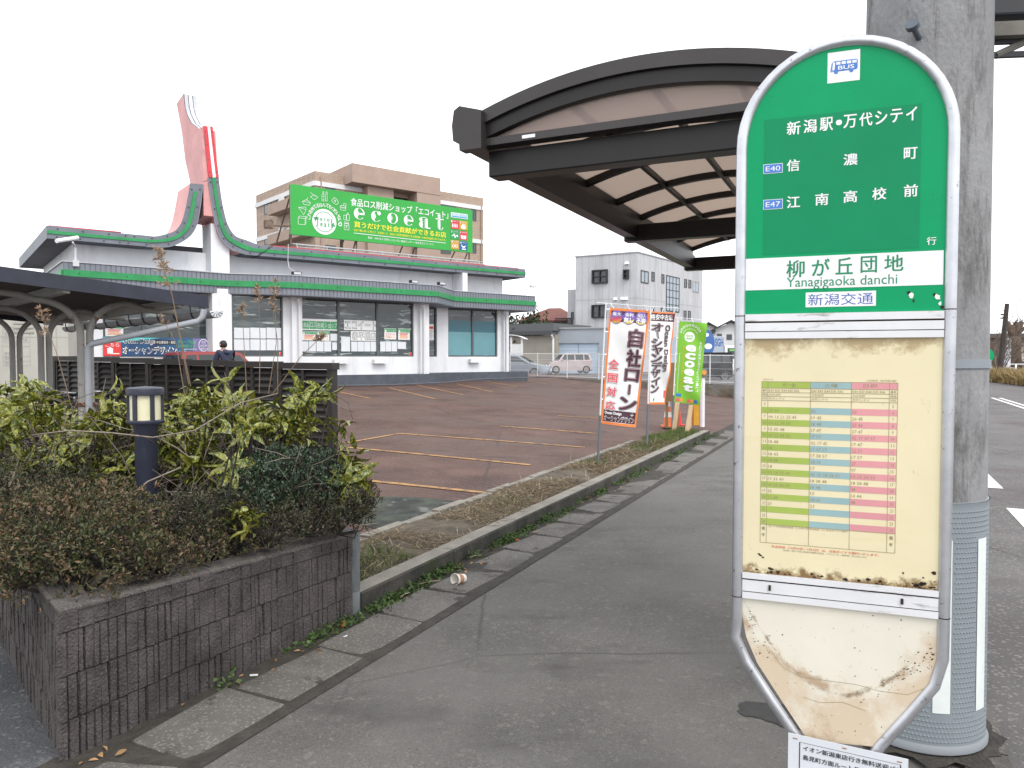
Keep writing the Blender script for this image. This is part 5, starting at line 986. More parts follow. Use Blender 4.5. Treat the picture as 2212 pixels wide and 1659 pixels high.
for k, gg in enumerate((g0_, g0_+1.85, g0_+3.6)):
    for sd in (-1, 1):
        base = GA+Gn*(n0_+sd*.045)+Gd*gg; zj = 1.90; P = [base, base+Vector((0, 0, zj-.25)), base+Vector((0, 0, zj))]
        for i in range(1, 11): t = math.pi/2*i/10; P.append(base+Gn*sd*(.42*(1-math.cos(t)))+Vector((0, 0, zj+.36*math.sin(t))))
        e = P[-1]; n_e = (e-GA).dot(Gn); far = n_e+sd*(1.0 if sd > 0 else .68); far = max(far, .03)
        P.append(CSP(n_e+sd*.15, gg, -.10)); P.append(CSP(far, gg, -.09))
        g = MB(); g.tube(P, .0375, 10); g.build('post', 'painted_steel', CS, smooth=True, angle=60)
b_ = GA+Gn*(n0_-.13)+Gd*(g0_-.10); g = MB(); e0 = CSP(-.09, .35, -.17)
q3 = at(197, 743, 7.98); q4 = at(190, 752, 7.98); g.tube([at(441, 668, 8.2), at(438, 684, 8.2), at(428, 694, 8.19), q3, q4, Vector((q4.x, q4.y, .3))], .034, 10); g.build('down_pipe', 'pvc_grey', CS, smooth=True, angle=60)
g = MB(); c_ = post0; g.pbox(Plane(c_, -Gn), -.10, .17, 1.115, 1.155, -.045, .05); g.build('pipe_clip', 'rust_band', CS)
# ---------------------------------------------------------------- beige shed behind the shelter
m = mat('beige_wall', (.44, .43, .385), .7, .05, 2); mat('beige_line', (.36, .35, .31), .7); mat('faded_ink', (.30, .32, .30), .8); mat('faded_red', (.52, .36, .32), .8)
s0_ = at(148, 770, 15.6); PSH = Plane((s0_.x, s0_.y, 0)-Vector((0, 0, 0)) if False else Vector((s0_.x, s0_.y, 0))-Vector((.93, .37, 0)).normalized()*6, Vector((.93, .37, 0)))
SHD = thing('storage_shed', PSH(3, 0, -1.5), 'plain beige metal shed with faded gas table on its wall behind the cycle shelter', 'shed')
g = MB(); g.pbox(PSH, 0, 6, 0, 2.9, -3, 0); g.build('wall', 'beige_wall', SHD); g = MB(); g.pbox(PSH, -.1, 6.1, 2.902, 3.0, -3.1, .12); g.build('roof', 'corrugated', SHD)
qs = lambda x, y: PSH.px(x, y)
g = MB(); a, b = qs(*z3(355, 640)); c, d = qs(*z3(360, 1000))
for x in (a, a-1.55): g.pbox(PSH, x-.01, x+.01, .2, 2.85, .001, .004)
g.pbox(PSH, 0, 6, 2.06, 2.075, .001, .004)
for i in range(4): g.pbox(PSH, a-1.5, a-1.15, 2.15+.09*i, 2.19+.09*i, .001, .02); g.pbox(PSH, a-.75, a-.4, 2.15+.09*i, 2.19+.09*i, .001, .02)
g.build('panel_joint', 'beige_line', SHD)
g = MB(); (a0, b1), (a1, b0) = qs(*z3(15, 645)), qs(*z3(192, 890)); MW = lambda x, y, o: PSH(a0+(a1-a0)*x, b0+(b1-b0)*y, .002+o)
for y in (0, .12, .24, .5, .62, .74, .86, 1): line(g, MW, [(0, y), (1, y)], .012, .001, 0)
for x in (0, .6, 1): line(g, MW, [(x, 0), (x, 1)], .012, .001, 0)
for s, x0, x1, y, mi in (('LPガス貯蔵量', .05, .95, .93, 0), ('容器', .06, .3, .80, 0), ('貯蔵量', .06, .45, .68, 0), ('kg', .72, .9, .68, 0), ('火気厳禁', .1, .55, .56, 1), ('緊急', .06, .3, .31, 0), ('連絡先', .06, .4, .19, 0), ('電話', .06, .3, .06, 0)): put(g, s, MW, x0, y-.03, x1, y+.045, .0015, mi)
g.build('wall_table', ['faded_ink', 'faded_red'], SHD)
# ---------------------------------------------------------------- dark louvre fence
m = mat('dark_brown_alu', (.024, .020, .018), .5, .15, 4)
F0_, F1_ = RS(-5.55, 6.95), RS(-12.6, 8.25); PFN = Plane(F1_, F0_-F1_); FL_ = (F0_-F1_).length
LF = thing('louvre_fence', PFN(FL_/2, 0, 0), 'dark brown louvred metal fence behind the variegated bushes', 'fence')
ZT0, ZF = 1.575, .0
for i in range(8):
    a0 = FL_-1.0*i; x0 = max(a0-1.0, 0); zt2 = ZT0+.10*(FL_-a0)/FL_
    g = MB(); g.pbox(PFN, a0-.09, a0, ZF, zt2+.0, -.04, .04); g.build('post', 'dark_brown_alu', LF)
    if x0 >= a0-.2: continue
    g = MB(); n_ = 17; h0, h1 = .12, zt2-.07
    for k in range(n_): z = h0+(h1-h0)*(k+.5)/n_; dz = (h1-h0)/n_; g.hexa([PFN(x0+.02, z-dz*.5, .022), PFN(a0-.092, z-dz*.5, .022), PFN(a0-.092, z-dz*.5+.01, .026), PFN(x0+.02, z-dz*.5+.01, .026), PFN(x0+.02, z+dz*.38, -.025), PFN(a0-.092, z+dz*.38, -.025), PFN(a0-.092, z+dz*.38+.01, -.02), PFN(x0+.02, z+dz*.38+.01, -.02)])
    g.pbox(PFN, (x0+a0)/2-.06, (x0+a0)/2-.01, h0, h1, -.03, .032); g.pbox(PFN, x0+.005, x0+.055, h0, h1, -.03, .03); g.build('louvre_panel', 'dark_brown_alu', LF)
    g = MB(); g.pbox(PFN, x0, a0+(.02 if i == 0 else -.002), zt2-.065, zt2+.012, -.055, .055); g.build('top_rail', 'dark_brown_alu', LF)
# ---------------------------------------------------------------- bicycles under the shelter
mat('bike_black', (.015, .015, .017), .4); mat('chrome', (.6, .6, .62), .2, metal=.9); mat('rubber', (.012, .012, .012), .8)
def bicycle(loc, ang, label, col):
    mname = 'bike_paint_%d' % len([m for m in MATS if m.startswith('bike_paint')]); mat(mname, col, .35); ca, sa = math.cos(ang), math.sin(ang); loc = Vector(loc)
    T = lambda x, z, y=0.0: loc+Vector((ca*x-sa*y, sa*x+ca*y, z)); t = thing('bicycle', loc, label, 'bicycle', 'bicycles parked under the cycle shelter')
    for x in (-.53, .53):
        g = MB(); g.tube([T(x+.32*math.cos(w), .33+.32*math.sin(w)) for w in [2*math.pi*i/24 for i in range(24)]], .016, 6, closed=True); w_ = g.build('wheel', 'rubber', t, smooth=True)
        g = MB()
        for i in range(9): w = math.pi*i/9; g.tube([T(x+.3*math.cos(w), .33+.3*math.sin(w)), T(x-.3*math.cos(w), .33-.3*math.sin(w))], .0018, 3)
        g.build('spokes', 'chrome', w_)
        g = MB(); g.tube([T(x+.36*math.cos(w), .33+.36*math.sin(w)) for w in [math.pi*(.05+.9*i/10) for i in range(11)]], .02, 5); g.build('mudguard', 'chrome', t)
    g = MB(); bb = T(-.08, .30); st = T(-.22, .78); hd = T(.36, .72); ht = T(.33, .86)
    for a, b in ((bb, st), (bb, hd), (T(-.12, .42), T(.34, .80)), (bb, T(-.53, .33)), (st, T(-.53, .33)), (ht, T(.53, .33))): g.tube([a, b], .016, 7)
    g.build('frame', mname, t, smooth=True, angle=60)
    g = MB(); g.tube([ht, T(.32, 1.0)], .013, 6); g.tube([T(.05, .98, .27), T(.22, 1.02, .24), T(.34, 1.0, .06), T(.34, 1.0, -.06), T(.22, 1.02, -.24), T(.05, .98, -.27)], .012, 6); hb = g.build('handlebar', 'chrome', t, smooth=True)
    for y in (.27, -.27): g = MB(); g.tube([T(.10, .99, y*.98), T(-.02, .97, y)], .017, 6); g.build('grip', 'rubber', hb)
    g = MB(); g.hexa([T(-.36, .84, .09), T(-.36, .84, -.09), T(-.08, .85, -.025), T(-.08, .85, .025), T(-.36, .91, .08), T(-.36, .91, -.08), T(-.08, .89, -.02), T(-.08, .89, .02)]); g.tube([st, T(-.24, .85)], .012, 6); g.build('saddle', 'rubber', t, bevel=.01)
    g = MB(); o = T(.5, .78); c = [T(.42, .72, .16), T(.70, .72, .16), T(.70, .72, -.16), T(.42, .72, -.16)]; d = [T(.38, .96, .19), T(.75, .96, .19), T(.75, .96, -.19), T(.38, .96, -.19)]
    for i in range(4): g.tube([c[i], d[i]], .005, 4); g.tube([c[i], c[(i+1) % 4]], .005, 4); g.tube([d[i], d[(i+1) % 4]], .006, 4); [g.tube([c[i].lerp(c[(i+1) % 4], k/6), d[i].lerp(d[(i+1) % 4], k/6)], .0025, 3) for k in range(1, 6)]
    g.build('basket', 'bike_black', t)
gb = lambda x, y, Y: (at(x, y, Y).x, Y, .20)
bicycle(gb(95, 860, 9.2), .55, 'dark bicycle with chrome handlebar parked nearest the middle shelter post', (.03, .03, .035)); bicycle(gb(160, 860, 9.6), .45, 'black bicycle with raised saddle beside the louvred fence', (.012, .012, .013)); bicycle(gb(60, 870, 9.9), .6, 'silver bicycle behind the far left shelter post', (.35, .35, .37))
# ================================================================ SHRUBS IN THE PLANTER
def varcol(name, stops, rough=.55, spec=.35, trans=.15):
    m = mat(name, stops[0][1], rough, spec=spec); N, L, b = nodes(m); g = N.new('ShaderNodeNewGeometry'); r = N.new('ShaderNodeValToRGB'); L(g.outputs['Random Per Island'], r.inputs[0])
    e = r.color_ramp.elements; e[0].position, e[0].color = stops[0][0], (*stops[0][1], 1); e[1].position, e[1].color = stops[-1][0], (*stops[-1][1], 1)
    for p, c in stops[1:-1]: x = e.new(p); x.color = (*c, 1)
    L(r.outputs[0], b.inputs['Base Color'])
    return m
varcol('azalea_red', [(0, (.036, .048, .017)), (.35, (.062, .068, .026)), (.62, (.092, .07, .035)), (.85, (.14, .084, .047)), (1, (.20, .12, .065))])
varcol('azalea_green', [(0, (.028, .042, .014)), (.4, (.055, .068, .024)), (.7, (.085, .09, .035)), (1, (.13, .105, .05))])
varcol('boxwood', [(0, (.012, .028, .014)), (.5, (.027, .052, .026)), (.8, (.046, .08, .04)), (1, (.08, .115, .06))], .4, .5)
varcol('dark_azalea', [(0, (.02, .026, .012)), (.5, (.042, .05, .023)), (.8, (.068, .062, .032)), (1, (.095, .068, .038))])
m = varcol('aucuba_leaf', [(0, (.018, .042, .010)), (.35, (.038, .072, .014)), (.7, (.072, .105, .019)), (1, (.12, .14, .024))], .32, .5)
v1 = noisefac(m, 70, .50, .56, 3, .5); mixc(m, v1, (.33, .31, .05)); v2 = noisefac(m, 9, .52, .66, 3, .5, off=(5, 2, 0)); mixc(m, v2, (.19, .19, .03))
m = mat('twig', (.14, .11, .085), .9, .3, 20); m = mat('twig_pale', (.24, .20, .16), .9, .25, 20); mat('twig_dark', (.04, .032, .026), .95, .3, 20)
def mound(name, blobs, dens, lsize, m, label, group=None, layers=3, up=.35, cat='shrub', rosette=6, jitter=.06, width=.42, seed=0):
    """a clipped small-leaved shrub: rosettes of small leaves over several overlapping lobes, on a twig skeleton"""
    rg = np.random.default_rng(seed); c0 = blobs[0][0]; t = thing(name, (c0[0], c0[1], .5), label, cat, group); P, D, N, SZ = [], [], [], []; tw = MB()
    for c, r in blobs:
        c = np.array(c); r = np.array(r); area = 4*math.pi*((r[0]*r[1]+r[0]*r[2]+r[1]*r[2])/3); n = int(area*dens)
        d = rg.normal(size=(n, 3)); d /= np.linalg.norm(d, axis=1, keepdims=True); d = d[d[:, 2] > -.55]
        ph = rg.uniform(0, 6, 6); lump = 1+.09*np.sin(d[:, 0]*7+ph[0])*np.sin(d[:, 1]*8+ph[1])+.07*np.sin(d[:, 2]*11+d[:, 0]*9+ph[2])
        k = (1-np.abs(rg.normal(size=len(d)))*.15)*lump*(1+rg.normal(size=len(d))*jitter*.6); p = c+d*r*k[:, None]; keep = p[:, 2] > .46
        for c2, r2 in blobs:
            if c2 is not c: pass
        p, d = p[keep], d[keep]; nr = d/r; nr /= np.linalg.norm(nr, axis=1, keepdims=True)
        for _ in range(rosette):
            P.append(p+rg.normal(size=p.shape)*lsize*.35); q_ = nr*.75+rg.normal(size=p.shape)*.75; q_[:, 2] += up; D.append(q_); N.append(nr+rg.normal(size=p.shape)*.6); SZ.append(rg.uniform(.6, 1.25, len(p))*lsize)
        for i in range(40):
            e = rg.normal(size=3); e[2] = abs(e[2]); e /= np.linalg.norm(e); a = Vector(c-np.array([0, 0, r[2]*.7])); b = Vector(c+e*r*rg.uniform(.8, 1.02)); mid = a.lerp(b, .55)+Vector(rg.normal(size=3)*.04); tw.tube([a, mid, b], [.006, .004, .0016], 4)
    tw.build('stems', 'twig_dark', t); leaves('foliage', np.concatenate(P), np.concatenate(D), np.concatenate(N), np.concatenate(SZ), width, m, t); return t
B3 = lambda x, y, Y, r: (tuple(at(x, y, Y)), r)
D_ = 520
mound('azalea_shrub', [B3(165, 1195, 3.40, (.36, .36, .32)), B3(60, 1175, 3.65, (.32, .36, .30)), B3(255, 1130, 3.75, (.22, .26, .22))], 640, .024, 'azalea_red', 'big clipped azalea mound with rusty leaves at the planter corner', 'clipped azaleas in the planter', seed=1)
mound('azalea_shrub', [B3(235, 1180, 3.34, (.22, .15, .14)), B3(60, 1215, 3.32, (.16, .2, .15)), B3(150, 1190, 3.3, (.2, .16, .13))], 640, .023, 'azalea_green', 'green lower azalea skirt overhanging the planter corner', 'clipped azaleas in the planter', seed=2)
mound('azalea_shrub', [B3(350, 1205, 3.55, (.18, .14, .10)), B3(425, 1185, 3.78, (.16, .14, .10)), B3(300, 1215, 3.42, (.13, .10, .09)), B3(505, 1165, 4.02, (.15, .14, .11))], 640, .022, 'azalea_red', 'low reddish azalea trailing over the block capping', 'clipped azaleas in the planter', seed=3)
mound('azalea_shrub', [B3(395, 1140, 3.95, (.26, .2, .20)), B3(470, 1120, 4.1, (.2, .2, .18))], 600, .023, 'dark_azalea', 'dull brown azalea just right of the bollard lamp post', 'clipped azaleas in the planter', seed=4)
mound('azalea_shrub', [B3(20, 1120, 4.1, (.4, .35, .30)), B3(130, 1095, 4.3, (.35, .3, .22))], 560, .024, 'dark_azalea', 'dark azalea at the left edge behind the rusty mound', 'clipped azaleas in the planter', seed=5)
mound('azalea_shrub', [B3(575, 1145, 4.12, (.24, .18, .14)), B3(660, 1120, 4.35, (.22, .18, .15)), B3(730, 1115, 4.5, (.2, .17, .16)), B3(765, 1095, 4.55, (.12, .13, .14))], 640, .022, 'dark_azalea', 'dark azalea strip hanging over the far end of the planter wall', 'clipped azaleas in the planter', seed=6)
mound('boxwood_shrub', [B3(640, 1050, 4.62, (.33, .3, .24)), B3(560, 1070, 4.5, (.26, .25, .20)), B3(715, 1040, 4.75, (.17, .24, .20)), B3(600, 1010, 4.75, (.22, .2, .14))], 720, .021, 'boxwood', 'rounded blue-green boxwood in front of the fence end', None, seed=7, width=.6)
mound('azalea_shrub', [B3(790, 1080, 5.0, (.1, .12, .14))], 700, .022, 'azalea_red', 'small rusty sprig of azalea poking out at the right end', 'clipped azaleas in the planter', seed=8)
# spotted laurel (variegated, long leaves) in three bushes
def ytop(x):
    xs = [-80, 0, 60, 110, 180, 230, 300, 360, 430, 480, 540, 600, 640, 690, 735, 770]; ys = [800, 805, 800, 850, 880, 850, 830, 840, 812, 806, 850, 870, 850, 822, 835, 900]; return float(np.interp(x, xs, ys))
def laurel(label, x0, x1, n, Y0, Y1, ybot, seed, extra=()):
    rg = np.random.default_rng(seed); base = at((x0+x1)/2, 1080, (Y0+Y1)/2); t = thing('spotted_laurel', (base.x, base.y, .5), label, 'bush', 'variegated laurel bushes behind the planter'); P, D, N, SZ = [], [], [], []; br = MB(); tips = []
    for i in range(n):
        x = rg.uniform(x0, x1); yt = ytop(x); yt += 34; y = yt+(ybot-yt)*rg.beta(1.0, 1.6); Y = rg.uniform(Y0, Y1); tips.append((at(x, y, Y), 1.0))
    tips += [(at(x, y, Y), s_) for x, y, Y, s_ in extra]
    for tip, sc in tips:
        k = rg.integers(6, 10); ax = rg.normal(size=3)*.5; ax[2] += .55; ax /= np.linalg.norm(ax); ph = rg.uniform(0, 6)
        e1 = np.cross(ax, [.3, .9, .1]); e1 /= np.linalg.norm(e1); e2 = np.cross(ax, e1)
        for j in range(k):
            w = ph+j*2.4; el = rg.uniform(-.45, .75); d = (e1*math.cos(w)+e2*math.sin(w))*math.cos(el)+ax*math.sin(el); P.append(np.array(tip)-ax*.012*j); D.append(d); nn = ax+rg.normal(size=3)*.25; N.append(nn); SZ.append(rg.uniform(.085, .155)*sc)
        fr = .25 if n > 10 else .0; g0 = Vector((tip.x+rg.normal()*fr-(0 if n > 10 else .22), tip.y+rg.normal()*fr*.8+(0 if n > 10 else .1), .5)); g0.x = min(g0.x, tip.x-.03) if tip.x > -1.9 else g0.x; mid = g0.lerp(tip, .55)+Vector(rg.normal(size=3)*(.08 if n > 10 else .01)); br.tube([g0, mid, tip], [.008, .006, .0035], 5)
    br.build('branches', 'twig_dark', t); leaves('foliage', P, D, N, SZ, .34, 'aucuba_leaf', t, kind='leaf', droop=.28); return t
laurel('spotted laurel with yellow leaves at the left edge before the shelter posts', -90, 215, 125, 4.7, 6.2, 1080, 31, [(20, 835, 5.4, 1.2), (60, 830, 5.3, 1.2), (95, 850, 5.2, 1.1)])
laurel('spotted laurel with yellow leaves directly behind the bollard lamp', 205, 505, 150, 4.75, 6.1, 1090, 32, [(440, 830, 5.5, 1.2), (475, 825, 5.4, 1.2), (255, 862, 5.0, 1.2), (240, 880, 4.9, 1.1), (430, 1010, 4.5, 1.3), (500, 1000, 4.45, 1.3)])
laurel('spotted laurel with yellow leaves in front of the louvred fence end', 500, 672, 40, 4.9, 6.0, 960, 33, [(685, 850, 5.3, 1.25), (655, 850, 5.2, 1.25), (712, 850, 5.3, 1.1), (640, 890, 5.0, 1.3), (610, 910, 4.9, 1.2), (665, 875, 5.1, 1.3), (590, 880, 5.2, 1.2), (560, 870, 5.3, 1.2), (655, 905, 5.0, 1.2)])
laurel('small spotted laurel sprig poking out beside the boxwood', 735, 775, 5, 4.55, 4.75, 1060, 34, [(748, 1010, 4.6, 1.0), (765, 1030, 4.6, 1.1), (752, 1045, 4.55, 1.1), (735, 1000, 4.65, .9)])
laurel('low spotted laurel sprig hanging in front of the dark strip', 510, 560, 2, 4.0, 4.1, 1120, 35, [(520, 1105, 4.0, .9), (545, 1115, 3.95, .9), (535, 1090, 4.05, .8)])
# bare arching twigs
rg = np.random.default_rng(41); t = thing('bare_twig_shrub', (at(330, 1080, 4.8).x, 4.8, .5), 'leafless shrub of tangled grey arching twigs among the laurels', 'shrub'); g = MB(); g2 = MB()
for i in range(95):
    x = rg.uniform(-60, 640); Y = rg.uniform(4.35, 5.6); a = at(x, 1090, Y); a.z = .5; l = rg.uniform(.35, 1.0); dx = rg.normal()*.7; top = min(1.35, .6+abs(rg.normal())*.35); P = []
    for k in range(9): s_ = k/8; P.append(Vector((a.x+dx*l*s_+.05*math.sin(s_*6+i), a.y-.25*l*s_*rg.uniform(.6, 1), a.z+(top-.5)*math.sin(s_*1.9)+.03*rg.normal()*s_)))
    (g if i % 3 else g2).tube(P, [.0055*(1-.7*k/8) for k in range(9)], 5)
    for q_ in range(4):
        k = rg.integers(3, 8); b = P[k]; d = Vector(rg.normal(size=3)); d.z = abs(d.z)*.6; d.normalize(); (g if i % 2 else g2).tube([b, b+d*.09+Vector((0, 0, .01)), b+d*rg.uniform(.14, .30)], [.003, .0024, .0013], 4)
loop = [(40, 1000, 4.25), (20, 1050, 4.2), (40, 1085, 4.15), (100, 1100, 4.15), (200, 1098, 4.15), (280, 1070, 4.2), (320, 1040, 4.25), (390, 1010, 4.35)]
g2.tube([at(*p) for p in loop], .005, 5); g2.tube([at(*p) for p in ((70, 940, 4.6), (150, 930, 4.4), (240, 935, 4.3), (330, 945, 4.3), (420, 930, 4.5), (520, 870, 4.8), (600, 850, 5))], .0045, 5)
for p in (((715, 860, 5.2), (745, 890, 5.1), (742, 930, 5.05), (733, 950, 5.0)), ((720, 850, 5.2), (752, 870, 5.2), (762, 905, 5.15)), ((742, 905, 5.1), (752, 940, 5.05), (766, 960, 5.0)), ((735, 880, 5.1), (765, 890, 5.1))): g.tube([at(*q_) for q_ in p], [.004, .003, .0025, .0015][:len(p)], 4)
g.build('stems', 'twig', t, smooth=True); g2.build('stems', 'twig_pale', t, smooth=True)
# tall dry reeds
m = mat('reed_plume', (.40, .28, .19), .9, island=.3); mat('reed_stalk', (.20, .14, .09), .9, .2, 20)
reeds = [(((425, 900), (407, 811), (369, 623), (338, 537)), 5.6, 26, 60, 'tall dry reed with a broad plume standing nearest the shelter roof end'), (((415, 870), (372, 640), (348, 560)), 5.7, 8, 18, 'thin dry reed stalk leaning against the tall plumed reed'),
         (((533, 850), (528, 760), (522, 650)), 6.0, 8, 30, 'dry reed with sparse plume left of the second window pier'), (((560, 850), (562, 740), (558, 620)), 6.0, 10, 22, 'slim dry reed in front of the shop pier'), (((580, 850), (597, 740), (592, 606)), 6.1, 8, 22, 'dry reed with drooping tip before the shop down pipe'), (((600, 850), (600, 740), (585, 640)), 6.1, 8, 22, 'bent dry reed between the shop pier reeds'),
         (((160, 900), (125, 770), (95, 690), (88, 665)), 5.9, 18, 42, 'short bushy dry reed in front of the shelter posts'), (((400, 860), (380, 740), (345, 680)), 5.9, 6, 16, 'short dry reed stalk before the used car banner'), (((590, 850), (650, 770), (700, 722)), 6.0, 14, 16, 'leaning dry grass head in front of the widest shop window')]
for pts, Y, n, sz, lab in reeds:
    p0 = at(*pts[0], Y); t = thing('dry_reed', (p0.x, p0.y, p0.z), lab, 'reed', 'dry reeds behind the fence shrubs'); P3 = [at(x, y, Y) for x, y in pts]; g = MB()
    g.tube(P3, [.004, .003, .0022, .0016][:len(P3)], 5); g.build('stalk', 'reed_stalk', t)
    rg = np.random.default_rng(len(lab)); tip = P3[-1]; dr = (P3[-1]-P3[-2]).normalized(); L_ = sz/1620*Y*1.6; P, D, SZ = [], [], []
    for i in range(n):
        u = rg.random(); b = tip-dr*L_*u; side = Vector((rg.normal(), rg.normal()*.6, 0)); d0 = (dr*.6+side*.9).normalized(); l0 = L_*.42*(.25+u*.75)*rg.uniform(.4, 1)
        for k in range(9): s_ = k/9; P.append(b+d0*l0*s_+Vector((0, 0, -.25*l0*s_*s_))); q_ = d0+Vector(rg.normal(size=3)*.4)+Vector((0, 0, -.3*s_)); D.append(tuple(q_)); SZ.append(.035*rg.uniform(.6, 1.3))
    leaves('plume', [tuple(p) for p in P], D, rdir(len(P)), SZ, .16, 'reed_plume', t)
# ================================================================ BANNERS ALONG THE VERGE
mat('banner_white', (.80, .80, .80), .75, .02, 6); mat('banner_orange', (.80, .22, .05), .7); mat('maroon_ink', (.075, .03, .045), .7); mat('pink_ink', (.55, .36, .40), .7); mat('violet_disc', (.12, .07, .30), .6, .0, 4, col2=(.24, .16, .46)); mat('lime_cloth', (.19, .47, .035), .7, .08, 3); mat('pole_white', (.72, .73, .75), .4); mat('pole_grey', (.13, .15, .17), .5); mat('coral_ink', (.75, .10, .12), .7); mat('gold_ink', (.62, .48, .04), .7)
BP = Plane((0, 0, 0), (.955, -.296))
def banner(base_px, zb, top_px, w_px_l, quad, label, paint, mats, seed, pole_label=None):
    """a nobori flag: base and top of its pole, cloth corners as (x, y) photo points at the pole's distance, waved by the wind"""
    b = gz(*base_px, zb); Y = b.y; t_ = at(*top_px, Y); t = thing('advertising_flag', b, label, 'banner flag', 'nobori banners along the parking verge')
    g = MB(); k = .31; g.tube([b-Vector((0, 0, .05)), b.lerp(t_, k)], .019, 10); g.build('pole_sleeve', 'pole_grey', t, smooth=True, angle=50)
    g = MB(); g.tube([b.lerp(t_, k-.01), b.lerp(t_, .62)], .0135, 8); g.tube([b.lerp(t_, .62), t_], .011, 8); g.build('pole', 'pole_white', t, smooth=True, angle=50)
    (tl, tr, bl, br) = [at(x, y, Y) for x, y in quad]; u = (tr-tl); rw = math.sin
    yaw = .12 if seed != 2 else -.25
    for c in (tr, br): c.y += (-yaw)*abs(u.x)
    nrm = (tr-tl).cross(bl-tl).normalized(); nrm = nrm if nrm.y < 0 else -nrm
    def M(a, bb, o):
        p = bl.lerp(br, a).lerp(tl.lerp(tr, a), bb); wv = .035*rw(bb*7.5+a*3.2+seed)*a+.022*rw(bb*15+a*5+seed*2)*a; return p+nrm*(o+wv)
    g = MB(); g.grid(lambda a, bb: M(a, bb, 0), 14, 44, 0); g.build('cloth', mats[0], t, smooth=True)
    L_ = MB(); paint(L_, M); L_.build('print', mats, t)
    g = MB(); g.tube([t_+(tl-tr)*.22-Vector((0, 0, -.0)), t_+(tr-tl)*1.05+Vector((0, 0, -.005))], .006, 6); g.build('cross_arm', 'pole_white', t)
    for k in range(6):
        p = M(0, .985-.97*k/5, 0); q = b+(t_-b)*((p.z-b.z)/(t_.z-b.z)); g = MB(); g.tube([q, p+(p-q)*.15], .012, 6); g.build('loop_clip', 'pole_white', t)
    for k in (.1, .5, .93): p = M(k, 1, 0); g = MB(); g.tube([p+Vector((0, 0, -.01)), t_+(tr-tl)*k+Vector((0, 0, .01))], .010, 6); g.build('loop_clip', 'pole_white', t)
    return t
def frame_(L_, M, w, mi, n=40):
    for k in range(n):
        b0, b1 = k/n, (k+1)/n; rect(L_, M, 0, b0, w, b1, .003, mi); rect(L_, M, 1-w, b0, 1, b1, .003, mi)
    for k in range(8): a0, a1 = k/8, (k+1)/8; rect(L_, M, a0, 0, a1, w*.42, .003, mi); rect(L_, M, a0, 1-w*.42, a1, 1, .003, mi)
def solid(L_, M, a0, b0, a1, b1, off, mi, n=10):
    for k in range(n): 
        for j in range(4): x0, x1 = a0+(a1-a0)*j/4, a0+(a1-a0)*(j+1)/4; rect(L_, M, x0, b0+(b1-b0)*k/n, x1, b0+(b1-b0)*(k+1)/n, off, mi)
def vtext(L_, M, s, a0, a1, tops, mi, layers, h=None):
    for c, (t1, t0) in zip(s, tops):
        for k, (bold, m_) in enumerate(layers): put(L_, c if c != 'ー' else '｜', M, a0 if c != 'ー' else (a0+a1)/2-.035, t0, a1 if c != 'ー' else (a0+a1)/2+.035, t1, .005+.004*k, m_, bold)
def paint1(L_, M):     # 1 orange 2 maroon 3 pink 4 violet 5 red 6 yellow 7 white
    frame_(L_, M, .05, 1); solid(L_, M, .05, .885, .95, .978, .004, 2, 4); solid(L_, M, .05, .025, .95, .125, .004, 2, 4)
    for a, s1, s2 in ((.19, '最大', '60回'), (.50, '金利', '無し'), (.81, '保証人', '不要')):
        disc(L_, M, a, .925, .155, .058, .007, 4, 24); L_.poly([M(a-.13, .893, .009), M(a+.05, .905, .009), M(a+.14, .915, .009), M(a+.08, .878, .009), M(a-.04, .872, .009)], 6)
        put(L_, s1, M, a-.10, .935, a+.10, .965, .012, 7, .02); put(L_, s2, M, a-.12, .885, a+.11, .927, .012, 5 if s2 == '60回' else 7, .03)
    vtext(L_, M, '自社ロ', .55, .90, ((.83, .68), (.655, .515), (.49, .39)), 2, ((.07, 2), (.045, 3), (.022, 2)))
    for b_, m_, w in ((.0, 2, .09), (.004, 3, .066), (.008, 2, .040)): rect(L_, M, .70-w/2, .265+w*.14, .70+w/2, .368-w*.14, .005+b_, m_)
    put(L_, 'ン', M, .48, .14, .92, .245, .005, 2, .07); put(L_, 'ン', M, .48, .14, .92, .245, .009, 3, .045); put(L_, 'ン', M, .48, .14, .92, .245, .013, 2, .022)
    for c, t1, t0 in (('全', .565, .475), ('国', .445, .36), ('対', .325, .24), ('応', .205, .125)): put(L_, c, M, .08, t0, .36, t1, .004, 2, .06); put(L_, c, M, .08, t0, .36, t1, .009, 7, .05); put(L_, c, M, .09, t0+.004, .35, t1-.004, .013, 5, .02)
    put(L_, 'Ocean Design', M, .08, .082, .55, .113, .008, 7, .03); put(L_, 'オーシャンデザイン', M, .07, .032, .92, .078, .008, 7, .05); put(L_, 'オーシャンデザイン', M, .075, .036, .915, .074, .012, 2, .01)
    line(L_, M, [(.85, .085), (.85, .115)], .012, .008, 7); line(L_, M, [(.80, .10), (.90, .10)], .004, .008, 7)
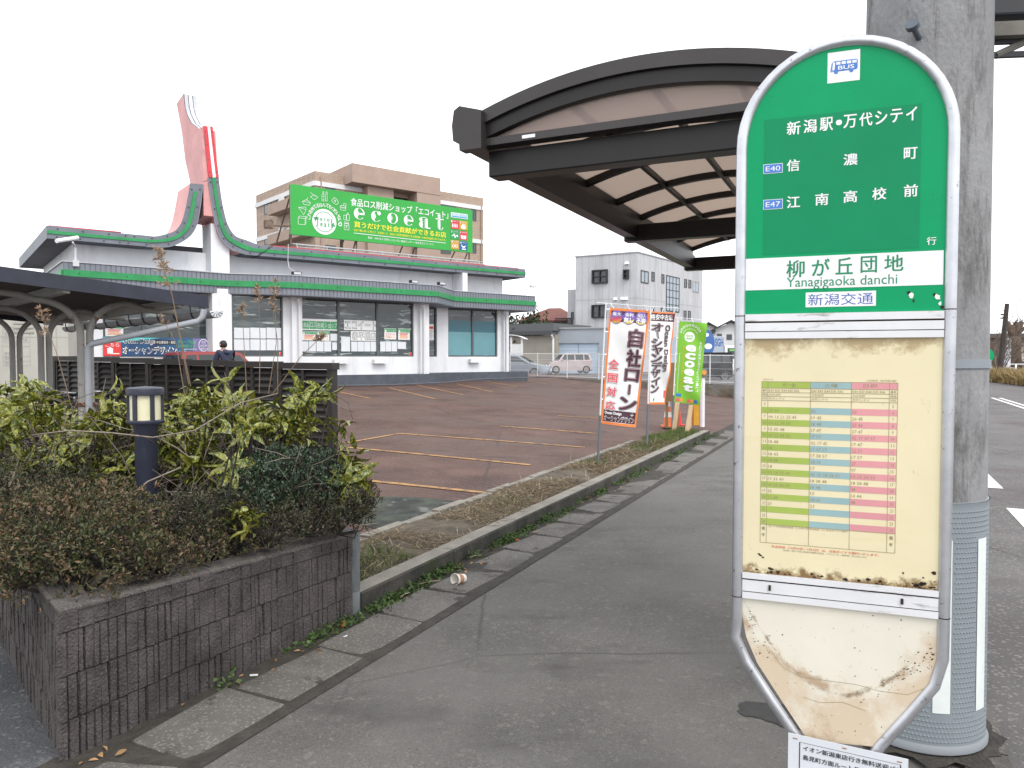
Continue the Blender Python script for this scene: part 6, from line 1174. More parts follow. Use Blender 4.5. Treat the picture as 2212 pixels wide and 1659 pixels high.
def paint2(L_, M):
    frame_(L_, M, .05, 1); solid(L_, M, .04, .90, .99, .985, .004, 2, 4); put(L_, '格安中古車', M, .07, .912, .93, .972, .007, 7, .025)
    cs = 'オーシャンデザイン'
    for k, c in enumerate(cs):
        t1 = .87-.083*k; x = .18+.03*(k % 2)
        if c == 'ー':
            for w, m_, o in ((.10, 2, .005), (.075, 7, .009), (.04, 2, .013)): L_.poly([M(x+.13-w/2, t1-.01, o), M(x+.13+w/2, t1, o), M(x+.17+w/2, t1-.075, o), M(x+.17-w/2, t1-.075, o)], m_)
        else:
            for bo, m_, o in ((.09, 2, .005), (.06, 7, .009), (.03, 2, .013)): put(L_, c, M, x-.06, t1-.080, x+.36, t1+.004, o, m_, bo)
    for bo, m_, o in ((.07, 2, .006), (.045, 7, .010), (.02, 2, .014)): put(L_, 'Ocean Design', M, .60, .36, .84, .86, o, m_, bo, rot=-1)
    L_.poly([M(.22, .05, .006), M(.32, .08, .006), (M(.28, .03, .006))], 8); solid(L_, M, .86, .07, .95, .15, .005, 5, 2)
def paint3(L_, M):
    disc(L_, M, .42, .815, .19, .062, .005, 7, 28); put(L_, 'eco', M, .30, .815, .54, .84, .008, 0, .02); put(L_, 'eat', M, .30, .785, .54, .81, .008, 0, .02)
    for k, c in enumerate('ecoeat'): put(L_, c, M, .34, .645-.098*k, .66, .715-.098*k, .005, 7, .045)
    for k, c in enumerate('食品ロス削減ショップ「エコイート」'): put(L_, c, M, .80, .735-.036*k, .89, .765-.036*k, .005, 7, .01)
    for k, c in enumerate('買うだけで社会貢献ができるお店'): put(L_, c, M, .19, .66-.036*k, .29, .69-.036*k, .005, 6, .01)
    for k in range(40): rect(L_, M, .085, .60-.012*k, .105, .607-.012*k, .005, 7)
    for k in range(9): t = math.radians(170-18*k); disc(L_, M, .44+.36*math.cos(t), .85+.11*math.sin(t), .045, .015, .005, 7, 8, 0, 6.283, .6)
    for k in range(14): t = math.radians(165-11*k); disc(L_, M, .44+.27*math.cos(t), .83+.085*math.sin(t), .014, .005, .005, 7, 6)
    solid(L_, M, .06, .075, .26, .11, .005, 9, 1)
    for k, m_ in enumerate((5, 10, 0, 5, 10, 9)): solid(L_, M, .08+.14*k, .015, .20+.14*k, .055, .005, m_, 1)
D5 = lambda x, y: ((2000+x*.57274)*.54004, (950+y*.57274)*.54004)          # reading aid for the banner detail view
banner((1291, 1005), .10, (1309, 655), 0, [D5(766, 490), D5(1042, 512), D5(706, 1298), D5(944, 1325)], 'tall white banner flag with orange border lettered 自社ローン', paint1, ['banner_white', 'banner_orange', 'maroon_ink', 'pink_ink', 'violet_disc', 'coral_ink', 'gold_ink', 'white_ink'], 0)
banner((1397, 966), .10, (1406, 662), 0, [D5(1040, 515), D5(1240, 522), D5(1040, 1165), D5(1165, 1168)], 'white banner flag with crooked outlined maroon lettering running down it', paint2, ['banner_white', 'banner_orange', 'maroon_ink', 'pink_ink', 'violet_disc', 'coral_ink', 'gold_ink', 'white_ink', 'leaf_green'], 2)
banner((1451, 929), .10, (1464, 686), 0, [D5(1252, 583), D5(1440, 600), D5(1215, 1148), D5(1385, 1170)], 'lime green banner flag with white letters at the far end of the verge', paint3, ['lime_cloth', 'banner_orange', 'maroon_ink', 'pink_ink', 'violet_disc', 'coral_ink', 'gold_ink', 'white_ink', 'leaf_green', 'sign_blue', 'orange_ink'], 4)
# cones, stakes, posts and the brown board round the lot entrance
mat('cone_red', (.70, .035, .03), .45, .06, 6); mat('cone_orange', (.75, .20, .08), .5); mat('pine_stake', (.55, .40, .25), .8, .15, 9, stretch=(1, 1, .2)); mat('post_yellow', (.62, .30, .02), .5, .1, 6); mat('board_brown', (.26, .15, .075), .8, .12, 4)
def cone(p, label, col, band):
    t = thing('traffic_cone', p, label, 'traffic cone', 'traffic cones by the lot entrance'); prof = [(.115, .03), (.028, .62), (.02, .64), (.001, .64)]
    g = MB(); g.lathe(p, prof, 20); g.build('cone_body', col, t, smooth=True, angle=40); g = MB(); g.cbox(Vector(p)+Vector((0, 0, .015)), .30, .30, .03); g.build('base', col, t)
    if band:
        for z0, z1 in ((.22, .34), (.46, .58)): r = lambda z: .115-(z-.03)*.1475+.003; g = MB(); g.lathe(p, [(r(z0), z0), (r(z1), z1)], 20, caps=False); g.build('reflective_band', 'white_stripe', t, smooth=True)
cone(gz(*D5(1253, 1320), .06)+Vector((0, .25, 0)), 'plain red traffic cone behind the wooden stakes', 'cone_red', False); cone(gz(*D5(1195, 1330), .06)+Vector((0, .35, 0)), 'orange and white striped traffic cone behind the lime banner pole', 'cone_orange', True)
def stake(a, b, Y, w, label): p, q = at(*a, Y), at(*b, Y); g = MB(); v = q-p; g.box(p-Vector((w/2, 0, 0)), (w, 0, 0), (0, .022, 0), v); tag(g.build('wooden_stake', 'pine_stake', None, bevel=.003), label, 'stake', 'pale wooden stakes under the lime banner')
stake(D5(1215, 1350), D5(1240, 1150), 15.6, .09, 'pale wooden stake leaning beside the lime banner pole'); stake(D5(1303, 1380), D5(1336, 1170), 15.2, .09, 'pale wooden stake leaning below the right edge of the lime banner'); stake(D5(1327, 1345), D5(1330, 1170), 16.2, .06, 'short upright wooden stake half hidden behind the leaning one')
p = at(*D5(1366, 1312), 17.2); g = MB(); g.cbox(p+Vector((0, 0, .75)), .13, .13, 1.5); tag(g.build('entrance_post', 'post_yellow', None, bevel=.01), 'square yellow post behind the lime banner at the lot entrance', 'post')
p = at(*D5(1412, 1322), 17.8); t = thing('reflector_post', (p.x, p.y, p.z), 'round white post with a dark capped reflector lamp at the lot entrance', 'post'); g = MB(); g.tube([p, p+Vector((0, 0, 1.17))], .055, 14); g.build('post', 'white_stripe', t, smooth=True, angle=50)
g = MB(); g.cbox(p+Vector((0, 0, 1.27)), .20, .16, .19, (1, -.2, 0)); g.build('reflector_lamp', 'kerb_top', t, bevel=.02); g = MB(); c_ = p+Vector((.01, -.085, 1.29)); g.tube([c_, c_+Vector((0, -.02, 0))], .055, 12); g.build('amber_lens', 'orange_ink', t)
p = at(*D5(1207, 1140), 17.0); tp = at(*D5(1207, 868), 17.0); t = thing('notice_board', (p.x, p.y, .05), 'tall plain brown board standing behind the lime banner', 'board'); g = MB(); w = .42; g.box(Vector((p.x-w/2, 17, p.z-.02)), (w, -.1, 0), (0, .04, 0), (0, 0, tp.z-p.z)); g.build('board', 'board_brown', t); g = MB(); [g.box(Vector((p.x+d, 17.03, .05)), (.05, 0, 0), (0, .05, 0), (0, 0, p.z-.08)) for d in (-.15, .1)]; g.build('legs', 'board_brown', t)
# ================================================================ LITTER ON THE GUTTER
mat('cup_paper', (.80, .76, .68), .6, .03, 20); mat('cup_print', (.45, .24, .14), .6, .4, 60); cpos = gz(985, 1268, .0)
t = thing('paper_cup', cpos, 'crushed white paper cup lying on its side on the gutter slabs', 'cup'); ax = Vector((-.62, -.72, .12)).normalized(); c_ = cpos+Vector((0.02, .04, .048)); side = ax.cross(Vector((0, 0, 1))).normalized(); up = side.cross(ax)
ringf = lambda r, d, e=.94: [c_+ax*d+side*(r*math.cos(2*math.pi*i/28))+up*(r*e*math.sin(2*math.pi*i/28)) for i in range(28)]
def cupskin(r0, r1, d0, d1, mi, g):
    a, b = ringf(r0, d0), ringf(r1, d1); g.add(a+b, [(i, (i+1) % 28, 28+(i+1) % 28, 28+i) for i in range(28)], mi)
g = MB(); cupskin(.031, .0345, -.05, -.02, 0, g); cupskin(.0345, .040, -.02, .025, 1, g); cupskin(.040, .0425, .025, .045, 0, g); g.poly(ringf(.031, -.05), 0); g.build('cup_wall', ['cup_paper', 'cup_print'], t, smooth=True, angle=40)
g = MB(); cupskin(.0295, .0415, -.045, .044, 0, g); g.poly(ringf(.0295, -.045), 0); g.build('cup_inside', 'cup_paper', t, smooth=True, angle=40)
g = MB(); r_ = ringf(.0432, .045); g.tube(r_, .0022, 6, closed=True); g.build('rim', 'cup_paper', t, smooth=True)
mat('orange_scrap', (.8, .16, .03), .5); mat('white_scrap', (.7, .7, .68), .6)
def scrap(name, px, pts, h, m, label, cat):
    c = gz(*px, .012); g = MB(); n = len(pts); lo = [c+Vector((x, y, 0)) for x, y in pts]; g.add(lo+[p+Vector((0, 0, h)) for p in lo], [tuple(range(n-1, -1, -1)), tuple(range(n, 2*n))]+[(i, (i+1) % n, n+(i+1) % n, n+i) for i in range(n)]); tag(g.build(name, m), label, cat)
scrap('plastic_scrap', (1110, 1167), [(-.05, .01), (0, .02), (.05, -.01), (.045, -.018), (0, .005), (-.045, -.003)], .012, 'orange_scrap', 'orange plastic scrap beside the kerb weeds beyond the cup', 'litter')
scrap('plastic_scrap', (742, 1352), [(-.012, .02), (.0, .03), (.012, -.01), (.004, -.03), (-.008, -.02)], .02, 'orange_scrap', 'small orange scrap at the foot of the planter end post', 'litter')
scrap('bottle_cap', (745, 1378), [(.016*math.cos(2*math.pi*i/12), .016*math.sin(2*math.pi*i/12)) for i in range(12)], .013, 'white_scrap', 'white bottle cap on the gutter near the planter end post', 'cap')
scrap('cigarette_end', (548, 1460), [(-.02, .004), (.02, .008), (.021, 0), (-.019, -.004)], .007, 'white_scrap', 'white cigarette end in the gutter below the planter wall', 'cigarette end')
for x, y, a, l, lab in ((905, 1262, .4, .16, 'pale dry twig lying beside the paper cup'), (865, 1290, 1.0, .10, 'short straw coloured twig leaning on the kerb left of the cup'), (1010, 1110+95, .5, .13, 'pale twig lying in the kerb weeds behind the cup')):
    p = gz(x, y, .02); g = MB(); d = Vector((math.cos(a), math.sin(a), .05)); g.tube([p, p+d*l*.5+Vector((0, .006, .006)), p+d*l], .0032, 6); tag(g.build('twig_litter', 'straw'), lab, 'twig')
# dark oily patch on the footway
m = mat('oil_stain', (.028, .026, .025), .7, .3, 20); g = MB(); c_ = gz(1655, 1535, .004); rnd = random.Random(2)
pts = [c_+Vector((.15*math.cos(t)*rnd.uniform(.75, 1.1), .10*math.sin(t)*rnd.uniform(.75, 1.1), 0)) for t in [2*math.pi*i/22 for i in range(22)]]; g.poly(pts); c2 = gz(1710, 1560, .0045); g.poly([c2+Vector((.09*math.cos(t)*rnd.uniform(.7, 1.1), .07*math.sin(t)*rnd.uniform(.7, 1.1), 0)) for t in [2*math.pi*i/16 for i in range(16)]]); struct(g.build('footway_stain', 'oil_stain'))
# ================================================================ CARS AND TRUCK
mat('tyre', (.015, .015, .016), .85); mat('alloy', (.42, .43, .45), .35, metal=.5); mat('car_glass', (.02, .028, .03), .05, spec=.7); mat('head_lens', (.6, .62, .65), .1); mat('tail_lens', (.55, .02, .02), .2); mat('plate_yellow', (.70, .52, .05), .5); mat('plate_white', (.75, .75, .75), .5); mat('black_trim', (.018, .018, .02), .5)
mat('paint_pink', (.42, .35, .345), .3, coat=.6); mat('paint_silver', (.27, .30, .345), .28, metal=.35, coat=.6); mat('paint_black', (.010, .010, .012), .4, spec=.25); mat('paint_red', (.26, .018, .016), .3, coat=.6); mat('paint_white', (.70, .71, .72), .35, coat=.4)
def car(label, loc, head, paint, L_, Wd, body, cab, glass, wx, wr=.29, plate='plate_white', grp='parked cars beyond the lot'):
    """side outlines in metres: body below the waist, cab above it (tapering in), glass = list of side windows"""
    loc = Vector(loc); h = math.radians(head); fx = Vector((math.cos(h), math.sin(h), 0)); fy = Vector((-fx.y, fx.x, 0)); T = lambda x, y, z: loc+fx*x+fy*y+Vector((0, 0, z))
    t = thing('parked_car', loc, label, 'car', grp); hw = Wd/2; n = len(body); g = MB(); cz = sum(p[1] for p in body)/n
    secs = [(-hw, .93), (-hw+.05, .985), (-hw+.16, 1.0), (hw-.16, 1.0), (hw-.05, .985), (hw, .93)]; vs = []
    for y, k in secs: vs += [T((x)*(k if abs(x) > L_*.4 else 1), y, cz+(z-cz)*(k if z > cz else 1)) for x, z in body]
    fs = [tuple(range(n)), tuple(range(6*n-1, 5*n-1, -1))]
    for s in range(5):
        for i in range(n): fs.append((s*n+(i+1) % n, s*n+i, (s+1)*n+i, (s+1)*n+(i+1) % n))
    g.add(vs, fs, 0); zmin, zmax = min(z for x, z in cab), max(z for x, z in cab); cy = lambda z: hw-.05-.16*(z-zmin)/(zmax-zmin); m_ = len(cab)
    vs = [T(x, -cy(z), z) for x, z in cab]+[T(x, cy(z), z) for x, z in cab]; g.add(vs, [tuple(range(m_)), tuple(range(2*m_-1, m_-1, -1))]+[((i+1) % m_, i, m_+i, m_+(i+1) % m_) for i in range(m_)], 0)
    b = g.build('body', paint, t, smooth=True, angle=38)
    for gl in glass:
        for sd in (-1, 1): g = MB(); P = [T(x, sd*(cy(z)+.006), z) for x, z in gl]; Q_ = [T(x, sd*(cy(z)-.02), z) for x, z in gl]; k = len(P); g.add(P+Q_, [tuple(range(k)) if sd < 0 else tuple(range(k-1, -1, -1))]+[(i, (i+1) % k, k+(i+1) % k, k+i) for i in range(k)]); g.build('window', 'car_glass', t)
    for (i, j) in ((0, 1), (-2, -1)):       # windscreen and rear glass lie on the end edges of the cab outline
        (x0, z0), (x1, z1) = cab[i], cab[j]; s = 1 if (x0+x1) > 0 else -1; f = lambda k: (x0+(x1-x0)*k+.012*s, z0+(z1-z0)*k+.006); (a0, c0), (a1, c1) = f(.12), f(.9); g = MB(); g.hexa([T(a0, -cy(c0)+.07, c0), T(a0, cy(c0)-.07, c0), T(a0-.03*s, cy(c0)-.07, c0), T(a0-.03*s, -cy(c0)+.07, c0), T(a1, -cy(c1)+.07, c1), T(a1, cy(c1)-.07, c1), T(a1-.03*s, cy(c1)-.07, c1), T(a1-.03*s, -cy(c1)+.07, c1)]); g.build('windscreen', 'car_glass', t)
    for x in wx:
        for sd in (-1, 1):
            y = sd*(hw-.10); g = MB(); P = [(wr, -.09), (wr, .09), (wr-.03, .105), (wr*.66, .105), (wr*.66, -.105), (wr-.03, -.105)]; ring = []
            o = []
            for r, d in P: o += [T(x+r*math.cos(w), y+d+sd*.015, wr+r*math.sin(w)) for w in [2*math.pi*i/22 for i in range(22)]]
            g.add(o, [(q*22+i, q*22+(i+1) % 22, ((q+1) % 6)*22+(i+1) % 22, ((q+1) % 6)*22+i) for q in range(6) for i in range(22)]); w_ = g.build('wheel', 'tyre', t, smooth=True, angle=40)
            g = MB(); yo = y+sd*.10; c = [T(x+wr*.66*math.cos(w), yo-sd*.03, wr+wr*.66*math.sin(w)) for w in [2*math.pi*i/20 for i in range(20)]]; g.poly(c, 1)
            for k in range(7): w = 2*math.pi*k/7; u = (math.cos(w), math.sin(w)); v = (-u[1], u[0]); q = lambda r, s_: T(x+u[0]*r+v[0]*s_, yo, wr+u[1]*r+v[1]*s_); g.poly([q(.03, -.025), q(wr*.64, -.03), q(wr*.64, .03), q(.03, .025)], 0)
            g.tube([T(x+wr*.64*math.cos(w), yo-sd*.01, wr+wr*.64*math.sin(w)) for w in [2*math.pi*i/20 for i in range(20)]], .016, 5, 0, closed=True); g.build('rim', ['alloy', 'black_trim'], w_)
    xf, xr = max(x for x, z in body), min(x for x, z in body); zb = max(z for x, z in body)
    for sd in (-1, 1):
        g = MB(); g.box(T(xf*.93-.06, sd*hw*.72-.12, zb*.70), fx*.07, fy*.20, (0, 0, zb*.13)); g.build('headlight', 'head_lens', t, bevel=.03); g = MB(); g.box(T(xr*.965-.01, sd*(hw-.12)-.08, zb*.72), fx*.08, fy*.16, (0, 0, zb*.26)); g.build('tail_light', 'tail_lens', t, bevel=.02)
        g = MB(); g.box(T(cab[0][0]*.72 if cab[0][0] > 0 else .6, sd*(hw+.07)-.07, zmin+.02), fx*.10, fy*.14, (0, 0, .12)); g.build('mirror', paint, t, bevel=.03)
    for x, s in ((xf, 1), (xr, -1)):
        g = MB(); g.box(T(x*.985-.02, -.17, .42), fx*(.05*s+.02), fy*.34, (0, 0, .15)); g.build('number_plate', plate, t); g = MB(); g.box(T(x*.955-.05, -hw*.86, .20), fx*.10, fy*hw*1.72, (0, 0, .11)); g.build('bumper', 'black_trim', t, bevel=.03)
KEI = dict(body=[(1.66, .25), (1.68, .55), (1.62, .80), (1.0, .92), (.80, .96), (-1.62, .98), (-1.69, .6), (-1.67, .25), (-1.4, .20), (1.4, .20)], cab=[(.95, .93), (.55, 1.44), (.35, 1.50), (-1.35, 1.50), (-1.50, 1.44), (-1.64, .96)], glass=[[(.78, .97), (.47, 1.38), (-.28, 1.40), (-.28, .99)], [(-.36, .99), (-.36, 1.40), (-.98, 1.40), (-.98, 1.0)], [(-1.06, 1.0), (-1.06, 1.40), (-1.38, 1.38), (-1.48, 1.02)]], wx=(1.18, -1.18))
WAG = dict(body=[(2.25, .28), (2.33, .55), (2.15, .74), (1.1, .95), (.95, .98), (-2.2, 1.02), (-2.34, .7), (-2.30, .28), (-2.0, .22), (2.0, .22)], cab=[(1.15, .95), (.35, 1.42), (.1, 1.48), (-1.5, 1.47), (-1.75, 1.42), (-2.22, 1.0)], glass=[[(.85, .99), (.28, 1.35), (-.25, 1.38), (-.25, 1.01)], [(-.33, 1.01), (-.33, 1.38), (-1.05, 1.38), (-1.15, 1.03)], [(-1.25, 1.03), (-1.15, 1.37), (-1.55, 1.36), (-1.8, 1.05)]], wx=(1.38, -1.33), wr=.32)
VAN = dict(body=[(1.66, .25), (1.69, .65), (1.62, .92), (1.15, 1.0), (1.0, 1.02), (-1.66, 1.04), (-1.69, .6), (-1.67, .25), (-1.4, .20), (1.4, .20)], cab=[(1.2, 1.0), (.75, 1.62), (.6, 1.70), (-1.55, 1.72), (-1.62, 1.68), (-1.68, 1.02)], glass=[[(.95, 1.05), (.66, 1.56), (-.2, 1.58), (-.2, 1.06)], [(-.28, 1.06), (-.28, 1.58), (-.98, 1.58), (-.98, 1.07)], [(-1.06, 1.07), (-1.06, 1.58), (-1.5, 1.57), (-1.55, 1.08)]], wx=(1.22, -1.22))
def gy(x, y, Y): p = at(x, y, Y); return (p.x, p.y, p.z)
D8 = lambda x, y: ((1950+x*.45208)*.54004, (1150+y*.45208)*.54004)
car('pale pink small boxy car with a yellow plate parked before the garage shutters', gy(*D8(715, 758), 56.5), 193, 'paint_pink', 3.4, 1.48, plate='plate_yellow', **KEI)
car('silver estate car nosing out behind the right corner of the shop', gy(*D8(250, 795), 49), -12, 'paint_silver', 4.7, 1.75, **WAG)
car('black boxy small car behind the white mesh fence and lime banner', gy(*D8(1915, 822), 46), 165, 'paint_black', 3.4, 1.48, plate='plate_yellow', **VAN)
car('red hatchback with a dark roof parked in front of the left shop window', (at(470, 800, 25.0).x, 25.0, .34), 52, 'paint_red', 3.5, 1.5, grp=None, **KEI)
# box lorry with a globe on its side
mat('lorry_box', (.36, .41, .48), .45, .06, 3); mat('globe_blue', (.05, .13, .36), .4); PT = Plane(at(*D8(1600, 820), 52), (.97, .24)); ql = lambda x, y: PT.px(*D8(x, y)); t = thing('box_lorry', PT(3, 0, -1), 'grey-blue box lorry with a blue globe and letters on its side behind the fence', 'lorry')
(a0, b1), (a1, b0) = ql(1560, 428), ql(2090, 640); b1 = ql(2080, 432)[1]; zb = PT.px(*D8(1990, 800))[1]
g = MB(); g.pbox(PT, a0, a1, zb+.85, b1, -2.1, 0); g.build('cargo_box', 'lorry_box', t, bevel=.03); g = MB()
disc(g, PT, ql(1925, 490)[0], ql(1925, 495)[1], .75, 1.0, .008, 0, 26)
for dx, dy, r in ((-.2, .3, .25), (.25, -.2, .3), (.1, .6, .2), (-.3, -.4, .2)): disc(g, PT, ql(1925, 490)[0]+dx, ql(1925, 495)[1]+dy, r, r*.7, .012, 1, 9)
(l0, m1), (l1, m0) = ql(2015, 452), ql(2085, 520); put(g, 'SGH', PT, l0, m0, l1, m1, .008, 0, .03); g.build('lettering', ['globe_blue', 'white_ink'], t)
g = MB(); g.pbox(PT, a0+.2, a1+1.4, zb+.45, zb+.84, -1.7, -.4); g.build('chassis', 'black_trim', t)
g = MB(); cb = [(a1+.12, zb+.5), (a1+1.75, zb+.5), (a1+1.75, zb+1.25), (a1+1.45, zb+2.25), (a1+.12, zb+2.3)]; g.prism([PT(a, b, -.1) for a, b in cb], PT.n*-1.9); cbn = g.build('cab', 'paint_white', t, bevel=.04)
g = MB(); g.prism([PT(a, b, -.095) for a, b in ((a1+.35, zb+1.35), (a1+1.55, zb+1.3), (a1+1.32, zb+2.1), (a1+.35, zb+2.1))], PT.n*-.02); g.build('window', 'car_glass', cbn); g = MB(); g.prism([PT(a, b, -.25) for a, b in ((a1+1.76, zb+1.3), (a1+1.79, zb+1.3), (a1+1.48, zb+2.2), (a1+1.45, zb+2.2))], PT.n*-1.6); g.build('windscreen', 'car_glass', cbn)
g = MB(); g.pbox(PT, a1+.5, a1+1.3, zb+1.9, zb+2.02, -.09, -.07); g.build('green_trim', 'lime_ink', cbn)
for a in (a0+1.2, a1+.95):
    for o in (-.35, -1.8): g = MB(); g.tube([PT(a, zb+.42, o), PT(a, zb+.42, o+.22)], .42, 20); w_ = g.build('wheel', 'tyre', t, smooth=True, angle=40); g = MB(); g.tube([PT(a, zb+.42, o+.22), PT(a, zb+.42, o+.235)], .22, 14); g.build('rim', 'alloy', w_)
# motor scooter half hidden by the brown board
p = Vector(gy(*D8(1610, 815), 40)); t = thing('motor_scooter', p, 'black motor scooter half hidden behind the brown board and white fence', 'scooter')
for x in (-.55, .55): g = MB(); g.tube([p+Vector((x+.22*math.cos(w), 0, .26+.22*math.sin(w))) for w in [2*math.pi*i/16 for i in range(16)]], .05, 6, closed=True); g.build('wheel', 'tyre', t, smooth=True)
g = MB(); g.prism([p+Vector((x, -.14, z)) for x, z in ((-.75, .45), (-.2, .30), (.25, .28), (.35, .75), (.52, .95), (.42, .98), (.2, .42), (-.1, .45), (-.2, .75), (-.8, .78))], (0, .28, 0)); g.build('body', 'paint_black', t, bevel=.03); g = MB(); g.cbox(p+Vector((-.48, 0, .82)), .6, .26, .10); g.build('seat', 'rubber', t, bevel=.03)
g = MB(); g.tube([p+Vector((.45, -.3, 1.05)), p+Vector((.48, 0, 1.0)), p+Vector((.45, .3, 1.05))], .018, 6); g.tube([p+Vector((.4, -.28, 1.05)), p+Vector((.42, -.32, 1.25))], .01, 5); g.cbox(p+Vector((.42, -.33, 1.28)), .03, .12, .08); g.build('handlebar', 'chrome', t)
# ================================================================ PERSON BY THE RED CAR
mat('jacket_navy', (.018, .026, .055), .8, .2, 20); mat('skin', (.48, .30, .22), .55); mat('hair', (.012, .010, .010), .6, .3, 60); mat('trousers', (.02, .02, .024), .85)
def skinmesh(name, V, E, R, m, parent, sub=2):
    me = bpy.data.meshes.new(name); org = ORG[parent.name]; me.from_pydata([tuple(Vector(v)-org) for v in V], E, []); o = bpy.data.objects.new(name, me); C.objects.link(o); o.parent = parent; ORG[o.name] = org
    o.modifiers.new('skin', 'SKIN'); me.skin_vertices.new() if not me.skin_vertices else None
    for i, r in enumerate(R): me.skin_vertices[0].data[i].radius = (r, r) if not isinstance(r, tuple) else r; me.skin_vertices[0].data[i].use_root = (i == 0)
    sb = o.modifiers.new('sub', 'SUBSURF'); sb.levels = sub; sb.render_levels = sub; me.materials.append(MATS[m] if isinstance(m, str) else m); me.polygons.foreach_set('use_smooth', [True]*len(me.polygons)); o.modifiers['skin'].use_smooth_shade = True; return o
pp = at(488, 800, 21.3); pz = .38; PB = lambda x, y, z: Vector((pp.x+x, pp.y+y, pz+z))
PE = thing('person', PB(0, 0, 0), 'person with short black hair in a dark navy hooded jacket facing the red car', 'person')
fw = Vector((-.80, .60, 0)); rt = Vector((.60, .80, 0)); b3 = lambda f, r, z: PB(fw.x*f+rt.x*r, fw.y*f+rt.y*r, z)
V = [b3(0, 0, .93), b3(.02, 0, 1.15), b3(.05, 0, 1.36), b3(.09, 0, 1.47), b3(.11, 0, 1.53), b3(.12, 0, 1.62)]; E = [(0, 1), (1, 2), (2, 3), (3, 4), (4, 5)]; R = [(.15, .12), (.145, .115), (.15, .11), (.065, .06), (.058, .058), (.085, .10)]
for sd in (-1, 1):
    n = len(V); V += [b3(.05, .18*sd, 1.40), b3(.12, .235*sd, 1.15), b3(.33, .20*sd, 1.08), b3(.40, .18*sd, 1.09), b3(.46, .17*sd, 1.10)]; E += [(2, n), (n, n+1), (n+1, n+2), (n+2, n+3), (n+3, n+4)]; R += [.068, .052, .040, .03, .035]
    k = len(V)
    for j, (dr, dz, l) in enumerate(((-.03, .01, .07), (-.012, .012, .085), (.006, .01, .08), (.022, .004, .062), (.035*-sd*sd, -.02, .045))): V += [b3(.49+l*.4, .17*sd+dr, 1.10+dz), b3(.49+l*.8, .17*sd+dr*1.1, 1.085+dz)]; E += [(n+4, k+2*j), (k+2*j, k+2*j+1)]; R += [.0095, .008]
    n = len(V); V += [b3(0, .09*sd, .86), b3(.03, .10*sd, .48), b3(-.01, .10*sd, .08), b3(.10, .11*sd, .04), b3(.17, .11*sd, .035)]; E += [(0, n), (n, n+1), (n+1, n+2), (n+2, n+3), (n+3, n+4)]; R += [.095, .065, .045, .045, .035]
skinmesh('body', V, E, R, 'skin', PE)
J = [b3(0, 0, .90), b3(.02, 0, 1.15), b3(.05, 0, 1.36), b3(.085, 0, 1.46)]; E = [(0, 1), (1, 2), (2, 3)]; R = [(.19, .16), (.18, .155), (.175, .14), (.09, .085)]
for sd in (-1, 1): n = len(J); J += [b3(.05, .20*sd, 1.40), b3(.12, .26*sd, 1.15), b3(.33, .21*sd, 1.08), b3(.42, .19*sd, 1.09)]; E += [(2, n), (n, n+1), (n+1, n+2), (n+2, n+3)]; R += [.095, .075, .058, .045]
n = len(J); J += [b3(-.06, 0, 1.43), b3(-.10, 0, 1.36)]; E += [(3, n), (n, n+1)]; R += [(.10, .06), (.09, .05)]
skinmesh('jacket', J, E, R, 'jacket_navy', PE); TV = [b3(0, 0, .92)]; E = []; R = [(.16, .13)]
for sd in (-1, 1): n = len(TV); TV += [b3(0, .10*sd, .82), b3(.03, .105*sd, .48), b3(-.01, .105*sd, .09)]; E += [(0, n), (n, n+1), (n+1, n+2)]; R += [.108, .078, .062]
skinmesh('trousers', TV, E, R, 'trousers', PE)
hc = b3(.115, 0, 1.635); rg = np.random.default_rng(3); g = MB()      # cap of hair over the back and top of the skull
def hp(a, b): th = math.pi*(-1.05+2.1*a); ph = math.pi*(.5-.72*b*(1 if abs(th) > .9 else .48+.30*abs(th))); r = .118+.006*math.sin(th*9)*math.sin(b*7); d = fw*(math.cos(th)*math.cos(ph))+rt*(math.sin(th)*math.cos(ph)*.86)+Vector((0, 0, math.sin(ph)*1.02)); return hc+d*r
g.grid(hp, 30, 12); g.build('hair', 'hair', PE, smooth=True)
for sd in (-1, 1): g = MB(); c = b3(.205, .034*sd, 1.635); g.lathe(c, [(.0, -.012), (.009, -.007), (.012, 0), (.009, .007), (.0, .012)], 10, caps=False); g.build('eye', 'hair', PE, smooth=True); g = MB(); g.tube([b3(.11, .092*sd, 1.60), b3(.105, .10*sd, 1.63), b3(.11, .095*sd, 1.655)], [.012, .02, .012], 8); g.build('ear', 'skin', PE, smooth=True)
g = MB(); g.tube([b3(.20, 0, 1.645), b3(.228, 0, 1.605), b3(.21, 0, 1.595)], [.010, .017, .012], 8); g.build('nose', 'skin', PE, smooth=True); g = MB(); g.tube([b3(.203, -.024, 1.565), b3(.212, 0, 1.566), b3(.203, .024, 1.565)], .007, 6); g.build('mouth', 'tail_lens', PE, smooth=True)
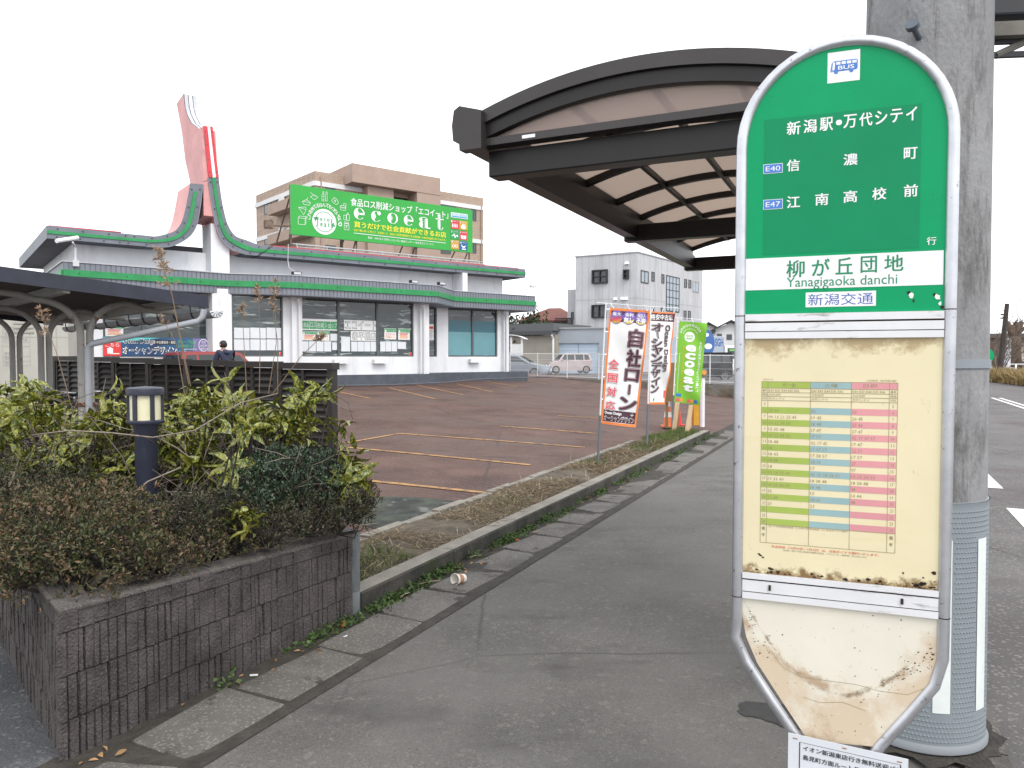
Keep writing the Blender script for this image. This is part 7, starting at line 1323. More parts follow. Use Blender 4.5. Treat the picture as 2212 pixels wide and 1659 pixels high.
# ================================================================ RETAINING WALL AND WHITE MESH FENCE
m = mat('mossy_concrete', (.14, .13, .115), .92, .0, 1.6, .5, col2=(.23, .215, .19), bscale=30); mixc(m, noisefac(m, 1.2, .5, .66, 7, stretch=(1, 1, 2)), (.13, .085, .03)); mixc(m, noisefac(m, 2.2, .56, .68, 7), (.05, .045, .035)); mat('fence_white', (.72, .73, .74), .45)
W0, W1 = at(*D8(330, 810), 40), at(*D8(2230, 870), 31.6); W0.z = W1.z = 0; PW = Plane(W0, W1-W0); WL = (W1-W0).length+3.5; wz0, wz1 = .62, .46
t = thing('retaining_wall', PW(WL/2, 0, 0), 'low stained concrete retaining wall along the far edge of the parking lot', 'wall'); g = MB(); nb = int(WL/2)
for i in range(nb): a, b = WL*i/nb, WL*(i+1)/nb; z0, z1 = wz0+(wz1-wz0)*i/nb, wz0+(wz1-wz0)*(i+1)/nb; g.hexa([PW(a+.004, -.6, 0), PW(b-.004, -.6, 0), PW(b-.004, -.6, -.25), PW(a+.004, -.6, -.25), PW(a+.004, z0, 0), PW(b-.004, z1, 0), PW(b-.004, z1, -.25), PW(a+.004, z0, -.25)])
g.build('wall_face', 'mossy_concrete', t)
t = thing('mesh_fence', PW(WL/2, wz0, -.12), 'white welded mesh fence standing on the retaining wall', 'fence'); fh = 1.24
nf = 8; sp_ = 2.0
for k in range(nf+1):
    a = -1.2+sp_*k; z = wz0+(wz1-wz0)*max(a, 0)/WL; g = MB(); g.tube([PW(a, z-.05, -.12), PW(a, z+fh+.04, -.12)], .026, 8); po = g.build('post', 'fence_white', t, smooth=True, angle=50)
    if k == nf: break
    g = MB(); b = a+sp_; z2_ = wz0+(wz1-wz0)*max(b, 0)/WL
    for i in range(1, 40): x = a+sp_*i/40; zz_ = z+(z2_-z)*i/40; g.tube([PW(x, zz_+.06, -.09), PW(x, zz_+fh, -.09)], .0027, 3, caps=False)
    for j in (0, .25, .5, .75, 1): h = .08+(fh-.10)*j; g.tube([PW(a, z+h, -.094), PW(b, z2_+h, -.094)], .007 if j in (0, 1) else .004, 4)
    g.tube([PW(a, z+fh, -.06), PW(b, z2_+fh, -.06)], .012, 5); g.build('mesh_panel', 'fence_white', t)
p = at(*D8(425, 838), 38.5); g = MB(); t = thing('blue_sheet', p, 'crumpled blue plastic sheet at the foot of the retaining wall by the shop', 'plastic sheet'); g.grid(lambda a, b: (p.x-.55+1.1*a, p.y-.1+.5*b-.3*a, p.z-.02+.20*math.sin(a*9)**2*math.sin(b*3.1)*abs(math.sin(b*7+a*4))+.05*math.sin(b*3.1)), 18, 9); g.build('sheet', 'sign_blue', t, smooth=True)
# ================================================================ BUILDINGS BEHIND
m = mat('tile_tan', (.34, .23, .165), .75, .0, 12); N_, L_, b_ = nodes(m); tc = N_.new('ShaderNodeTexCoord'); mp = N_.new('ShaderNodeMapping'); bk = N_.new('ShaderNodeTexBrick'); sx = N_.new('ShaderNodeSeparateXYZ'); cm = N_.new('ShaderNodeCombineXYZ'); ad = N_.new('ShaderNodeMath'); ad.operation = 'ADD'
L_(tc.outputs['Object'], sx.inputs[0]); L_(sx.outputs[0], ad.inputs[0]); L_(sx.outputs[1], ad.inputs[1]); L_(ad.outputs[0], cm.inputs[0]); L_(sx.outputs[2], cm.inputs[1]); L_(cm.outputs[0], bk.inputs[0]); bk.inputs['Scale'].default_value = 2.2; bk.inputs['Color1'].default_value = (.29, .205, .155, 1); bk.inputs['Color2'].default_value = (.38, .285, .22, 1); bk.inputs['Mortar'].default_value = (.42, .33, .26, 1); bk.inputs['Mortar Size'].default_value = .03; L_(bk.outputs[0], b_.inputs['Base Color'])
mat('tan_plain', (.36, .265, .215), .8, .06, 1); mat('white_band', (.68, .68, .69), .7, .04, 2); mat('apt_glass', (.05, .06, .068), .08, spec=.6); mat('apt_dark', (.03, .026, .025), .9); mat('ac_white', (.62, .62, .62), .6)
def bwin(P, a0, b0, a1, b1, par, fm='window_frame', gm='apt_glass', n=2, t=.07, rows=1, out=.05):
    g = MB(); g.pbox(P, a0, a1, b0, b0+t, .001, out); g.pbox(P, a0, a1, b1-t, b1, .001, out); g.pbox(P, a0, a0+t, b0+t, b1-t, .001, out); g.pbox(P, a1-t, a1, b0+t, b1-t, .001, out)
    for k in range(1, n): x = a0+(a1-a0)*k/n; g.pbox(P, x-t*.4, x+t*.4, b0+t, b1-t, .001, out-.005)
    for k in range(1, rows): y = b0+(b1-b0)*k/rows; g.pbox(P, a0+t, a1-t, y-t*.35, y+t*.35, .001, out-.012)
    w = g.build('window', fm, par); g = MB(); g.pbox(P, a0+t, a1-t, b0+t, b1-t, .001, .02); g.build('pane', gm, w)
def winpx(P, f, x0, y0, x1, y1, par, **k): (a, b), (c, d) = P.px(*f(x0, y1)), P.px(*f(x1, y0)); (e, g_), (h, i) = P.px(*f(x0, y0)), P.px(*f(x1, y1)); bwin(P, a, (b+i)/2, c, (d+g_)/2, par, **k)
AC, AR, ALf = at(680, 372, 70), at(1044, 430, 81.9), at(553, 424.6, 80.6); AF, AS = Plane(AC, AR-AC), Plane(ALf, AC-ALf); fl_, sl_ = (Vector((AR.x-AC.x, AR.y-AC.y, 0))).length, (Vector((AC.x-ALf.x, AC.y-ALf.y, 0))).length
ZA = 18.9; AP = thing('apartment_building', AF(fl_/2, 0, -6), 'tan tiled apartment block with white bands rising behind the green billboard', 'building')
g = MB(); v = AS.u*-sl_; c0 = AF(0, 0); P4 = [c0, AF(fl_, 0), AF(fl_, 0)+v, c0+v]; g.hexa(P4+[p+Vector((0, 0, ZA)) for p in P4]); g.build('wall', 'tile_tan', AP)
for z in (ZA-1.35, ZA-4.95, ZA-8.1, ZA-11.3):
    g = MB(); g.pbox(AS, 0, sl_-.002, z, z+.42, .002, .10 if z < ZA-2 else .16); g.build('white_band', 'white_band', AP); g = MB(); g.pbox(AF, fl_*.88 if z < ZA-2 else 0, fl_ if z < ZA-2 else fl_*.30, z, z+.42, .003, .11); g.build('white_band', 'white_band', AP)
g = MB(); g.pbox(AF, fl_*.62, fl_, ZA-1.35, ZA-.93, .003, .11); g.build('white_band', 'white_band', AP)
g = MB(); qf = lambda x, y: AF.px(*z2(x, y)); (a0, b1), (a1, _) = qf(655, 95), qf(1335, 150); b0 = qf(655, 160)[1]
zt_ = qf(770, 52)[1]+.1; g.pbox(AF, a0+.5, a1, ZA-.9, zt_, -4.0, 1.8); g.pbox(AF, qf(1165, 150)[0], a1, 3, ZA-.9, .01, 1.75); g.pbox(AF, qf(825, 200)[0], qf(1015, 200)[0], 3, ZA-.92, .01, 1.2); g.build('stair_tower', 'tan_plain', AP)
g = MB(); g.pbox(AF, qf(660, 200)[0], qf(823, 200)[0], 12, ZA-1.6, .004, .02); g.pbox(AF, qf(1018, 200)[0], qf(1163, 200)[0], 3, ZA-1.3, .004, .02); g.build('landing_shade_sheet', 'apt_dark', AP)  # flat dark sheets painted as the shaded depth of the landings
for k in range(4): g = MB(); z = ZA-2.9-3.2*k; g.pbox(AF, qf(1018, 200)[0], qf(1163, 200)[0], z-1.2, z, .6, .75); g.build('landing_rail', 'tan_plain', AP); g = MB(); g.pbox(AF, qf(660, 200)[0], qf(823, 200)[0], z-1.2, z, .6, .75); g.build('landing_rail', 'tan_plain', AP)
for y0, y1 in ((178, 232), (420, 490), (610, 670)): winpx(AF, z2, 556, y0, 630, y1, AP)
for x0, x1, y0, y1 in ((1340, 1430, 290, 345), (1430, 1520, 300, 345), (1625, 1668, 345, 430), (1625, 1668, 590, 668), (1340, 1480, 610, 670)): winpx(AF, z2, x0, y0, x1, y1, AP)
for x0, x1, y0, y1 in ((105, 158, 295, 378), (195, 262, 260, 330), (108, 160, 548, 600), (198, 262, 520, 600), (110, 160, 425, 480)): winpx(AS, z2, x0, y0, x1, y1, AP)
for y in (330, 548): g = MB(); (a, b) = AS.px(*z2(205, y+25)); (c, d) = AS.px(*z2(420, y-40)); g.pbox(AS, a, sl_-.3, b-.6, b+.35, .01, 1.1); g.build('balcony', 'tan_plain', AP); g = MB(); g.pbox(AS, a+1.6, a+2.3, b+.4, b+.95, .3, .6); g.build('air_conditioner', 'ac_white', AP)
for x in (522, ): g = MB(); a = qf(x, 300)[0]; g.tube([AF(a, 1, .12), AF(a, ZA-.4, .12)], .07, 6); g.build('drain_pipe', 'tan_plain', AP)
g = MB(); a = qf(1702, 400)[0]; g.tube([AF(a, 1, .12), AF(a, ZA-.9, .12)], .07, 6); g.build('drain_pipe', 'tan_plain', AP)
# grey three-storey building
m = mat('grey_panel', (.47, .47, .49), .7, .06, .7); mixc(m, noisefac(m, .6, .52, .72, 6, stretch=(1, 1, .22)), (.37, .37, .38)); mat('grey_joint', (.33, .33, .34), .8); mat('black_frame', (.012, .012, .014), .4); mat('pale_pane', (.26, .31, .36), .12)
GC, GL, GR = at(*D5(960, 105), 65), at(*D5(528, 138), 68), at(*D5(1415, 228), 77.3); GP, GQ = Plane(GL, GC-GL), Plane(GC, GR-GC); l1, l2 = Vector((GC.x-GL.x, GC.y-GL.y, 0)).length, Vector((GR.x-GC.x, GR.y-GC.y, 0)).length
ZG = GC.z; GB = thing('office_building', GP(l1/2, 0, -4), 'grey panelled three-storey block with black framed windows and a tall grid window', 'building')
g = MB(); P4 = [GP(0, -.3), GP(l1, -.3), GQ(l2, -.3), GP(0, -.3)+GQ.u*l2]; g.hexa(P4+[p+Vector((0, 0, ZG+.3)) for p in P4]); g.pbox(GP, -1.3, .0, 0, ZG*.74, -6, -1.0); g.build('wall', 'grey_panel', GB)
g = MB()
for k in range(1, 9): x = l1*k/9; g.pbox(GP, x-.02, x+.02, 0, ZG-.02, .001, .006)
for k in range(1, 12): x = l2*k/12; g.pbox(GQ, x-.02, x+.02, 0, ZG-.02, .001, .006)
for z in (ZG-3.9, ZG-7.2): g.pbox(GP, 0, l1, z-.02, z+.02, .002, .008); g.pbox(GQ, 0, l2, z-.02, z+.02, .002, .008)
g.build('panel_joint', 'grey_joint', GB); g = MB(); g.pbox(GP, -.06, l1+.06, ZG+.001, ZG+.10, -.3, .06); g.pbox(GQ, .07, l2, ZG+.001, ZG+.10, -.3, .06); g.build('parapet_cap', 'grey_joint', GB)
for x0, y0, x1, y1, kw in ((646, 226, 754, 322, dict(n=2, rows=2, out=.22)), (866, 225, 902, 292, dict(n=1, rows=2, out=.3)), (644, 470, 745, 562, dict(n=2, out=.22))): winpx(GP, D5, x0, y0, x1, y1, GB, fm='black_frame', t=.11, **kw)
for x0, y0, x1, y1, kw in ((982, 232, 1036, 320, dict(n=2, fm='black_frame', gm='pale_pane')), (1057, 240, 1078, 306, dict(n=1, rows=2, fm='black_frame')), (1127, 256, 1146, 320, dict(n=1, rows=2, fm='black_frame')), (1158, 271, 1252, 520, dict(n=4, rows=5, fm='black_frame', gm='pale_pane')), (1286, 290, 1304, 350, dict(n=1, rows=2, fm='black_frame')), (1316, 296, 1334, 354, dict(n=1, rows=2, fm='black_frame')), (1344, 306, 1387, 382, dict(n=2, fm='grey_joint', gm='pale_pane')), (1052, 480, 1074, 540, dict(n=1, rows=2, fm='black_frame')), (1122, 490, 1142, 545, dict(n=1, rows=2, fm='black_frame')), (1282, 510, 1300, 570, dict(n=1, rows=2, fm='black_frame')), (1312, 512, 1330, 572, dict(n=1, rows=2, fm='black_frame'))): winpx(GQ, D5, x0, y0, x1, y1, GB, t=.10, **kw)
for x, y in ((886, 178), (806, 428), (855, 426), (880, 426)): a, b = GP.px(*D5(x, y)); c = GP(a, b, .05); g = MB(); g.lathe(c-Vector((0, 0, .12)), [(.22, 0), (.20, .12), (.12, .22), (.001, .26)], 12); g.build('vent_hood', 'white_stripe', GB, smooth=True, angle=60)
winpx(GP, D5, 497, 520, 516, 572, GB, fm='black_frame', n=1)
# garage with two shutters
m = mat('garage_grey', (.31, .335, .37), .7, .05, 1); mat('shutter_blue', (.47, .57, .68), .5); PG = Plane(at(*D5(390, 800), 61), at(*D5(735, 800), 59.5)-at(*D5(390, 800), 61)); qg = lambda x, y: PG.px(*D5(x, y)); t = thing('garage', PG(3, 0, -2), 'low grey garage with two pale blue roller shutters in front of the grey block', 'garage')
a0, b1 = qg(390, 640); a1 = qg(735, 640)[0]; g = MB(); bs = qg(500, 738)[1]; g.pbox(PG, a0, a1, bs, b1, -6, 0); g.pbox(PG, a0, qg(405, 800)[0], .2, bs, -6, 0); g.pbox(PG, qg(690, 800)[0], a1, .2, bs, -6, 0); g.pbox(PG, a0, a1, .2, bs-.02, -6, -1); g.build('wall', 'garage_grey', t); g = MB(); g.pbox(PG, a0-.1, a1+.1, b1+.001, b1+.12, -6.1, .1); g.build('roof_edge', 'grey_joint', t)
for x0, x1 in ((406, 544), (547, 688)):
    g = MB(); c0, c1 = qg(x0, 800)[0], qg(x1, 800)[0]; n = 22
    for k in range(n): z = .25+(bs-.25)*k/n; g.pbox(PG, c0, c1, z, z+(bs-.25)/n-.02, -.22, -.15)
    g.build('roller_shutter', 'shutter_blue', t)
# beige warehouse and little porch
mat('ware_beige', (.33, .30, .25), .8, .08, 1.2); mat('eave_grey', (.10, .105, .11), .7); PZ = Plane(at(*D5(60, 800), 63), at(*D5(390, 800), 60.5)-at(*D5(60, 800), 63)); qz = lambda x, y: PZ.px(*D5(x, y)); t = thing('warehouse', PZ(4, 0, -3), 'long low beige warehouse with a dark scalloped eave behind the parked cars', 'warehouse'); a0 = qz(45, 700)[0]; a1, b1 = qz(389, 682); g = MB(); g.pbox(PZ, a0, a1, .2, b1, -6, 0); g.build('wall', 'ware_beige', t)
g = MB(); g.pbox(PZ, a0, a1+.1, b1+.35, b1+.95, -6, .55); n = 60; [g.pbox(PZ, a0+(a1-a0)*k/n, a0+(a1-a0)*(k+.55)/n, b1+.03, b1+.35, -.2, .6) for k in range(n)]; g.build('eave', 'eave_grey', t); g = MB(); [g.pbox(PZ, a0, a1, .2+b1*k/5, .24+b1*k/5, .001, .02) for k in range(1, 5)]; g.build('wall_joint', 'grey_joint', t); g = MB(); x = qz(385, 700)[0]; g.tube([PZ(x, .2, .3), PZ(x, b1-.3, .3), PZ(x-.0, b1, .55)], .09, 6); g.build('drain_pipe', 'down_pipe', t)
PK = Plane(at(*D5(75, 900), 54), (1, -.15)); qk = lambda x, y: PK.px(*D5(x, y)); t = thing('porch_shelter', PK(1, .4, 0), 'small white porch shelter with a curved roof behind the shop corner', 'shelter'); g = MB(); a0, b0 = qk(40, 680); a1, b1 = qk(170, 704); n = 8
for k in range(n): u0, u1 = k/n, (k+1)/n; f = lambda u: b0+.35*math.sin(u*1.9)-(b0+.35*math.sin(1.9)-b1)*u; g.hexa([PK(a0+(a1-a0)*u0, f(u0)-.05, .2), PK(a0+(a1-a0)*u1, f(u1)-.05, .2), PK(a0+(a1-a0)*u1, f(u1)-.05, -2), PK(a0+(a1-a0)*u0, f(u0)-.05, -2), PK(a0+(a1-a0)*u0, f(u0), .2), PK(a0+(a1-a0)*u1, f(u1), .2), PK(a0+(a1-a0)*u1, f(u1), -2), PK(a0+(a1-a0)*u0, f(u0), -2)])
g.build('roof', 'white_band', t)
for x in (78, 152): a = qk(x, 800)[0]; g = MB(); g.pbox(PK, a-.06, a+.06, .4, b1+.1, -.1, .02); g.build('post', 'white_band', t)
g = MB(); g.pbox(PK, qk(72, 800)[0], qk(160, 800)[0], .4, qk(75, 745)[1], -.06, -.02); g.build('panel', 'ac_white', t)
# house with a red tiled roof, tree beside it
mat('roof_red', (.19, .065, .05), .7, .25, 3); mat('house_cream', (.60, .57, .46), .8, .04, 1); mat('house_white', (.66, .66, .66), .8, .04, 1); mat('roof_dark', (.06, .055, .055), .7, .15, 2)
def hiproof(g, P, a0, a1, d, z0, zr, ov=.5, ridge=.5):
    e = [P(a0-ov, z0, ov), P(a1+ov, z0, ov), P(a1+ov, z0, -d-ov), P(a0-ov, z0, -d-ov)]; r0, r1 = P(a0+(a1-a0)*(.5-ridge/2), zr, -d/2), P(a0+(a1-a0)*(.5+ridge/2), zr, -d/2); g.add(e+[r0, r1], [(0, 1, 5, 4), (1, 2, 5), (2, 3, 4, 5), (3, 0, 4), (3, 2, 1, 0)]); return e, r0, r1
PR = Plane(at(*D5(150, 620), 72), (.985, -.17)); qr = lambda x, y: PR.px(*D5(x, y)); a0, a1, ze = qr(180, 600)[0], qr(520, 600)[0], qr(200, 590)[1]; zr = qr(260, 528)[1]; HR = thing('red_roof_house', PR((a0+a1)/2, 0, -4), 'cream house with a red tiled hip roof beyond the warehouse', 'house'); g = MB(); g.pbox(PR, a0, a1, .3, ze, -8, 0); g.build('wall', 'house_cream', HR)
g = MB(); e, r0, r1 = hiproof(g, PR, a0, a1, 8, ze, zr+.6, .7, .25)
for k in range(46):
    for (A, B, Cc, Dd) in ((e[0], e[1], r1, r0),): u = (k+.5)/46; b_ = A.lerp(B, u); x = Dd.lerp(Cc, min(max((u-.36)/.28, 0), 1)); s_ = 1; g.tube([b_+Vector((0, -.03, .05)), b_.lerp(x, .98)+Vector((0, -.03, .05))], .085, 5)
g.tube([r0, r1], .14, 6); g.tube([e[0], r0], .12, 6); g.tube([e[1], r1], .12, 6); g.build('roof', 'roof_red', HR)
winpx(PR, D5, 295, 618, 345, 652, HR); a, b = qr(236, 622); g = MB(); g.pbox(PR, a-.45, a+.45, b-.45, b+.45, .05, .4); g.build('air_conditioner', 'ac_white', HR)
g = MB(); x0, y0 = qr(400, 612); x1, y1 = qr(520, 572); g.tube([PR(x0, y1, 2), PR(x1, y1, 2)], .05, 5); g.tube([PR(x0, y0, 2), PR(x1, y0, 2)], .05, 5); [g.tube([PR(x0+(x1-x0)*k/14, y0, 2), PR(x0+(x1-x0)*k/14, y1, 2)], .03, 4) for k in range(15)]; g.build('balcony_rail', 'black_frame', HR)
varcol('far_leaf', [(0, (.012, .022, .010)), (.5, (.028, .045, .018)), (1, (.06, .075, .03))]); mat('bark', (.09, .07, .055), .95, .3, 8, .5)
def tree(name, c, h, r, n, label, leaf='far_leaf', size=.3, squash=.9, trunk=.18, seed=1, group=None):
    rg = np.random.default_rng(seed); c = Vector(c); t = thing(name, c, label, 'tree', group); g = MB(); top = c+Vector((0, 0, h)); g.tube([c, c+Vector((.05, 0, h*.35)), c+Vector((0, 0, h*.7))], [trunk, trunk*.75, trunk*.3], 8)
    cl = []
    for k in range(16):
        d = rg.normal(size=3); d /= np.linalg.norm(d); q = np.array(c)+np.array([0, 0, h-r*squash])+d*np.array([r, r, r*squash])*rg.uniform(.35, .85); cl.append((q, r*rg.uniform(.28, .5))); g.tube([c+Vector((0, 0, h*.4)), c.lerp(Vector(q), .6)+Vector((0, 0, h*.2)), Vector(q)], [trunk*.4, trunk*.25, .02], 5)
    g.build('trunk', 'bark', t, smooth=True); P = np.concatenate([q+rg.normal(size=(n//16, 3))*rr*.55 for q, rr in cl]); leaves('crown', P, rdir(len(P)), rdir(len(P)), rg.uniform(.5, 1.2, len(P))*size, .5, leaf, t, kind='leaf'); return t
p = gy(*D5(105, 720), 66); tree('evergreen_tree', (p[0], p[1], .3), 5.6, 3.0, 11000, 'dark rounded evergreen tree beside the red roof house', size=.42, squash=.85, seed=5)
# houses right of the grey block
def gable_house(x0, x1, ytop, ybot, yr, Y, label, seed, wallm='house_white', wins=()):
    P = Plane(at(*D5(x0, ybot), Y), (.98, -.2)); q = lambda x, y: P.px(*D5(x, y)); a0, a1, ze, zr = q(x0, 600)[0], q(x1, 600)[0], q((x0+x1)/2, ytop)[1], q((x0+x1)/2, yr)[1]; t = thing('house', P((a0+a1)/2, .3, -3), label, 'house'); g = MB(); g.pbox(P, a0, a1, .3, ze, -7, 0); m_ = (a0+a1)/2; g.prism([P(a0, ze, 0), P(a1, ze, 0), P(m_, zr-.1, 0)], P.n*-7); g.build('wall', wallm, t)
    g = MB(); o = .5
    for s in (-1, 1): e = a0-o if s < 0 else a1+o; ez = ze-(zr-ze)*o/((a1-a0)/2); g.hexa([P(e, ez, .6), P(m_, zr, .6), P(m_, zr, -7.6), P(e, ez, -7.6), P(e, ez+.2, .6), P(m_, zr+.2, .6), P(m_, zr+.2, -7.6), P(e, ez+.2, -7.6)])
    g.build('roof', 'roof_dark', t)
    for w in wins: winpx(P, D5, *w, t)
gable_house(1505, 1720, 640, 800, 586, 92, 'white gabled house with a dark roof right of the grey block', 1, wins=((1582, 676, 1620, 715), (1515, 672, 1550, 690)))
gable_house(1410, 1500, 625, 700, 600, 100, 'far white house whose dark roof shows between the grey block and lorry', 2)
gable_house(-420, -250, 560, 700, 520, 88, 'distant pale house beyond the left end of the shop', 3)
# ================================================================ ACROSS THE ROAD, FAR RIGHT, AND OVERHEAD
DR = lambda x, y: ((3700+x*.30137)*.54004, (1150+y*.30137)*.54004)
PH = Plane(at(*DR(700, 900), 84), (.97, -.24)); qh = lambda x, y: PH.px(*DR(x, y)); mat('hall_brown', (.20, .15, .13), .8, .1, 1); mat('hall_dark', (.10, .085, .08), .8, .1, 1); mat('hall_cream', (.46, .42, .34), .8, .1, 1)
a0, a1 = qh(560, 800)[0], qh(1900, 800)[0]; zt3 = qh(900, 612)[1]; t = thing('community_hall', PH((a0+a1)/2, 0, -5), 'long low brown hall with a flat dark roof edge across the road', 'building'); g = MB(); g.pbox(PH, a0, a1, 0, zt3-.5, -12, 0); g.build('wall', 'hall_brown', t); g = MB(); g.pbox(PH, a0-.5, a1+.5, zt3-.5+.001, zt3, -12.4, .6); g.build('roof_edge', 'hall_dark', t)
g = MB(); x0, y0 = qh(1225, 740); g.pbox(PH, x0, a1, qh(1225, 980)[1], qh(1225, 745)[1], .002, .2); g.build('wall_panel', 'hall_cream', t)
for k in range(6): x = a0+3+5.5*k; bwin(PH, x, .9, x+3.2, 2.3, t, n=4, t=.1)
def pole_px(name, p0, p1, Y, r, m, label, cat): a, b = at(*DR(*p0), Y), at(*DR(*p1), Y); a.z = min(a.z, .0); g = MB(); g.tube([a, b], [r, r*.7], 10); return tag(g.build(name, m, None, smooth=True, angle=50), label, cat)
mat('old_wood', (.055, .043, .038), .95, .3, 6, stretch=(1, 1, .1))
t = thing('wooden_pole', at(*DR(990, 1165), 52), 'leaning dark wooden utility pole on the far side of the road', 'utility pole'); a, b = at(*DR(988, 1168), 52), at(*DR(1090, 215), 52); g = MB(); g.tube([a, b], [.20, .14], 10); g.build('pole', 'old_wood', t, smooth=True, angle=50)
for k in (.80, .85): c = a.lerp(b, k); g = MB(); g.tube([c+Vector((-.35, 0, 0)), c+Vector((.15, 0, 0))], .06, 6); g.build('crossarm', 'old_wood', t)
PV = Plane(at(*DR(1040, 1000), 57), (.97, -.2)); (a0, b1), (a1, b0) = PV.px(*DR(1035, 675)), PV.px(*DR(1136, 1075)); mat('sign_pale', (.74, .76, .80), .5, .03, 3); mat('sign_slate', (.16, .22, .33), .5); t = thing('vertical_sign', PV((a0+a1)/2, .2, 0), 'tall narrow white sign with slate characters beside the pruned tree', 'sign'); g = MB(); g.pbox(PV, a0, a1, b0, b1, -.25, 0); bd = g.build('sign_board', 'sign_pale', t); g = MB()
for k, c in enumerate('アビラ大形'): h = (b1-b0)*.135; y = b1-(b1-b0)*.16-h*1.12*k; put(g, c, PV, a0+(a1-a0)*.18, y-h, a0+(a1-a0)*.66, y, .01, 0, .02)
for k, c in enumerate('セレモニー'): put(g, c, PV, a0+(a1-a0)*.72, b1-(b1-b0)*(.30+.045*k), a0+(a1-a0)*.9, b1-(b1-b0)*(.265+.045*k), .01, 0)
for k in range(2): line(g, PV, [(a0+.1, b1-.25-.2*k), (a1-.1, b1-.25-.2*k)], .06, .01, 0)
g.build('lettering', 'sign_slate', bd); g = MB(); [g.pbox(PV, x, x+.12, -.05, b0-.002, -.2, -.05) for x in (a0+.1, a1-.22)]; g.build('legs', 'pole_grey', t)
mat('bark_brown', (.10, .07, .052), .95, .35, 4, .6)
t = thing('pruned_tree', at(*DR(1185, 1060), 60), 'heavily pruned bare tree with stubby limbs beside the white vertical sign', 'tree'); g = MB(); T6 = lambda x, y: at(*DR(x, y), 60)
tr = [T6(1190, 1100), T6(1180, 900), T6(1185, 740), T6(1195, 650)]; g.tube(tr, [.58, .52, .50, .42], 10)
for pts, r in (((T6(1185, 760), T6(1130, 580), T6(1085, 460)), .24), ((T6(1180, 720), T6(1160, 600), T6(1155, 505)), .26), ((T6(1195, 680), T6(1220, 560), T6(1215, 465)), .26), ((T6(1200, 660), T6(1250, 540), T6(1285, 460)), .22), ((T6(1200, 650), T6(1260, 590), T6(1320, 540)), .18)): g.tube(pts, [r, r*.85, r*.9], 8)
g.build('trunk', 'bark_brown', t, smooth=True); rg = np.random.default_rng(2); g = MB()
for e in ((1085, 460), (1155, 505), (1215, 465), (1285, 460), (1320, 540)):
    for k in range(9): b = T6(*e); d = Vector(rg.normal(size=3)); d.z = abs(d.z); g.tube([b, b+d*rg.uniform(.2, .5)], [.03, .01], 4)
g.build('twigs', 'bark_brown', t)
def bare(label, x, y, Y, h, r, n, seed, m='twig'):
    rg = np.random.default_rng(seed); b = at(*DR(x, y), Y); b.z = 0; t = thing('bare_bush', b, label, 'bush', 'bare bushes across the road'); g = MB()
    for k in range(n):
        d = Vector((rg.normal()*.5, rg.normal()*.4, 1)).normalized(); p1 = b+d*h*rg.uniform(.4, .7); g.tube([b+Vector((rg.normal()*.1, rg.normal()*.1, 0)), p1], [.04, .02], 4)
        for j in range(5): d2 = (d+Vector(rg.normal(size=3)*.5)).normalized(); p2 = p1+d2*h*rg.uniform(.15, .42); g.tube([p1, p2], [.02, .01], 4); [g.tube([p1.lerp(p2, .5), p1.lerp(p2, .5)+(d2+Vector(rg.normal(size=3)*.7)).normalized()*h*.18], [.012, .006], 3) for _ in range(3)]
    g.build('stems', m, t); return t
bare('bare brown bush left of the leaning wooden pole', 925, 1050, 55, 4.4, 1, 14, 1); bare('bare brown bush between the leaning pole and the vertical sign', 985, 1060, 57, 3.6, 1, 9, 2); bare('slender bare tree top standing behind the hall roof', 1000, 1060, 80, 8.5, 1, 6, 3)
mat('low_white', (.62, .63, .64), .7, .08, 1.5)
PL2 = Plane(at(*DR(815, 1100), 60), at(*DR(1200, 1115), 57)-at(*DR(815, 1100), 60)); t = thing('low_white_wall', PL2(3, 0, 0), 'low white panelled wall behind the dry grass across the road', 'wall'); q = lambda x, y: PL2.px(*DR(x, y)); a0, b1 = q(690, 1050); a1, b0 = q(1195, 1165); n = 7; g = MB(); [g.pbox(PL2, a0+(a1-a0)*k/n, a0+(a1-a0)*(k+1)/n-.03, -.1, b1-.08*(k % 2), -.12, 0) for k in range(n)]; g.build('wall_face', 'low_white', t)
PL3 = Plane(at(*DR(1205, 1100), 50), (.9, -.42)); t = thing('pipe_railing', PL3(2, 0, 0), 'white pipe railing at the right edge beyond the road', 'railing'); q = lambda x, y: PL3.px(*DR(x, y)); b1 = q(1205, 1015)[1]; g = MB(); [g.tube([PL3(.0+1.5*k, -.1, 0), PL3(.0+1.5*k, b1, 0)], .06, 8) for k in range(5)]; g.build('post', 'fence_white', t, smooth=True); g = MB(); [g.tube([PL3(-.3, b1*f, 0), PL3(6.2, b1*f, 0)], .045, 8) for f in (.98, .62, .3)]; g.build('rail', 'fence_white', t, smooth=True)
p = at(*DR(818, 1050), 49); t = thing('far_bus_stop', (p.x, p.y, 0), 'small round green bus stop sign across the road behind the pole edge', 'bus stop sign'); zc = at(*DR(812, 905), 49).z; g = MB(); g.tube([Vector((p.x, p.y, -.05)), Vector((p.x, p.y, zc))], .03, 8); g.build('post', 'fence_white', t); g = MB(); g.tube([Vector((p.x, p.y-.02, zc)), Vector((p.x, p.y-.06, zc))], .45, 20); g.build('round_plate', 'sign_green', t)
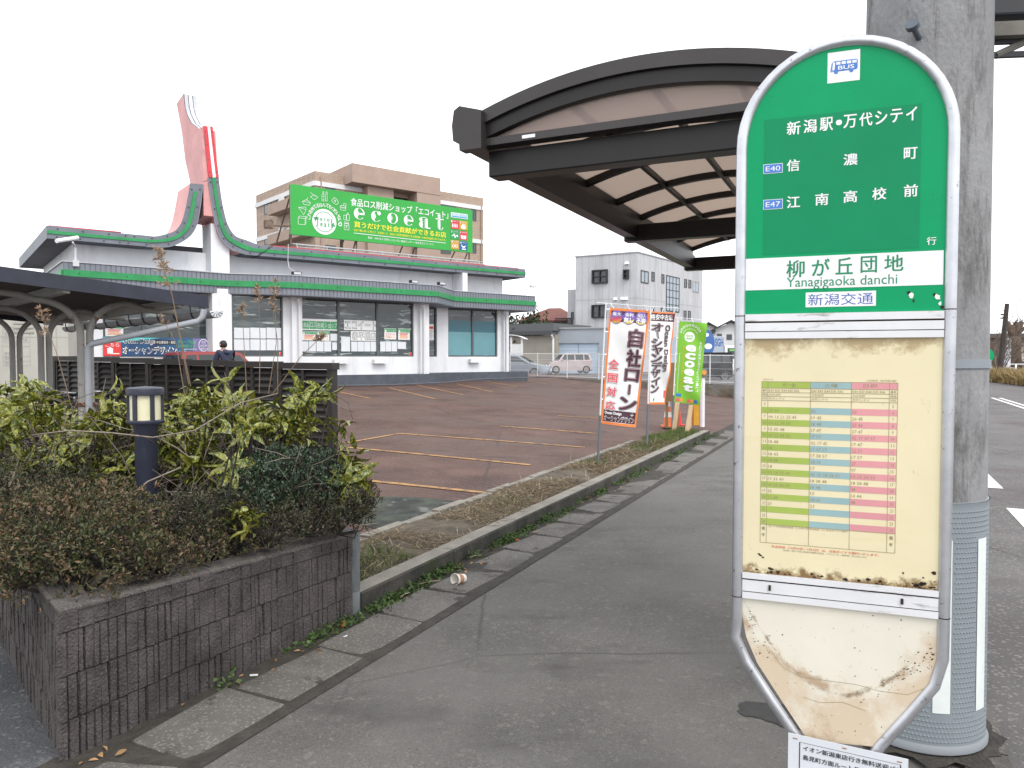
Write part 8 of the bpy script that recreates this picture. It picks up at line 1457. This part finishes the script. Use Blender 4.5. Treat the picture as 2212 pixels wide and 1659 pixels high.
mat('dry_grass', (.30, .22, .10), .95, island=.45); c0, c1 = gz(*DR(930, 1240), 0), gz(*DR(1700, 1330), 0); n = 9000; rg = np.random.default_rng(6); u = rg.random(n); w = rg.normal(size=n)*.35; P = np.stack([c0.x+(c1.x-c0.x)*u, c0.y+(c1.y-c0.y)*u+w*2, np.zeros(n)], 1); D = rg.normal(size=(n, 3))*.4; D[:, 2] = 1
o = leaves('dry_roadside_grass', P, D, rdir(n), rg.uniform(.3, 1.1, n), .06, 'dry_grass', kind='blade', droop=.3); tag(o, kind='stuff')
g = MB(); g.grid(lambda a, b: (c0.x-6+46*a, c0.y+.3-9*a+9*b, .02+.05*math.sin(a*9)), 12, 4); struct(g.build('far_bank', 'dirt'))
# dark steel platform on the pole
mat('platform_dark', (.022, .023, .028), .6, .2, 5); mat('weathered_beam', (.17, .16, .14), .85, .25, 5); t = thing('steel_platform', PX+Vector((.6, .1, 3.1)), 'dark steel box platform with lattice brackets fixed high on the utility pole', 'platform'); PPl = Plane(PX+Vector((0, -.02, 0)), (1, -.10)); qp = lambda x, y: PPl.px(x, y)
z0, z1, z2_, z3_ = [qp(2180, y)[1] for y in (126, 97, 88, 58)]; aL = .19; aR = 1.5
g = MB(); g.pbox(PPl, aL, aR, z3_+.03, z3_+.75, -.06, .05); g.build('box', 'platform_dark', t, bevel=.01); g = MB(); g.pbox(PPl, aL, aR, z2_, z3_, -.02, .06); g.build('beam', 'weathered_beam', t)
g = MB(); g.pbox(PPl, aL, aR, z0, z0+.022, .0, .02); g.pbox(PPl, aL, aR, z1, z1+.014, .0, .02); g.build('angle_bar', 'platform_dark', t); 
for xa, xb in ((.26, .40), (.62, .50), (.95, .95)): g = MB(); g.tube([PPl(xa, z0+.01, .01), PPl(xb, z2_, .01)], .016, 6); g.build('brace', 'weathered_beam', t)
for k in range(4): g = MB(); c = PPl(.27+.12*k, z1+.02, .0); g.lathe(c, [(.018, 0), (.026, .01), (.016, .02), (.024, .03), (.010, .045)], 10); g.build('insulator', 'white_stripe', t, smooth=True)
